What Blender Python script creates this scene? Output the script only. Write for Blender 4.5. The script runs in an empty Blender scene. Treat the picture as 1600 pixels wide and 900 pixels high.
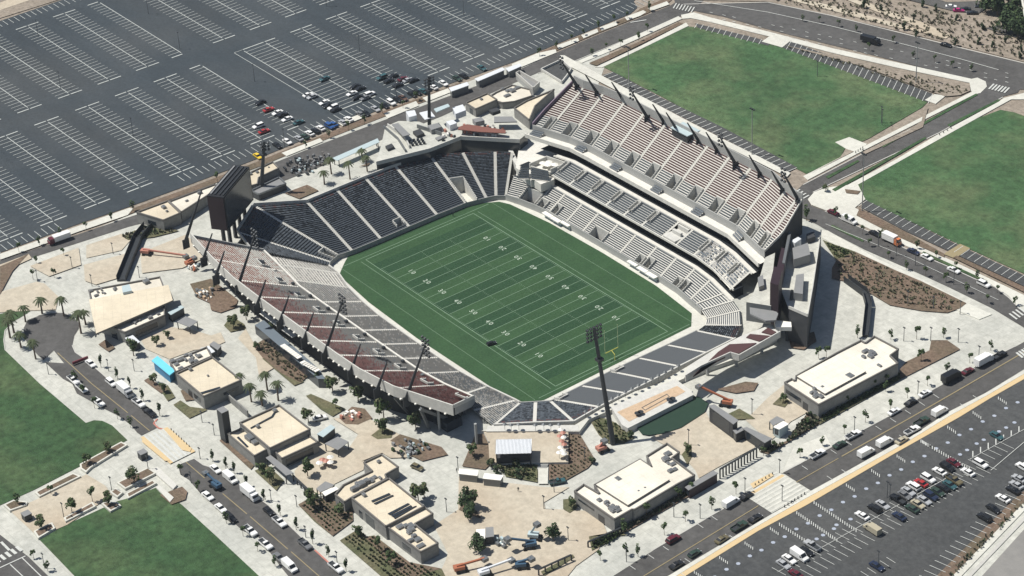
import bpy, math, random
from mathutils import Vector, Matrix
from mathutils.geometry import tessellate_polygon
R = math.radians
scene = bpy.context.scene
col = scene.collection
rnd = random.Random(7)

# ------------------------------------------------------------ camera, sky, sun
CAM = (555.6946, -404.6559, 427.9608)
ROT = (1.015916, 0.0520408, 0.9089067)
FPX = 3598.894                      # focal length in pixels of a 1600 px wide picture
cd = bpy.data.cameras.new('camera'); cam = bpy.data.objects.new('camera', cd); col.objects.link(cam)
cam.location = CAM; cam.rotation_euler = ROT
cd.sensor_width = 36.0; cd.lens = FPX / 1600 * 36.0
cd.clip_start = 1.0; cd.clip_end = 20000
scene.camera = cam
SUN_EL = R(61); SX, SY = -0.72, -0.69            # towards the sun, on the ground plane
w = bpy.data.worlds.new('World'); scene.world = w; w.use_nodes = True
nt = w.node_tree; sk = nt.nodes.new('ShaderNodeTexSky'); sk.sky_type = 'NISHITA'; sk.sun_disc = False
sk.sun_elevation = SUN_EL; sk.sun_rotation = math.atan2(SX, SY)
bg = nt.nodes['Background']; bg.inputs['Strength'].default_value = 0.06
nt.links.new(sk.outputs[0], bg.inputs[0])
sl = bpy.data.lights.new('sun', 'SUN'); so = bpy.data.objects.new('sun', sl); col.objects.link(so)
sl.energy = 4.9; sl.angle = R(0.53); sl.color = (1.0, 0.965, 0.90)
sd = Vector((SX, SY, 0)).normalized() * math.cos(SUN_EL) + Vector((0, 0, math.sin(SUN_EL)))
so.rotation_euler = (-sd).to_track_quat('-Z', 'Y').to_euler(); so.location = (0, 0, 600)
scene.view_settings.view_transform = 'Standard'; scene.view_settings.look = 'None'
scene.view_settings.gamma = 1; scene.view_settings.exposure = 0.13
scene.view_settings.use_curve_mapping = False

# ------------------------------------------------------------ survey: a point seen in the photograph, on the level z
_M = __import__('mathutils').Euler(ROT, 'XYZ').to_matrix(); _C = Vector(CAM)
GZ = 6.4                            # street level; the pitch lies at z = 0
def G(x, y, z=GZ):
    d = _M @ Vector(((x - 800) / FPX, -(y - 450) / FPX, -1.0))
    q = _C + d * ((z - _C.z) / d.z)
    return (q.x, q.y, z)
def W8(x, y):
    """plan position surveyed for a level of 8 m, carried to the street level"""
    t = (_C.z - GZ) / (_C.z - 8.0); return (_C.x + (x - _C.x) * t, _C.y + (y - _C.y) * t)
def PG(pts, z=GZ): return [G(x, y, z) for x, y in pts]

# ------------------------------------------------------------ materials
MATS = {}
def mat(name, c, rough=0.85, c2=None, scale=0.3, amt=0.5, metal=0.0, bump=0.0, bscale=4.0, detail=4.0, c3=None, s3=0.02, a3=0.4, spec=0.3):
    """plain colour broken up by noise: c2 in patches of `scale`, c3 in wide patches of `s3`"""
    if name in MATS: return MATS[name]
    m = bpy.data.materials.new(name); m.use_nodes = True; t = m.node_tree; n = t.nodes; L = t.links
    b = n['Principled BSDF']; b.inputs['Roughness'].default_value = rough; b.inputs['Metallic'].default_value = metal
    b.inputs['Specular IOR Level'].default_value = spec
    b.inputs['Base Color'].default_value = (*c, 1)
    src = None
    geo = n.new('ShaderNodeNewGeometry')
    if c2 is not None:
        tx = n.new('ShaderNodeTexNoise'); tx.inputs['Scale'].default_value = scale; tx.inputs['Detail'].default_value = detail
        tx.inputs['Roughness'].default_value = 0.65
        L.new(geo.outputs['Position'], tx.inputs['Vector'])
        rp = n.new('ShaderNodeMapRange'); rp.inputs[1].default_value = 0.5 - amt * 0.35; rp.inputs[2].default_value = 0.5 + amt * 0.35
        L.new(tx.outputs[0], rp.inputs[0])
        mx = n.new('ShaderNodeMix'); mx.data_type = 'RGBA'; mx.inputs[6].default_value = (*c, 1); mx.inputs[7].default_value = (*c2, 1)
        L.new(rp.outputs[0], mx.inputs[0]); src = mx.outputs[2]
    if c3 is not None:
        tx = n.new('ShaderNodeTexNoise'); tx.inputs['Scale'].default_value = s3; tx.inputs['Detail'].default_value = 3
        L.new(geo.outputs['Position'], tx.inputs['Vector'])
        rp = n.new('ShaderNodeMapRange'); rp.inputs[1].default_value = 0.42; rp.inputs[2].default_value = 0.68; rp.inputs[4].default_value = a3
        L.new(tx.outputs[0], rp.inputs[0])
        mx = n.new('ShaderNodeMix'); mx.data_type = 'RGBA'; mx.inputs[7].default_value = (*c3, 1)
        if src: L.new(src, mx.inputs[6])
        else: mx.inputs[6].default_value = (*c, 1)
        L.new(rp.outputs[0], mx.inputs[0]); src = mx.outputs[2]
    if src: L.new(src, b.inputs['Base Color'])
    if bump:
        tb = n.new('ShaderNodeTexNoise'); tb.inputs['Scale'].default_value = bscale; tb.inputs['Detail'].default_value = 4
        L.new(geo.outputs['Position'], tb.inputs['Vector'])
        bp = n.new('ShaderNodeBump'); bp.inputs['Strength'].default_value = bump; bp.inputs['Distance'].default_value = 0.3
        L.new(tb.outputs[0], bp.inputs['Height']); L.new(bp.outputs[0], b.inputs['Normal'])
    MATS[name] = m; return m

def jointed(name, c, c2, c3, step, ang=0.0, line=(0.3, 0.3, 0.28), lw=0.035, la=0.5):
    """paving: noise plus a grid of saw-cut joints every `step` metres"""
    m = mat(name, c, 0.9, c2, 0.25, 0.8, c3=c3, s3=0.035, a3=0.6)
    t = m.node_tree; n = t.nodes; L = t.links; b = n['Principled BSDF']
    geo = n.new('ShaderNodeNewGeometry'); mp = n.new('ShaderNodeMapping'); mp.inputs['Rotation'].default_value = (0, 0, ang)
    mp.inputs['Scale'].default_value = (1 / step,) * 3
    L.new(geo.outputs['Position'], mp.inputs['Vector'])
    sp = n.new('ShaderNodeSeparateXYZ'); L.new(mp.outputs[0], sp.inputs[0])
    outs = []
    for i in (0, 1):
        fr = n.new('ShaderNodeMath'); fr.operation = 'FRACT'; L.new(sp.outputs[i], fr.inputs[0])
        lt = n.new('ShaderNodeMath'); lt.operation = 'LESS_THAN'; L.new(fr.outputs[0], lt.inputs[0]); lt.inputs[1].default_value = lw
        outs.append(lt)
    mxm = n.new('ShaderNodeMath'); mxm.operation = 'MAXIMUM'; L.new(outs[0].outputs[0], mxm.inputs[0]); L.new(outs[1].outputs[0], mxm.inputs[1])
    ml = n.new('ShaderNodeMath'); ml.operation = 'MULTIPLY'; L.new(mxm.outputs[0], ml.inputs[0]); ml.inputs[1].default_value = la
    old = b.inputs['Base Color'].links[0].from_socket
    mx = n.new('ShaderNodeMix'); mx.data_type = 'RGBA'; L.new(old, mx.inputs[6]); mx.inputs[7].default_value = (*line, 1)
    L.new(ml.outputs[0], mx.inputs[0]); L.new(mx.outputs[2], b.inputs['Base Color'])
    return m

ASPH = mat('asphalt', (.031, .041, .049), .9, (.046, .057, .066), .35, 1.2, detail=9, c3=(.064, .070, .073), s3=.018, a3=.75)
ASPH2 = mat('asphalt_worn', (.066, .064, .062), .92, (.095, .092, .088), .35, .9, c3=(.11, .108, .105), s3=.03, a3=.5)
ASPH3 = mat('asphalt_lot', (.046, .049, .051), .92, (.076, .078, .078), .3, 1.1, detail=9, c3=(.10, .10, .095), s3=.02, a3=.4)
ROADG = mat('concrete_road', (.20, .195, .185), .9, (.26, .25, .235), .4, .9, c3=(.16, .155, .15), s3=.03)
CONC = jointed('plaza_concrete', (.42, .42, .375), (.56, .555, .50), (.35, .36, .33), 4.5, line=(.27, .27, .24), la=.35)
WALK = mat('sidewalk', (.53, .525, .465), .9, (.64, .63, .565), .4, .9, c3=(.44, .43, .39), s3=.06, a3=.4)
TAN = mat('tan_paving', (.415, .368, .288), .92, (.52, .465, .372), .3, .9, c3=(.38, .30, .215), s3=.04, a3=.5)
SAND = mat('sand', (.47, .34, .225), .95, (.56, .42, .29), .6, .9, bump=.3, bscale=2)
EARTH = mat('dry_earth', (.235, .195, .155), .95, (.33, .285, .235), .25, 1, c3=(.18, .155, .12), s3=.03, a3=.5)
MULCH = mat('mulch', (.125, .088, .065), .95, (.20, .145, .105), .7, 1, c3=(.09, .085, .05), s3=.1, a3=.5, bump=.5)
BEDG = mat('planted_bed', (.10, .105, .055), .95, (.17, .145, .09), .6, 1, c3=(.06, .085, .035), s3=.15, a3=.6, bump=.6)
GRASS = mat('lawn', (.024, .062, .025), .95, (.050, .096, .038), .11, 1.3, detail=9, c3=(.11, .13, .062), s3=.045, a3=.38, bump=.3, bscale=3)
GRASS2 = mat('lawn_dry', (.036, .086, .035), .95, (.064, .122, .052), .10, 1.3, detail=9, c3=(.15, .15, .08), s3=.05, a3=.36, bump=.3, bscale=3)
WHITE = mat('road_paint', (.56, .58, .55), .8, (.30, .32, .31), .5, 1.2, detail=8)
WHITE2 = mat('road_paint_fresh', (.64, .65, .61), .8, (.40, .41, .39), 1.5, 1)
YEL = mat('yellow_paint', (.33, .27, .15), .8, (.24, .20, .12), 1.2, 1)
TACT = mat('yellow_kerb', (.60, .43, .21), .85, (.58, .47, .30), .8, 1)
REDK = mat('red_kerb', (.42, .13, .10), .85, (.5, .25, .2), .8, 1)
BLUEP = mat('bay_blue', (.30, .34, .42), .85, (.40, .43, .48), .8, 1)
KERB = mat('kerb_concrete', (.52, .51, .47), .9, (.42, .41, .38), .8, 1)
STEP = mat('terrace_concrete', (.40, .395, .37), .9, (.48, .475, .44), .7, .9)
STEPL = mat('terrace_concrete_pale', (.60, .585, .535), .9, (.68, .66, .60), .7, .9)
STEPD = mat('terrace_concrete_grey', (.27, .275, .265), .9, (.34, .34, .325), .7, .9)
WALLC = mat('parapet_concrete', (.50, .495, .46), .9, (.57, .56, .52), .4, .9)
WALLG = mat('precast_grey', (.33, .335, .32), .9, (.39, .39, .375), .3, .9)
STAIR = mat('stair_concrete', (.62, .61, .56), .9, (.5, .49, .45), 1.5, .9)
STEEL = mat('dark_steel', (.040, .045, .050), .5, (.055, .06, .065), .8, .9, metal=.3)
STEELG = mat('grey_steel', (.16, .17, .175), .5, (.2, .21, .215), .8, .9, metal=.4)
GLASSD = mat('dark_glass', (.018, .024, .032), .18, (.03, .04, .05), .35, .9, spec=.6)
S_CH = mat('seat_charcoal', (.075, .088, .10), .5)
S_BK = mat('seat_black', (.022, .026, .031), .5)
S_CX = mat('seat_dark_slate', (.050, .060, .072), .6)
S_SX = mat('seat_mid_slate', (.080, .094, .110), .6)
S_SL = mat('seat_slate', (.15, .168, .185), .5)
S_GR = mat('seat_grey', (.20, .20, .195), .55)
S_LG = mat('seat_pale_grey', (.36, .355, .34), .6)
S_RD = mat('seat_red', (.185, .092, .088), .5)
S_DR = mat('seat_dark_red', (.085, .044, .044), .5)
S_RG = mat('seat_faded_red', (.23, .125, .11), .55)
ROOF = jointed('roof_membrane', (.72, .64, .50), (.60, .53, .40), (.46, .40, .30), 3.0, R(28), line=(.50, .44, .34), lw=.05, la=.55)
ROOFW = jointed('roof_membrane_white', (.78, .74, .64), (.66, .62, .53), (.50, .46, .38), 3.0, R(3), line=(.55, .51, .43), lw=.05, la=.5)
BWALL = mat('block_wall', (.20, .20, .19), .9, (.25, .248, .235), .3, 1)
BTRIM = mat('parapet_cap', (.13, .125, .115), .8, (.18, .17, .16), .5, 1)
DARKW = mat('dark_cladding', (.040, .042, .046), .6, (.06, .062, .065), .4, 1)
METW = mat('white_metal', (.68, .70, .72), .45, (.6, .62, .64), .4, 1)
METB = mat('pale_blue_metal', (.46, .55, .56), .5, (.40, .48, .50), .4, 1)
METG = mat('grey_metal_roof', (.20, .205, .205), .6, (.25, .25, .25), .4, 1)
CYAN = mat('cyan_paint', (.14, .56, .76), .5, (.18, .62, .80), .5, 1)
PURP = mat('maroon_panel', (.028, .016, .022), .5, (.040, .024, .03), .3, 1)
CANV = mat('white_canvas', (.80, .78, .72), .8)
ORNG = mat('orange_paint', (.36, .13, .07), .5)
BLUE = mat('blue_paint', (.05, .10, .16), .45)
REDP = mat('red_paint', (.44, .20, .15), .5)
POSTY = mat('goal_yellow', (.55, .52, .12), .5)
POLE = mat('pole_grey', (.15, .155, .155), .6)
POLEL = mat('pole_light', (.33, .34, .33), .6)
BARK = mat('bark', (.12, .09, .065), .9, (.17, .13, .10), 3, 1)
LEAF = mat('leaf_green', (.040, .070, .024), .8, (.070, .105, .038), .9, 1)
LEAF2 = mat('leaf_dark', (.024, .045, .020), .8, (.040, .065, .028), .9, 1)
LEAF3 = mat('leaf_olive', (.085, .095, .045), .8, (.12, .12, .065), .9, 1)
SCRUB = mat('scrub_leaf', (.13, .125, .085), .9, (.20, .18, .13), .8, 1)
PALMG = mat('palm_frond', (.040, .060, .024), .7, (.075, .09, .04), 1.2, 1)
TYRE = mat('tyre_rubber', (.02, .02, .02), .9)
CGLS = mat('car_glass', (.015, .018, .022), .12, spec=.6)
SKIN = mat('skin', (.45, .28, .2), .7)
CARC = {'white': (.76, .76, .74), 'silver': (.38, .39, .40), 'grey': (.16, .165, .17), 'black': (.018, .019, .021), 'navy': (.022, .032, .065),
        'red': (.36, .035, .035), 'maroon': (.11, .02, .03), 'green': (.035, .06, .045), 'beige': (.42, .38, .28), 'yellow': (.75, .52, .04),
        'teal': (.04, .10, .11), 'blue': (.03, .09, .26), 'olive': (.14, .12, .07), 'magenta': (.42, .02, .16), 'brown': (.12, .07, .05), 'orange': (.6, .2, .08)}
CM = {k: mat('car_paint_' + k, v, .28, spec=.5) for k, v in CARC.items()}

def grain(m, scale, k, detail=3, stretch=None):
    """fine value variation over a material's own colour"""
    t = m.node_tree; n = t.nodes; L = t.links; b = n['Principled BSDF']; geo = n.new('ShaderNodeNewGeometry'); tx = n.new('ShaderNodeTexNoise')
    tx.inputs['Scale'].default_value = scale; tx.inputs['Detail'].default_value = detail; tx.inputs['Roughness'].default_value = .8
    if stretch:
        mp = n.new('ShaderNodeMapping'); mp.inputs['Scale'].default_value = stretch; L.new(geo.outputs['Position'], mp.inputs['Vector']); L.new(mp.outputs[0], tx.inputs['Vector'])
    else: L.new(geo.outputs['Position'], tx.inputs['Vector'])
    r = n.new('ShaderNodeMapRange'); r.inputs[1].default_value = .3; r.inputs[2].default_value = .7; r.inputs[3].default_value = 1 - k; r.inputs[4].default_value = 1 + k; L.new(tx.outputs[0], r.inputs[0])
    mx = n.new('ShaderNodeMix'); mx.data_type = 'RGBA'; mx.blend_type = 'MULTIPLY'; mx.inputs[0].default_value = 1.0; mx.clamp_result = False
    if b.inputs['Base Color'].is_linked: L.new(b.inputs['Base Color'].links[0].from_socket, mx.inputs[6])
    else: mx.inputs[6].default_value = b.inputs['Base Color'].default_value
    L.new(r.outputs[0], mx.inputs[7]); L.new(mx.outputs[2], b.inputs['Base Color'])
for m_, sc_, k_ in ((GRASS, .42, .38), (GRASS2, .38, .36), (ASPH, .8, .16), (ASPH2, .5, .18), (ASPH3, .6, .18), (CONC, .45, .13), (WALK, .6, .10), (TAN, .5, .13), (MULCH, 1.0, .35), (BEDG, 1.0, .4), (EARTH, .6, .3), (ROOF, .5, .10), (ROOFW, .5, .10), (BWALL, .6, .12), (SAND, .9, .14), (WALLC, .6, .10), (STEPL, .7, .08), (STEP, .7, .1)): grain(m_, sc_, k_)
grain(GRASS, .06, .22, 5, (1, .25, 1)); grain(GRASS2, .05, .20, 5, (.25, 1, 1)); grain(ASPH, .03, .16, 4, (.3, 1, 1)); grain(ASPH2, .12, .12, 4); grain(ASPH3, .05, .14, 4); grain(CONC, .04, .10, 5)

# ------------------------------------------------------------ mesh helpers
def thing(name, label, cat, loc=(0, 0, 0), rz=0.0, group=None):
    o = bpy.data.objects.new(name, None); col.objects.link(o); o.empty_display_size = .5
    o.location = loc; o.rotation_euler = (0, 0, rz); o['label'] = label; o['category'] = cat
    if group: o['group'] = group
    return o
def tag(o, label, cat, group=None, kind=None):
    o['label'] = label; o['category'] = cat
    if group: o['group'] = group
    if kind: o['kind'] = kind
    return o
def struct(o): o['kind'] = 'structure'; return o
class MB:
    def __init__(s): s.v = []; s.f = []; s.m = []
    def face(s, pts, m=0):
        i = len(s.v); s.v.extend(tuple(p) for p in pts); s.f.append(tuple(range(i, i + len(pts)))); s.m.append(m)
    def box(s, x0, y0, z0, x1, y1, z1, m=0, mtop=None):
        s.prism([(x0, y0), (x1, y0), (x1, y1), (x0, y1)], z0, z1, m, mtop)
    def prism(s, poly, z0, z1, m=0, mtop=None, bottom=True):
        p = [(q[0], q[1]) for q in poly]
        a = sum(p[i][0] * p[(i + 1) % len(p)][1] - p[(i + 1) % len(p)][0] * p[i][1] for i in range(len(p)))
        if a < 0: p = p[::-1]
        n = len(p); i = len(s.v)
        s.v += [(x, y, z0) for x, y in p] + [(x, y, z1) for x, y in p]
        for k in range(n):
            s.f.append((i + k, i + (k + 1) % n, i + n + (k + 1) % n, i + n + k)); s.m.append(m)
        s.f.append(tuple(range(i + n, i + 2 * n))); s.m.append(m if mtop is None else mtop)
        if bottom: s.f.append(tuple(range(i + n - 1, i - 1, -1))); s.m.append(m)
    def sheet(s, poly, z, m=0):
        p = [(q[0], q[1]) for q in poly]
        a = sum(p[i][0] * p[(i + 1) % len(p)][1] - p[(i + 1) % len(p)][0] * p[i][1] for i in range(len(p)))
        if a < 0: p = p[::-1]
        s.face([(x, y, z) for x, y in p], m)
    def cyl(s, p, q, r0, r1=None, n=8, m=0, cap=True):
        r1 = r0 if r1 is None else r1
        p, q = Vector(p), Vector(q); d = (q - p).normalized()
        u = d.orthogonal().normalized(); v = d.cross(u); i = len(s.v)
        for c, r in ((p, r0), (q, r1)):
            for k in range(n):
                a = 2 * math.pi * k / n; s.v.append(tuple(c + u * (r * math.cos(a)) + v * (r * math.sin(a))))
        for k in range(n):
            s.f.append((i + k, i + (k + 1) % n, i + n + (k + 1) % n, i + n + k)); s.m.append(m)
        if cap:
            s.f.append(tuple(range(i + n - 1, i - 1, -1))); s.m.append(m)
            s.f.append(tuple(range(i + n, i + 2 * n))); s.m.append(m)
    def beam(s, p, q, w, h=None, m=0, up=(0, 0, 1)):
        h = w if h is None else h
        p, q = Vector(p), Vector(q); d = (q - p).normalized(); u = Vector(up)
        if abs(d.dot(u)) > .98: u = Vector((0, 1, 0))
        sx = d.cross(u).normalized(); sz = sx.cross(d).normalized(); i = len(s.v)
        for c in (p, q):
            for a, b in ((-1, -1), (1, -1), (1, 1), (-1, 1)): s.v.append(tuple(c + sx * (a * w / 2) + sz * (b * h / 2)))
        for f in ((0, 1, 5, 4), (1, 2, 6, 5), (2, 3, 7, 6), (3, 0, 4, 7), (3, 2, 1, 0), (4, 5, 6, 7)):
            s.f.append(tuple(i + k for k in f)); s.m.append(m)
    def strip(s, p, q, wdt, z, m=0):
        """flat painted line"""
        p = Vector((p[0], p[1])); q = Vector((q[0], q[1])); d = (q - p)
        if d.length < 1e-6: return
        d.normalize(); n = Vector((-d.y, d.x)) * (wdt / 2)
        s.face([(p.x - n.x, p.y - n.y, z), (q.x - n.x, q.y - n.y, z), (q.x + n.x, q.y + n.y, z), (p.x + n.x, p.y + n.y, z)], m)
    def blob(s, c, rx, ry=None, rz=None, m=0, n=8, jit=.12, rs=None):
        ry = ry or rx; rz = rz or rx; rs = rs or rnd; i = len(s.v); rings = 4
        s.v.append((c[0], c[1], c[2] - rz))
        for j in range(1, rings):
            ph = -math.pi / 2 + math.pi * j / rings
            for k in range(n):
                a = 2 * math.pi * k / n; q = 1 + rs.uniform(-jit, jit)
                s.v.append((c[0] + rx * math.cos(ph) * math.cos(a) * q, c[1] + ry * math.cos(ph) * math.sin(a) * q, c[2] + rz * math.sin(ph) * q))
        s.v.append((c[0], c[1], c[2] + rz)); t = len(s.v) - 1
        for k in range(n):
            s.f.append((i, i + 1 + (k + 1) % n, i + 1 + k)); s.m.append(m)
            for j in range(rings - 2):
                a = i + 1 + j * n
                s.f.append((a + k, a + (k + 1) % n, a + n + (k + 1) % n, a + n + k)); s.m.append(m)
            a = i + 1 + (rings - 2) * n
            s.f.append((a + k, a + (k + 1) % n, t)); s.m.append(m)
    def build(s, name, mats, parent=None, smooth=False, local=False):
        if not isinstance(mats, (list, tuple)): mats = [mats]
        me = bpy.data.meshes.new(name)
        if parent is not None and not local:
            w_ = Vector((0, 0, 0)); p = parent
            while p is not None: w_ += p.location; p = p.parent
            vs = [(x - w_.x, y - w_.y, z - w_.z) for x, y, z in s.v]
        else: vs = s.v
        me.from_pydata(vs, [], s.f)
        for m in mats: me.materials.append(m)
        me.polygons.foreach_set('material_index', s.m)
        if smooth: me.polygons.foreach_set('use_smooth', [True] * len(s.f))
        me.update()
        o = bpy.data.objects.new(name, me); col.objects.link(o)
        if parent is not None: o.parent = parent
        return o
def copy_tree(o, parent=None):
    c = o.copy(); col.objects.link(c)
    if parent is not None: c.parent = parent
    for ch in list(o.children): copy_tree(ch, c)
    return c
def lerp(a, b, t): return tuple(a[i] + (b[i] - a[i]) * t for i in range(len(a)))
def nth(i): return str(i) + ('th' if 10 <= i % 100 <= 20 else {1: 'st', 2: 'nd', 3: 'rd'}.get(i % 10, 'th'))
def tri_sheet(name, loops, z, m):
    """flat sheet with holes"""
    vl = [[Vector((p[0], p[1], 0)) for p in l] for l in loops]
    tris = tessellate_polygon(vl); flat = [p for l in loops for p in l]
    b = MB()
    b.v = [(p[0], p[1], z) for p in flat]
    for t in tris:
        a, c, d = (flat[i] for i in t)
        cr = (c[0] - a[0]) * (d[1] - a[1]) - (c[1] - a[1]) * (d[0] - a[0])
        b.f.append(tuple(t) if cr > 0 else tuple(t)[::-1]); b.m.append(0)
    return b.build(name, m)
def patch(name, px, m, dz=.02, raise_=0.0):
    """a ground surface with the outline seen in the photograph"""
    p = PG(px); loops = [[(q[0], q[1]) for q in p]]
    if raise_:
        b = MB(); tr = tessellate_polygon([[Vector((q[0], q[1], 0)) for q in p]])
        z = GZ + raise_
        b.v = [(q[0], q[1], z) for q in p]
        for t in tr:
            a, c, d = (p[i] for i in t)
            cr = (c[0] - a[0]) * (d[1] - a[1]) - (c[1] - a[1]) * (d[0] - a[0])
            b.f.append(tuple(t) if cr > 0 else tuple(t)[::-1]); b.m.append(0)
        n = len(p)
        for i in range(n):
            a, c = p[i], p[(i + 1) % n]
            b.face([(a[0], a[1], GZ), (c[0], c[1], GZ), (c[0], c[1], z), (a[0], a[1], z)])
        return struct(b.build(name, m))
    return struct(tri_sheet(name, loops, GZ + dz, m))
_lc = {}
def P(name, px, m, layer=1, raise_=0.0):
    k = _lc.get(layer, 0); _lc[layer] = k + 1
    dz = layer * .1 + k * .003
    return patch(name, px, m, dz, (.25 + (k % 14) * .003) if raise_ else 0.0)

# ------------------------------------------------------------ ground
HOLE = [(-66, -56), (-43, -59.2), (36, -59.2), (53, -55.5), (67.5, -58.5), (75.5, -49), (82.3, -39), (82.3, 30), (76, 38), (64, 47), (44, 52), (-40, 52), (-60, 50), (-68, 54), (-80, 40), (-89.2, 27), (-89.2, -26), (-98, -42), (-87, -58), (-74, -60)]
gs = struct(tri_sheet('ground', [[(-4000, -4000), (4000, -4000), (4000, 4000), (-4000, 4000)], HOLE], GZ - .1, EARTH))
plz = [(-133, -260), (160, -260), (300, -60), (300, 40), (230, 260), (120, 112), (45, 104), (-30, 96), (-75, 96), (-122, 150), (-133, 100)]
struct(tri_sheet('plaza', [plz, HOLE], GZ, CONC))
# retaining ring that closes the bowl below street level
b = MB()
for i in range(len(HOLE)):
    a, c = HOLE[i], HOLE[(i + 1) % len(HOLE)]; b.face([(a[0], a[1], -.3), (c[0], c[1], -.3), (c[0], c[1], GZ), (a[0], a[1], GZ)])
struct(b.build('bowl_ground_edge', STEPD))
APR = [(-105, -70), (95, -70), (95, 62), (-105, 62)]
struct(tri_sheet('field_apron', [APR], -.05, WALK))
# big parking lot
P('parking_lot', [(-700, 640), (-420, 536), (0, 395), (42, 380), (123, 350), (200, 324), (293, 290), (400, 249), (500, 208), (600, 169), (700, 132), (800, 98), (843, 80), (933, 43), (985, 22), (996, 12), (990, 2), (1060, -60), (1100, -300), (400, -105), (97, 0), (0, 33), (-400, 175), (-900, 350)], ASPH)
P('planting_strip', [(-100, 436), (0, 400), (123, 355), (200, 329), (293, 295), (400, 254), (500, 213), (600, 174), (700, 137), (720, 129), (717, 139), (700, 146), (600, 183), (500, 222), (400, 263), (293, 303), (200, 336), (123, 361), (0, 406), (-100, 442)], MULCH, 2)
P('planting_strip', [(843, 82), (933, 45), (990, 24), (1000, 14), (1035, 0), (1050, 0), (1040, 8), (1010, 22), (933, 53), (850, 88)], MULCH, 2)
# north road
P('road', [(-220, 492), (0, 408), (200, 340), (250, 324), (300, 303), (400, 266), (500, 226), (600, 188), (700, 151), (800, 114), (877, 79), (933, 55), (1047, 9), (1062, 0), (1090, -20), (1100, 0), (1076, 20), (1060, 27), (900, 94), (840, 114), (780, 140), (690, 182), (600, 217), (500, 261), (400, 300), (300, 330), (203, 354), (0, 419), (-220, 505)], ASPH2)
# top road
P('road', [(1040, -40), (1068, 8), (1200, 5), (1300, 26), (1400, 51), (1500, 76), (1600, 100), (1900, 176), (1900, 240), (1600, 140), (1560, 139), (1530, 132), (1520, 127), (1450, 108), (1350, 83), (1200, 46), (1130, 26), (1084, 17), (1060, 20)], ASPH2)
P('road', [(1236, 306), (1255, 288), (1347, 240), (1523, 150), (1540, 133), (1556, 128), (1600, 130), (1590, 145), (1567, 151), (1467, 207), (1270, 301), (1262, 312), (1262, 330), (1240, 330)], ASPH2)
P('road', [(1236, 306), (1262, 300), (1262, 312), (1268, 322), (1289, 330), (1310, 340), (1422, 393), (1475, 415), (1523, 437), (1555, 450), (1577, 467), (1592, 483), (1640, 505), (1660, 560), (1598, 511), (1550, 482), (1478, 447), (1430, 425), (1352, 391), (1288, 358), (1263, 343), (1246, 340)], ASPH2)
# lower right street
P('road', [(1223, 739), (1300, 699), (1392, 650), (1458, 610), (1545, 563), (1585, 543), (1640, 512), (1700, 560), (1600, 577), (1538, 615), (1483, 643), (1422, 683), (1395, 696), (1320, 738), (1267, 767)], ASPH2)
P('road', [(940, 912), (1020, 861), (1118, 803), (1165, 777), (1175, 782), (1206, 803), (1044, 900), (960, 952), (860, 960)], ASPH2)
P('parking_lot', [(1072, 900), (1185, 830), (1260, 790), (1400, 708), (1498, 653), (1547, 623), (1600, 593), (1720, 525), (1800, 640), (1600, 768), (1584, 781), (1464, 900), (1400, 965), (980, 965)], ASPH3)
P('yellow_kerb_strip', [(1072, 900), (1185, 830), (1260, 790), (1400, 708), (1498, 653), (1547, 623), (1600, 593), (1720, 525), (1718, 519), (1600, 585), (1540, 620), (1483, 651), (1420, 690), (1320, 746), (1255, 782), (1206, 810), (1150, 843), (1050, 905), (960, 965), (975, 965)], TACT, 2)
P('sidewalk', [(1044, 901), (1206, 804), (1236, 787), (1267, 768), (1320, 739), (1395, 697), (1422, 684), (1483, 644), (1538, 616), (1600, 579), (1700, 522), (1718, 519), (1600, 585), (1540, 620), (1483, 651), (1420, 690), (1320, 746), (1255, 782), (1206, 810), (1150, 843), (1050, 905), (960, 965), (945, 965)], WALK, 1, .12)
# left street and turning circle
P('road', [(100, 568), (84, 548), (68, 563), (60, 556), (45, 540), (37, 527), (37, 513), (43, 501), (60, 494), (80, 490), (100, 490), (116, 497), (124, 506), (123, 514), (116, 525), (113, 540), (118, 552), (133, 562), (173, 597), (240, 655), (247, 668), (221, 681), (214, 676), (204, 664), (185, 650), (165, 640), (120, 615), (113, 600), (98, 592), (70, 566)], ASPH2)
P('road', [(278, 727), (304, 717), (318, 727), (345, 735), (420, 790), (515, 881), (560, 925), (600, 985), (500, 985), (450, 900), (437, 884), (404, 840), (380, 830), (345, 800), (312, 770), (295, 750), (282, 742)], ASPH2)
P('road', [(-60, 790), (0, 836), (45, 871), (85, 910), (140, 965), (-60, 965)], ASPH2, 2)
# highway corner
P('dirt_verge', [(1464, 900), (1584, 781), (1600, 768), (1720, 655), (1760, 655), (1600, 797), (1497, 897), (1470, 925), (1440, 925)], MULCH, 2)
P('sidewalk', [(1492, 897), (1600, 786), (1700, 690), (1706, 700), (1600, 799), (1503, 900), (1470, 935), (1460, 930)], WALK, 3, .12)
P('sidewalk', [(1512, 900), (1600, 808), (1700, 705), (1702, 711), (1600, 815), (1519, 900), (1490, 930), (1484, 928)], KERB, 3, .08)
P('road', [(1535, 900), (1600, 828), (1760, 670), (2000, 800), (1800, 1000), (1450, 1000)], ROADG, 2)
P('dirt_verge', [(-400, 170), (0, 29), (92, 0), (400, -112), (500, -200), (-200, -100)], EARTH, 2)
P('service_road', [(-400, 158), (0, 17), (50, 0), (300, -90), (280, -100), (0, 5), (-400, 140)], TAN, 3)
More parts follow.
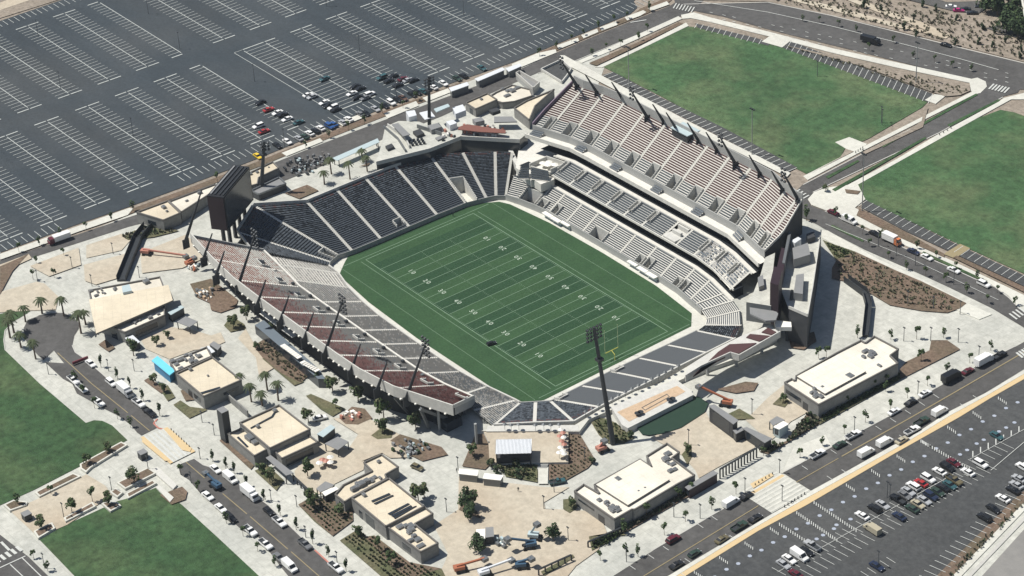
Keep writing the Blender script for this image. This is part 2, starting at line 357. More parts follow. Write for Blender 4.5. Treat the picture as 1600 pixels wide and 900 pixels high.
# lawns
P('lawn', [(-300, 560), (0, 491), (46, 481), (48, 486), (36, 494), (20, 503), (8, 517), (6, 532), (8, 547), (63, 600), (135, 661), (147, 657), (160, 658), (175, 665), (199, 688), (125, 729), (55, 765), (0, 790), (-300, 900)], GRASS, 1)
P('lawn', [(62, 844), (100, 822), (185, 783), (197, 780), (245, 762), (284, 789), (340, 840), (400, 896), (470, 965), (170, 965), (115, 899)], GRASS, 1)
P('lawn', [(941, 104), (1075, 42), (1092, 43), (1200, 68), (1222, 74), (1449, 160), (1441, 168), (1357, 217), (1320, 233), (1312, 248), (1260, 272), (1200, 241), (1033, 151)], GRASS2, 1)
P('lawn', [(1320, 298), (1483, 202), (1563, 172), (1585, 176), (1650, 200), (1800, 300), (1760, 480), (1600, 428), (1500, 383), (1350, 312)], GRASS2, 1)
# stall strips round the upper fields
P('parking_strip', [(1086, 37), (1185, 61), (1205, 68), (1200, 72), (1090, 44)], ASPH3, 2)
P('parking_strip', [(1226, 62), (1345, 105), (1457, 147), (1449, 160), (1335, 117), (1220, 74)], ASPH3, 2)
P('parking_strip', [(941, 118), (958, 113), (1033, 153), (1130, 200), (1245, 262), (1232, 270), (1120, 212), (1020, 160)], ASPH3, 2)
P('parking_strip', [(1352, 313), (1500, 385), (1600, 431), (1700, 475), (1690, 493), (1600, 448), (1480, 392), (1415, 362), (1345, 325)], ASPH3, 2)
P('slip_path', [(1474, 398), (1500, 382), (1516, 389), (1492, 405)], YEL, 3)
# sidewalks
SW = [[(1064, 24), (1084, 20), (1110, 28), (1200, 50), (1300, 76), (1400, 98), (1518, 124), (1527, 122), (1540, 128), (1542, 136), (1532, 146), (1523, 148), (1517, 142), (1515, 130), (1400, 106), (1300, 83), (1200, 57), (1110, 35), (1080, 29), (1066, 30)],
      [(930, 106), (1000, 73), (1072, 36), (1076, 41), (1000, 78), (941, 106)],
      [(904, 96), (960, 71), (1060, 26), (1066, 30), (960, 78), (909, 99)],
      [(1255, 276), (1320, 243), (1345, 232), (1525, 141), (1527, 146), (1400, 210), (1347, 237), (1262, 282)],
      [(1305, 300), (1400, 250), (1465, 211), (1560, 160), (1568, 154), (1600, 146), (1700, 160), (1700, 172), (1600, 156), (1580, 156), (1560, 167), (1470, 217), (1400, 256), (1316, 303)],
      [(1305, 223), (1327, 215), (1355, 226), (1340, 236), (1330, 238)],
      [(1445, 157), (1460, 148), (1478, 150), (1462, 163)],
      [(1300, 323), (1330, 322), (1400, 363), (1470, 400), (1600, 462), (1700, 505), (1700, 520), (1600, 478), (1590, 480), (1577, 464), (1550, 446), (1480, 413), (1400, 378), (1320, 340), (1289, 328), (1270, 321)],
      [(1283, 361), (1293, 361), (1370, 405), (1430, 432), (1510, 474), (1550, 492), (1530, 500), (1500, 488), (1400, 430), (1330, 398), (1284, 372)]]
for s in SW: P('sidewalk', s, WALK, 1, .10)
P('street_corner', [(1262, 312), (1272, 301), (1290, 294), (1340, 288), (1352, 312), (1330, 330), (1320, 340), (1289, 329), (1268, 321)], WALK, 2)
P('sidewalk', [(874, 88), (882, 88), (950, 125), (1010, 156), (1072, 189), (1130, 219), (1185, 246), (1235, 272), (1230, 278), (1180, 253), (1125, 226), (1067, 197), (1005, 165), (942, 132), (874, 97)], WALK, 5)
P('sidewalk', [(1190, 66), (1205, 56), (1232, 58), (1236, 64), (1222, 75)], WALK, 3)
for s in ([(1375, 229), (1525, 147), (1528, 149), (1380, 231)], [(1290, 277), (1340, 251), (1343, 253), (1294, 280)], [(1300, 297), (1445, 215), (1448, 217), (1305, 300)], [(1480, 196), (1560, 156), (1563, 158), (1484, 199)], [(1300, 352), (1350, 377), (1348, 379), (1298, 355)], [(1440, 397), (1540, 443), (1543, 440), (1443, 394)]): P('grass_verge', s, GRASS, 3)
# bright verge lines and kerbs along the roads
def kerb(px, wd=.35, h=.16, m=KERB, name='kerb'):
    b = MB(); p = PG(px)
    for a, c in zip(p, p[1:]): b.beam((a[0], a[1], GZ + h / 2 + .02), (c[0], c[1], GZ + h / 2 + .02), wd, h)
    return struct(b.build(name, m))
kerb([(20, 503), (8, 517), (6, 532), (8, 547), (63, 600), (135, 661)], .3)
kerb([(113, 540), (118, 551), (133, 561), (173, 596), (240, 654), (246, 667)], .4)
kerb([(246, 655), (240, 662), (247, 669), (262, 673)], .5, .18, REDK)
kerb([(304, 717), (318, 727), (345, 735), (420, 790), (492, 860)], .4)
kerb([(492, 860), (515, 881)], .5, .18, REDK)
kerb([(1223, 738), (1251, 724)], .5); kerb([(1251, 724), (1300, 698), (1392, 649), (1458, 609), (1545, 562), (1585, 542)], .35)
kerb([(1020, 860), (1118, 802), (1165, 776)], .4)
kerb([(1289, 330), (1310, 340), (1422, 392), (1475, 414), (1523, 436), (1555, 449), (1577, 466), (1592, 482)], .4)
kerb([(1060, 28), (900, 95), (840, 115)], .4); kerb([(1068, 7), (1200, 4), (1300, 25), (1400, 50), (1500, 75), (1600, 99), (1800, 150)], .5)
kerb([(1255, 289), (1347, 241), (1523, 151)], .4); kerb([(1270, 301), (1467, 208), (1567, 152)], .4)
kerb([(60, 493), (80, 489), (100, 489), (116, 496), (125, 506)], .4)
# light pavement pieces by the north road
for s in ([(0, 407), (60, 386), (123, 363), (200, 337), (208, 327), (202, 326), (123, 354), (60, 377), (0, 398)],
          [(448, 245), (505, 222), (500, 217), (440, 240)], [(535, 198), (575, 182), (570, 176), (528, 193)], [(606, 186), (655, 166), (650, 159), (600, 178)], [(667, 160), (705, 145), (700, 139), (660, 154)],
          [(800, 112), (843, 94), (870, 83), (868, 78), (840, 84), (800, 101)], [(873, 78), (905, 65), (903, 60), (870, 72)], [(912, 61), (935, 51), (933, 46), (908, 56)], [(940, 49), (965, 40), (963, 34), (937, 44)], [(980, 33), (1000, 26), (1010, 20), (1005, 17), (976, 28)], [(1018, 18), (1046, 8), (1042, 3), (1012, 14)],
          [(210, 360), (340, 300), (345, 310), (280, 350), (220, 372)]):
    P('sidewalk', s, WALK, 3)
# tan paving
for s in ([(-150, 490), (0, 457), (57, 441), (70, 444), (92, 465), (87, 485), (48, 486), (0, 489), (-150, 520)],
          [(131, 415), (210, 394), (213, 405), (190, 434), (150, 446), (133, 440)], [(220, 396), (290, 368), (302, 378), (318, 405), (285, 420), (222, 428)],
          [(47, 417), (123, 388), (127, 415), (77, 433)], [(135, 384), (190, 366), (205, 375), (190, 392), (135, 404)],
          [(221, 533), (268, 512), (300, 516), (330, 525), (322, 541), (265, 562), (228, 546)],
          [(462, 748), (460, 737), (500, 690), (545, 702), (570, 722), (568, 735), (523, 757), (518, 770), (490, 774)],
          [(520, 655), (570, 652), (640, 688), (660, 706), (640, 716), (610, 717), (597, 709), (565, 722), (545, 702), (560, 680)],
          [(717, 745), (790, 755), (850, 762), (890, 762), (850, 786), (852, 796), (900, 798), (935, 800), (948, 832), (935, 860), (900, 885), (880, 910), (680, 910), (695, 880), (700, 866), (678, 822), (716, 797)],
          [(1017, 684), (1060, 668), (1103, 645), (1108, 655), (1150, 688), (1175, 690), (1180, 700), (1120, 732), (1092, 748), (1086, 735), (1065, 712)],
          [(1165, 657), (1200, 622), (1225, 602), (1235, 627), (1260, 620), (1280, 632), (1262, 645), (1235, 660), (1228, 668), (1206, 688), (1190, 680)],
          [(17, 800), (60, 780), (135, 742), (165, 760), (175, 775), (105, 821), (60, 840)],
          [(300, 535), (345, 520), (352, 535), (330, 545), (300, 548)], [(405, 590), (400, 560), (372, 530), (384, 515), (398, 540), (430, 575)],
          [(0, 415), (45, 398), (50, 405), (0, 428)]):
    P('tan_paving', s, TAN, 2 if len(s) % 2 else 3)
P('tan_paving', [(1035, 640), (1083, 622), (1090, 640), (1050, 655)], TAN, 1)
P('crossing_paving', [(1240, 700), (1290, 680), (1300, 699), (1222, 740)], WALK, 1)
# planting
for s, m in (([(1308, 406), (1300, 420), (1300, 436), (1325, 442), (1352, 455), (1390, 478), (1440, 487), (1480, 490), (1500, 483), (1510, 475), (1440, 441), (1400, 424), (1335, 394), (1318, 404)], MULCH),
             ([(1285, 376), (1300, 382), (1335, 394), (1318, 406), (1306, 407)], BEDG),
             ([(1455, 533), (1480, 533), (1500, 547), (1407, 594), (1405, 580), (1415, 567), (1452, 549)], MULCH),
             ([(1280, 665), (1283, 652), (1404, 583), (1408, 594)], BEDG), ([(1186, 707), (1230, 690), (1262, 646), (1280, 655), (1280, 664), (1200, 711)], MULCH),
             ([(962, 842), (965, 832), (1075, 764), (1080, 775)], MULCH), ([(924, 662), (932, 655), (945, 655), (962, 662), (992, 685), (975, 694), (950, 694), (935, 680)], BEDG),
             ([(743, 680), (766, 679), (765, 690), (766, 727), (758, 735), (722, 730)], MULCH), ([(766, 727), (840, 727), (840, 755), (790, 746), (787, 735)], BEDG),
             ([(858, 727), (888, 727), (888, 675), (906, 680), (930, 720), (918, 733), (875, 757), (858, 757)], MULCH),
             ([(466, 790), (490, 776), (528, 786), (540, 780), (551, 800), (552, 815), (520, 839)], MULCH), ([(466, 790), (480, 800), (525, 835), (520, 839), (490, 815)], BEDG),
             ([(531, 846), (560, 828), (573, 840), (585, 838), (640, 880), (690, 890), (700, 910), (605, 910)], BEDG), ([(560, 829), (573, 841), (585, 839), (640, 880), (690, 890), (640, 905), (610, 885)], MULCH),
             ([(398, 737), (418, 728), (444, 752), (432, 768)], BEDG), ([(343, 690), (350, 684), (398, 728), (392, 735)], MULCH), ([(271, 634), (282, 627), (297, 637), (320, 640), (324, 642), (296, 655)], BEDG),
             ([(445, 303), (480, 290), (498, 299), (468, 312)], MULCH), ([(297, 445), (330, 437), (372, 470), (368, 482), (345, 490), (330, 486), (328, 475), (308, 466)], MULCH),
             ([(350, 510), (362, 495), (382, 508), (384, 515), (360, 520)], BEDG), ([(396, 542), (415, 530), (480, 590), (470, 600), (440, 585), (410, 560)], MULCH), ([(410, 562), (425, 555), (475, 598), (460, 604)], BEDG),
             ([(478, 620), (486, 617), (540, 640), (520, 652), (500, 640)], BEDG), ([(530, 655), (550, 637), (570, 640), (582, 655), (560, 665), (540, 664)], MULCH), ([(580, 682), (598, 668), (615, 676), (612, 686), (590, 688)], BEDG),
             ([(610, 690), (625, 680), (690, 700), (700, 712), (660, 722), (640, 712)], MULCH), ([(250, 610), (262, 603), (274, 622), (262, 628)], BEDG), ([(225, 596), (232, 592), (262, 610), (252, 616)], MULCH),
             ([(282, 612), (300, 606), (320, 620), (310, 625), (290, 628)], MULCH), ([(154, 540), (165, 532), (180, 545), (170, 551)], MULCH), ([(190, 370), (240, 350), (280, 362), (240, 372), (200, 376)], BEDG),
             ([(1226, 72), (1300, 88), (1400, 112), (1515, 136), (1516, 143), (1500, 150), (1478, 152), (1459, 146), (1345, 104)], EARTH), ([(920, 100), (1000, 66), (1060, 36), (1068, 38), (1000, 71), (932, 104)], MULCH),
             ([(1020, 161), (1120, 213), (1232, 270), (1225, 275), (1110, 218), (1010, 166)], MULCH), ([(1345, 240), (1420, 205), (1440, 190), (1445, 168), (1450, 170), (1442, 200), (1352, 242)], EARTH),
             ([(1312, 248), (1322, 234), (1334, 238), (1300, 255), (1262, 274)], EARTH), ([(1343, 327), (1415, 364), (1475, 398), (1476, 404), (1400, 370), (1338, 338)], MULCH), ([(1489, 404), (1600, 458), (1700, 500), (1700, 492), (1600, 450), (1495, 401)], MULCH),
             ([(1320, 297), (1345, 300), (1340, 305), (1322, 303)], MULCH), ([(760, 815), (717, 798), (722, 790), (745, 800), (752, 812)], MULCH), ([(880, 782), (898, 780), (902, 795), (890, 803), (880, 797)], BEDG),
             ([(1065, 712), (1080, 695), (1081, 715), (1074, 728)], BEDG), ([(1207, 633), (1222, 619), (1234, 628), (1226, 638)], BEDG), ([(1130, 652), (1155, 640), (1172, 650), (1180, 656), (1155, 657)], BEDG),
             ([(920, 840), (980, 838), (965, 832), (962, 842), (925, 862)], BEDG), ([(845, 895), (895, 868), (898, 872), (850, 902)], BEDG), ([(268, 790), (250, 775), (285, 762), (293, 770), (290, 782)], MULCH),
             ([(560, 262), (580, 255), (575, 260)], MULCH), ([(1120, 610), (1165, 598), (1185, 600), (1178, 612), (1150, 616)], MULCH), ([(1232, 530), (1272, 520), (1276, 535), (1256, 548), (1236, 545)], MULCH),
             ([(0, 430), (0, 418), (30, 405), (45, 398), (20, 425), (0, 462)], MULCH)):
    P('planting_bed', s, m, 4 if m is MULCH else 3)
P('stair_path', [(841, 727), (857, 727), (856, 758), (841, 758)], WALK, 5)
# hillside beyond the top road
P('hillside', [(1060, 0), (1200, 3), (1400, 48), (1600, 97), (1900, 170), (2300, 60), (1900, -260), (1100, -260)], EARTH, 1)
P('dirt_track', [(1340, 0), (1400, 22), (1440, 36), (1486, 56), (1478, 62), (1440, 52), (1390, 42), (1300, 18), (1235, 2), (1240, -2), (1300, 10), (1400, 38), (1450, 50), (1420, 38), (1370, 20), (1320, 0)], TAN, 4)
P('service_road', [(1540, 45), (1560, 42), (1700, 85), (1700, 95), (1560, 52)], ASPH2, 4)
P('service_road', [(1480, 5), (1530, 3), (1545, 12), (1530, 22), (1495, 20), (1380, -8), (1400, -20)], ASPH2, 5)
# parking bays
def pmark(name, segs, m, wd=.14, z=GZ + .225):
    b = MB()
    for a, c, *k in segs: b.strip(a, c, k[0] if k else wd, z)
    return struct(b.build(name, m))
segs = []
ROWSY = [-176, -157, -138.5, -120, -101.6, -83.2, -64.8, -46.2, -27.8, -9.6, 7.6, 28, 39, 57.8, 76.2, 94.2, 112.8, 131, 149.6, 168, 186, 204] + [300 + q for q in (46.5, 64.6, 82.5, 100.6, 118.5, 136.8, 155, 173, 191, 209)]
W = .24
for i, Y in enumerate(ROWSY):
    bands = [(-220.5, -146), (-307.5, -235)] if Y < 30 else [(-220.5, -146)]
    if Y > 250: Y -= 300; bands = [(-307.5, -235)]
    if Y > 170 and bands[0][0] > -230: bands = [(-220.5, -172)]
    if -130 > Y: bands = [(-220.5, -152)]
    for bx0, bx1 in bands:
        sg = (-1, 1)
        if abs(Y - 7.6) < 1: sg = (-1,)
        if abs(Y - 28) < 1:
            sg = (1,) if bx0 > -230 else (-1, 1)
        segs.append(((bx0 + 1.5, Y), (bx1 - 1.5, Y), .34))
        n = int((bx1 - bx0) / 2.78)
        for k in range(n + 1):
            x = bx0 + (bx1 - bx0) * k / n
            for s in sg: segs.append(((x, Y + s * .3), (x, Y + s * 5.5),   .6 if k in (0, n) else W))
        if abs(Y - 28) < 1 and bx0 > -230: segs += [((bx0, Y - 4), (bx1, Y - 4), W), ((bx0, Y - 4), (bx0, Y), W), ((bx1, Y - 4), (bx1, Y), W)]
for k in range(-75, 116):
    y = k * 2.78 + .5
    xe = -138.6 if y < 60 else -136
    if -52 < y < 300 or y < -100: segs.append(((xe - 5.4, y), (xe, y), W))
for k in range(-40, 70):
    y = k * 2.78
    segs.append(((-320, y), (-314.6, y), W))
segs = [(W8(*a), W8(*c), w_) for a, c, w_ in segs]
pmark('parking_bay_markings', segs, WHITE)
# SE lot, road lines, crossings
segs = []; blues = MB()
def gp(x, y): return G(x, y)[:2]
def row_px(a, b_, pitch, vec_px, wd=.16, skip=()):
    """stall lines from point a to point b (px), each running along vec (px at a)"""
    A, B_ = Vector(gp(*a)), Vector(gp(*b_)); v = Vector(gp(a[0] + vec_px[0], a[1] + vec_px[1])) - A
    n = max(1, round((B_ - A).length / pitch))
    for k in range(n + 1):
        if k in skip: continue
        p = A + (B_ - A) * (k / n); segs.append((p, p + v, wd))
row_px((1206, 888), (1562, 692), 2.75, (22, 12)); row_px((1228, 903), (1535, 725), 2.75, (22, 12)); row_px((1436, 900), (1600, 745), 2.75, (25, 11), .18)
segs.append((gp(1215, 895), gp(1490, 742), .16)); segs.append((gp(1515, 719), gp(1600, 672), .16)); segs.append((gp(1548, 736), gp(1600, 692), .2))
row_px((1345, 894), (1385, 872), 2.75, (14, 9))
for (a, c) in (((1218, 818), (1285, 861)), ((1245, 800), (1311, 845)), ((1272, 784), (1341, 830)), ((1439, 688), (1518, 733))):
    A, B_ = Vector(gp(*a)), Vector(gp(*c)); n = int((B_ - A).length / .9)
    for k in range(n): p = A + (B_ - A) * (k / n); segs.append((p, p + (Vector(gp(a[0], a[1] + 5)) - A), .24))
for i in range(13):
    t = i / 12; x = 1085 + (1560 - 1085) * t; y = 893 - (893 - 621) * t
    if 1210 < x < 1290: continue
    A, B_ = Vector(gp(x, y)), Vector(gp(x + 15, y + 10)); n = 5
    for k in range(n): p = A + (B_ - A) * (k / n); segs.append((p, p + (Vector(gp(x, y + 4.5)) - A), .22))
for i in range(8):
    x = 1520 + i * 12; y = 706 - i * 6.4
    segs.append((gp(x, y), gp(x, y + 9), .35))
a = (1117, 901)
for i in range(27):                                   # pale blue accessible-bay squares
    t = i / 26; x = 1117 + (1590 - 1117) * t; y = 901 - (901 - 628) * t + (0 if i % 2 else 1.5); c = gp(x, y)
    blues.sheet([(c[0] + 0.7 * math.cos(q * 1.05), c[1] + 0.7 * math.sin(q * 1.05)) for q in range(6)], GZ + .23)
for x, y in ((1307, 821), (1329, 812), (1303, 827), (1286, 837), (1276, 843), (1500, 711), (1511, 704), (1526, 694), (1537, 688), (1561, 675), (1572, 669), (1585, 661)):
    c = gp(x, y); blues.sheet([(c[0] + 0.7 * math.cos(q * 1.05), c[1] + 0.7 * math.sin(q * 1.05)) for q in range(6)], GZ + .23)
# bays on the strips by the fields
row_px((1228, 62), (1457, 148), 2.9, (-8, 13), .22); row_px((1090, 37), (1190, 62), 2.9, (-5, 8), .22); row_px((958, 114), (1245, 263), 3.0, (-16, 6), .28); row_px((1355, 314), (1600, 431), 3.0, (-14, 9), .2)
# street bay ticks
for x, y in ((1253, 729), (1298, 704), (1322, 691), (1368, 667), (1391, 655), (1414, 642), (1436, 629), (1458, 617), (1112, 808), (1090, 820), (1036, 855), (1013, 868), (984, 885), (1064, 897), (1315, 735), (1292, 745), (1500, 632), (1520, 619), (1405, 681), (1140, 838), (1070, 874)):
    segs.append((gp(x, y), gp(x + 9, y + 6), .2))
# zebra crossings
def zebra(a, c, vec, n, wd=.6):
    A, B_ = Vector(gp(*a)), Vector(gp(*c))
    for k in range(n):
        p = A + (B_ - A) * (k / (n - 1)); q = Vector(gp(a[0] + vec[0], a[1] + vec[1])) - A; segs.append((p, p + q, wd))
zebra((1545, 140), (1569, 146), (8, -8), 6, .7); zebra((1250, 297), (1264, 306), (-9, 5), 4, .6); zebra((1577, 491), (1592, 482), (12, 9), 4, .7); zebra((1588, 552), (1600, 545), (10, 8), 4, .8); zebra((1057, 6), (1085, 12), (-5, 8), 7, .5)
zebra((0, 880), (34, 862), (-8, -7), 5, 1.0); segs.append((gp(-10, 893), gp(40, 870), .4)); segs.append((gp(16, 883), gp(50, 915), .3)); segs.append((gp(35, 873), gp(75, 912), .3)); segs.append((gp(2, 848), gp(15, 861), .8))
# arrows and lane marks on the top road
for i in range(26):
    x = 1110 + i * 18.5 + rnd.uniform(-3, 3); y = 8 + (x - 1080) * .205
    for o in (6, 13, 20): 
        if rnd.random() < .6: segs.append((gp(x, y + o), gp(x + 5, y + o + 1.3), .3))
p0 = [(1085, 2), (1200, 20), (1300, 42), (1400, 67), (1500, 93), (1560, 110)]
for q, r_ in zip(p0, p0[1:]): segs.append((gp(*q), gp(*r_), .35))
for q, r_ in (((1290, 351), (1420, 404)), ((1420, 404), (1560, 470))): segs.append((gp(*q), gp(*r_), .2))
segs.append((gp(985, 36), gp(1010, 32), .6))
pmark('road_markings', segs, WHITE2, z=GZ + .33)
struct(blues.build('bay_markings', BLUEP))
segs = [(gp(90, 552), gp(143, 600), .3), (gp(143, 600), gp(200, 646), .3), (gp(205, 650), gp(234, 674), .3), (gp(291, 723), gp(320, 748), .3), (gp(348, 772), gp(386, 804), .3), (gp(391, 808), gp(450, 859), .3), (gp(455, 863), gp(502, 904), .3),
        (gp(970, 923), gp(1185, 791), .3), (gp(1243, 755), gp(1310, 717), .28), (gp(1315, 714), gp(1420, 655), .4), (gp(1420, 655), gp(1500, 609), .4), (gp(1500, 609), gp(1600, 551), .4)]
pmark('centre_line', segs, YEL, z=GZ + .235)
# striped raised crossings
def crossing(label, quad, n, ybands):
    """quad px: corners a b c d; stripes run a->b"""
    b = MB(); a, b_, c, d = [Vector(gp(*q)) for q in quad]
    b.sheet([a, b_, c, d], GZ + .30, 0)
    for k in range(n):
        t0 = (k + .22) / n; t1 = (k + .7) / n
        b.sheet([a.lerp(d, t0), b_.lerp(c, t0), b_.lerp(c, t1), a.lerp(d, t1)], GZ + .345, 1)
    for t0, t1 in ybands: b.sheet([a.lerp(d, t0), b_.lerp(c, t0), b_.lerp(c, t1), a.lerp(d, t1)], GZ + .36, 2)
    o = b.build('raised_crossing', [CONC, WALK if ybands[0][0] > 0 else WHITE2, TACT]); struct(o)
crossing('', [(258, 670), (302, 708), (268, 725), (222, 684)], 5, ((-.10, .08), (.92, 1.06)))
crossing('', [(1155, 770), (1212, 737), (1267, 768), (1206, 803)], 9, ((.18, .26),))
# wide yellow ramps beside the crossings
P('tactile_paving', [(224, 684), (229, 687), (266, 722), (258, 722), (222, 692)], TACT, 5); P('tactile_paving', [(256, 672), (266, 672), (300, 702), (297, 708), (285, 705)], TACT, 5)
P('tactile_paving', [(1172, 758), (1205, 741), (1209, 745), (1177, 765)], TACT, 5)

# ------------------------------------------------------------ pitch
TURF = bpy.data.materials.new('turf'); TURF.use_nodes = True
t = TURF.node_tree; n = t.nodes; L = t.links; bs = n['Principled BSDF']; bs.inputs['Roughness'].default_value = .9; bs.inputs['Specular IOR Level'].default_value = .2
geo = n.new('ShaderNodeNewGeometry'); sp = n.new('ShaderNodeSeparateXYZ'); L.new(geo.outputs['Position'], sp.inputs[0])
def mth(op, a, v=None, v2=None):
    k = n.new('ShaderNodeMath'); k.operation = op; L.new(a, k.inputs[0])
    if v is not None:
        if hasattr(v, 'links'): L.new(v, k.inputs[1])
        else: k.inputs[1].default_value = v
    return k.outputs[0]
band = mth('GREATER_THAN', mth('FRACT', mth('ADD', mth('DIVIDE', sp.outputs[0], 18.288), .25)), .5)      # mown bands across the pitch
ab = mth('ABSOLUTE', sp.outputs[1]); ins = mth('LESS_THAN', ab, 24.4)
bm_ = mth('MULTIPLY', band, ins)
nz = n.new('ShaderNodeTexNoise'); nz.inputs['Scale'].default_value = .09; nz.inputs['Detail'].default_value = 6; L.new(geo.outputs['Position'], nz.inputs['Vector'])
nz2 = n.new('ShaderNodeTexNoise'); nz2.inputs['Scale'].default_value = 1.4; nz2.inputs['Detail'].default_value = 3; L.new(geo.outputs['Position'], nz2.inputs['Vector'])
mx = n.new('ShaderNodeMix'); mx.data_type = 'RGBA'; mx.inputs[6].default_value = (.036, .082, .034, 1); mx.inputs[7].default_value = (.020, .055, .025, 1); L.new(bm_, mx.inputs[0])
rp = n.new('ShaderNodeMapRange'); rp.inputs[1].default_value = .38; rp.inputs[2].default_value = .68; rp.inputs[4].default_value = .45; L.new(nz.outputs[0], rp.inputs[0])
mx2 = n.new('ShaderNodeMix'); mx2.data_type = 'RGBA'; L.new(mx.outputs[2], mx2.inputs[6]); mx2.inputs[7].default_value = (.023, .058, .027, 1); L.new(rp.outputs[0], mx2.inputs[0])
rp2 = n.new('ShaderNodeMapRange'); rp2.inputs[1].default_value = .4; rp2.inputs[2].default_value = .7; rp2.inputs[4].default_value = .3; L.new(nz2.outputs[0], rp2.inputs[0])
mx3 = n.new('ShaderNodeMix'); mx3.data_type = 'RGBA'; L.new(mx2.outputs[2], mx3.inputs[6]); mx3.inputs[7].default_value = (.050, .098, .046, 1); L.new(rp2.outputs[0], mx3.inputs[0])
L.new(mx3.outputs[2], bs.inputs['Base Color']); grain(TURF, 1.2, .22); grain(TURF, .15, .12, 5, (1, .15, 1))
FLD = [(-58.4, -31.5), (-62, -27), (-61.6, 28), (-58.3, 32.4), (-55.3, 37), (-50.9, 38.8), (-30, 41), (0, 41.6), (30, 41), (51.9, 38.2), (57.9, 32.6), (58.6, -32.3), (55.8, -38.1), (42, -40.6), (0, -41.4), (-30, -40.4), (-52.6, -37.8)]
struct(tri_sheet('football_pitch', [FLD], .02, TURF))
LINE = mat('pitch_line', (.24, .33, .24), .85, (.13, .22, .13), 1.2, 1)
yd = .9144; b = MB(); z = .035
for i in range(-10, 11):
    b.strip((i * 5 * yd, -24.4), (i * 5 * yd, 24.4), .17, z)
for s in (-1, 1):
    b.strip((-54.9, s * 24.5), (54.9, s * 24.5), .22, z); b.strip((-54.9, s * 26.6), (54.9, s * 26.6), .16, z)
    b.strip((s * 54.9, -24.5), (s * 54.9, 24.5), .25, z); b.strip((s * 56.6, -33), (s * 56.6, 33), .2, z)
    b.strip((-56.6, s * 34.5), (56.6, s * 34.5), .12, z)
    for i in range(-50, 51):
        if i % 5: b.strip((i * yd, s * 6.1), (i * yd, s * 6.7), .12, z); b.strip((i * yd, s * 23.6), (i * yd, s * 24.3), .12, z)
struct(b.build('pitch_lines', LINE))
def text_mesh(s, size, loc, rz, m, name='number', parent=None, upright=None, extrude=0.0):
    c = bpy.data.curves.new('t', 'FONT'); c.body = s; c.size = size; c.align_x = 'CENTER'; c.align_y = 'CENTER'; c.extrude = extrude; c.resolution_u = 2
    o = bpy.data.objects.new('t', c); col.objects.link(o)
    bpy.context.view_layer.update()
    me = bpy.data.meshes.new_from_object(o.evaluated_get(bpy.context.evaluated_depsgraph_get()))
    bpy.data.objects.remove(o); bpy.data.curves.remove(c)
    me.materials.clear(); me.materials.append(m)
    q = bpy.data.objects.new(name, me); col.objects.link(q); q.location = loc; q.rotation_euler = upright or (0, 0, rz)
    if parent: q.parent = parent
    return q
NUMW = mat('pitch_number', (.54, .60, .52), .85, (.38, .46, .36), 1.5, 1)
for i, s in enumerate(('1', '2', '3', '4', '5', '4', '3', '2', '1')):
    x = (-40 + 10 * i) * yd
    for sy, rz in ((-1, 0), (1, math.pi)):
        sg = -1 if rz else 1
        for q, dx in ((s, -.95 * sg), ('0', .95 * sg)):
            struct(text_mesh(q, 2.6, (x + dx, sy * 17.07, .04), rz, NUMW, 'field_number'))

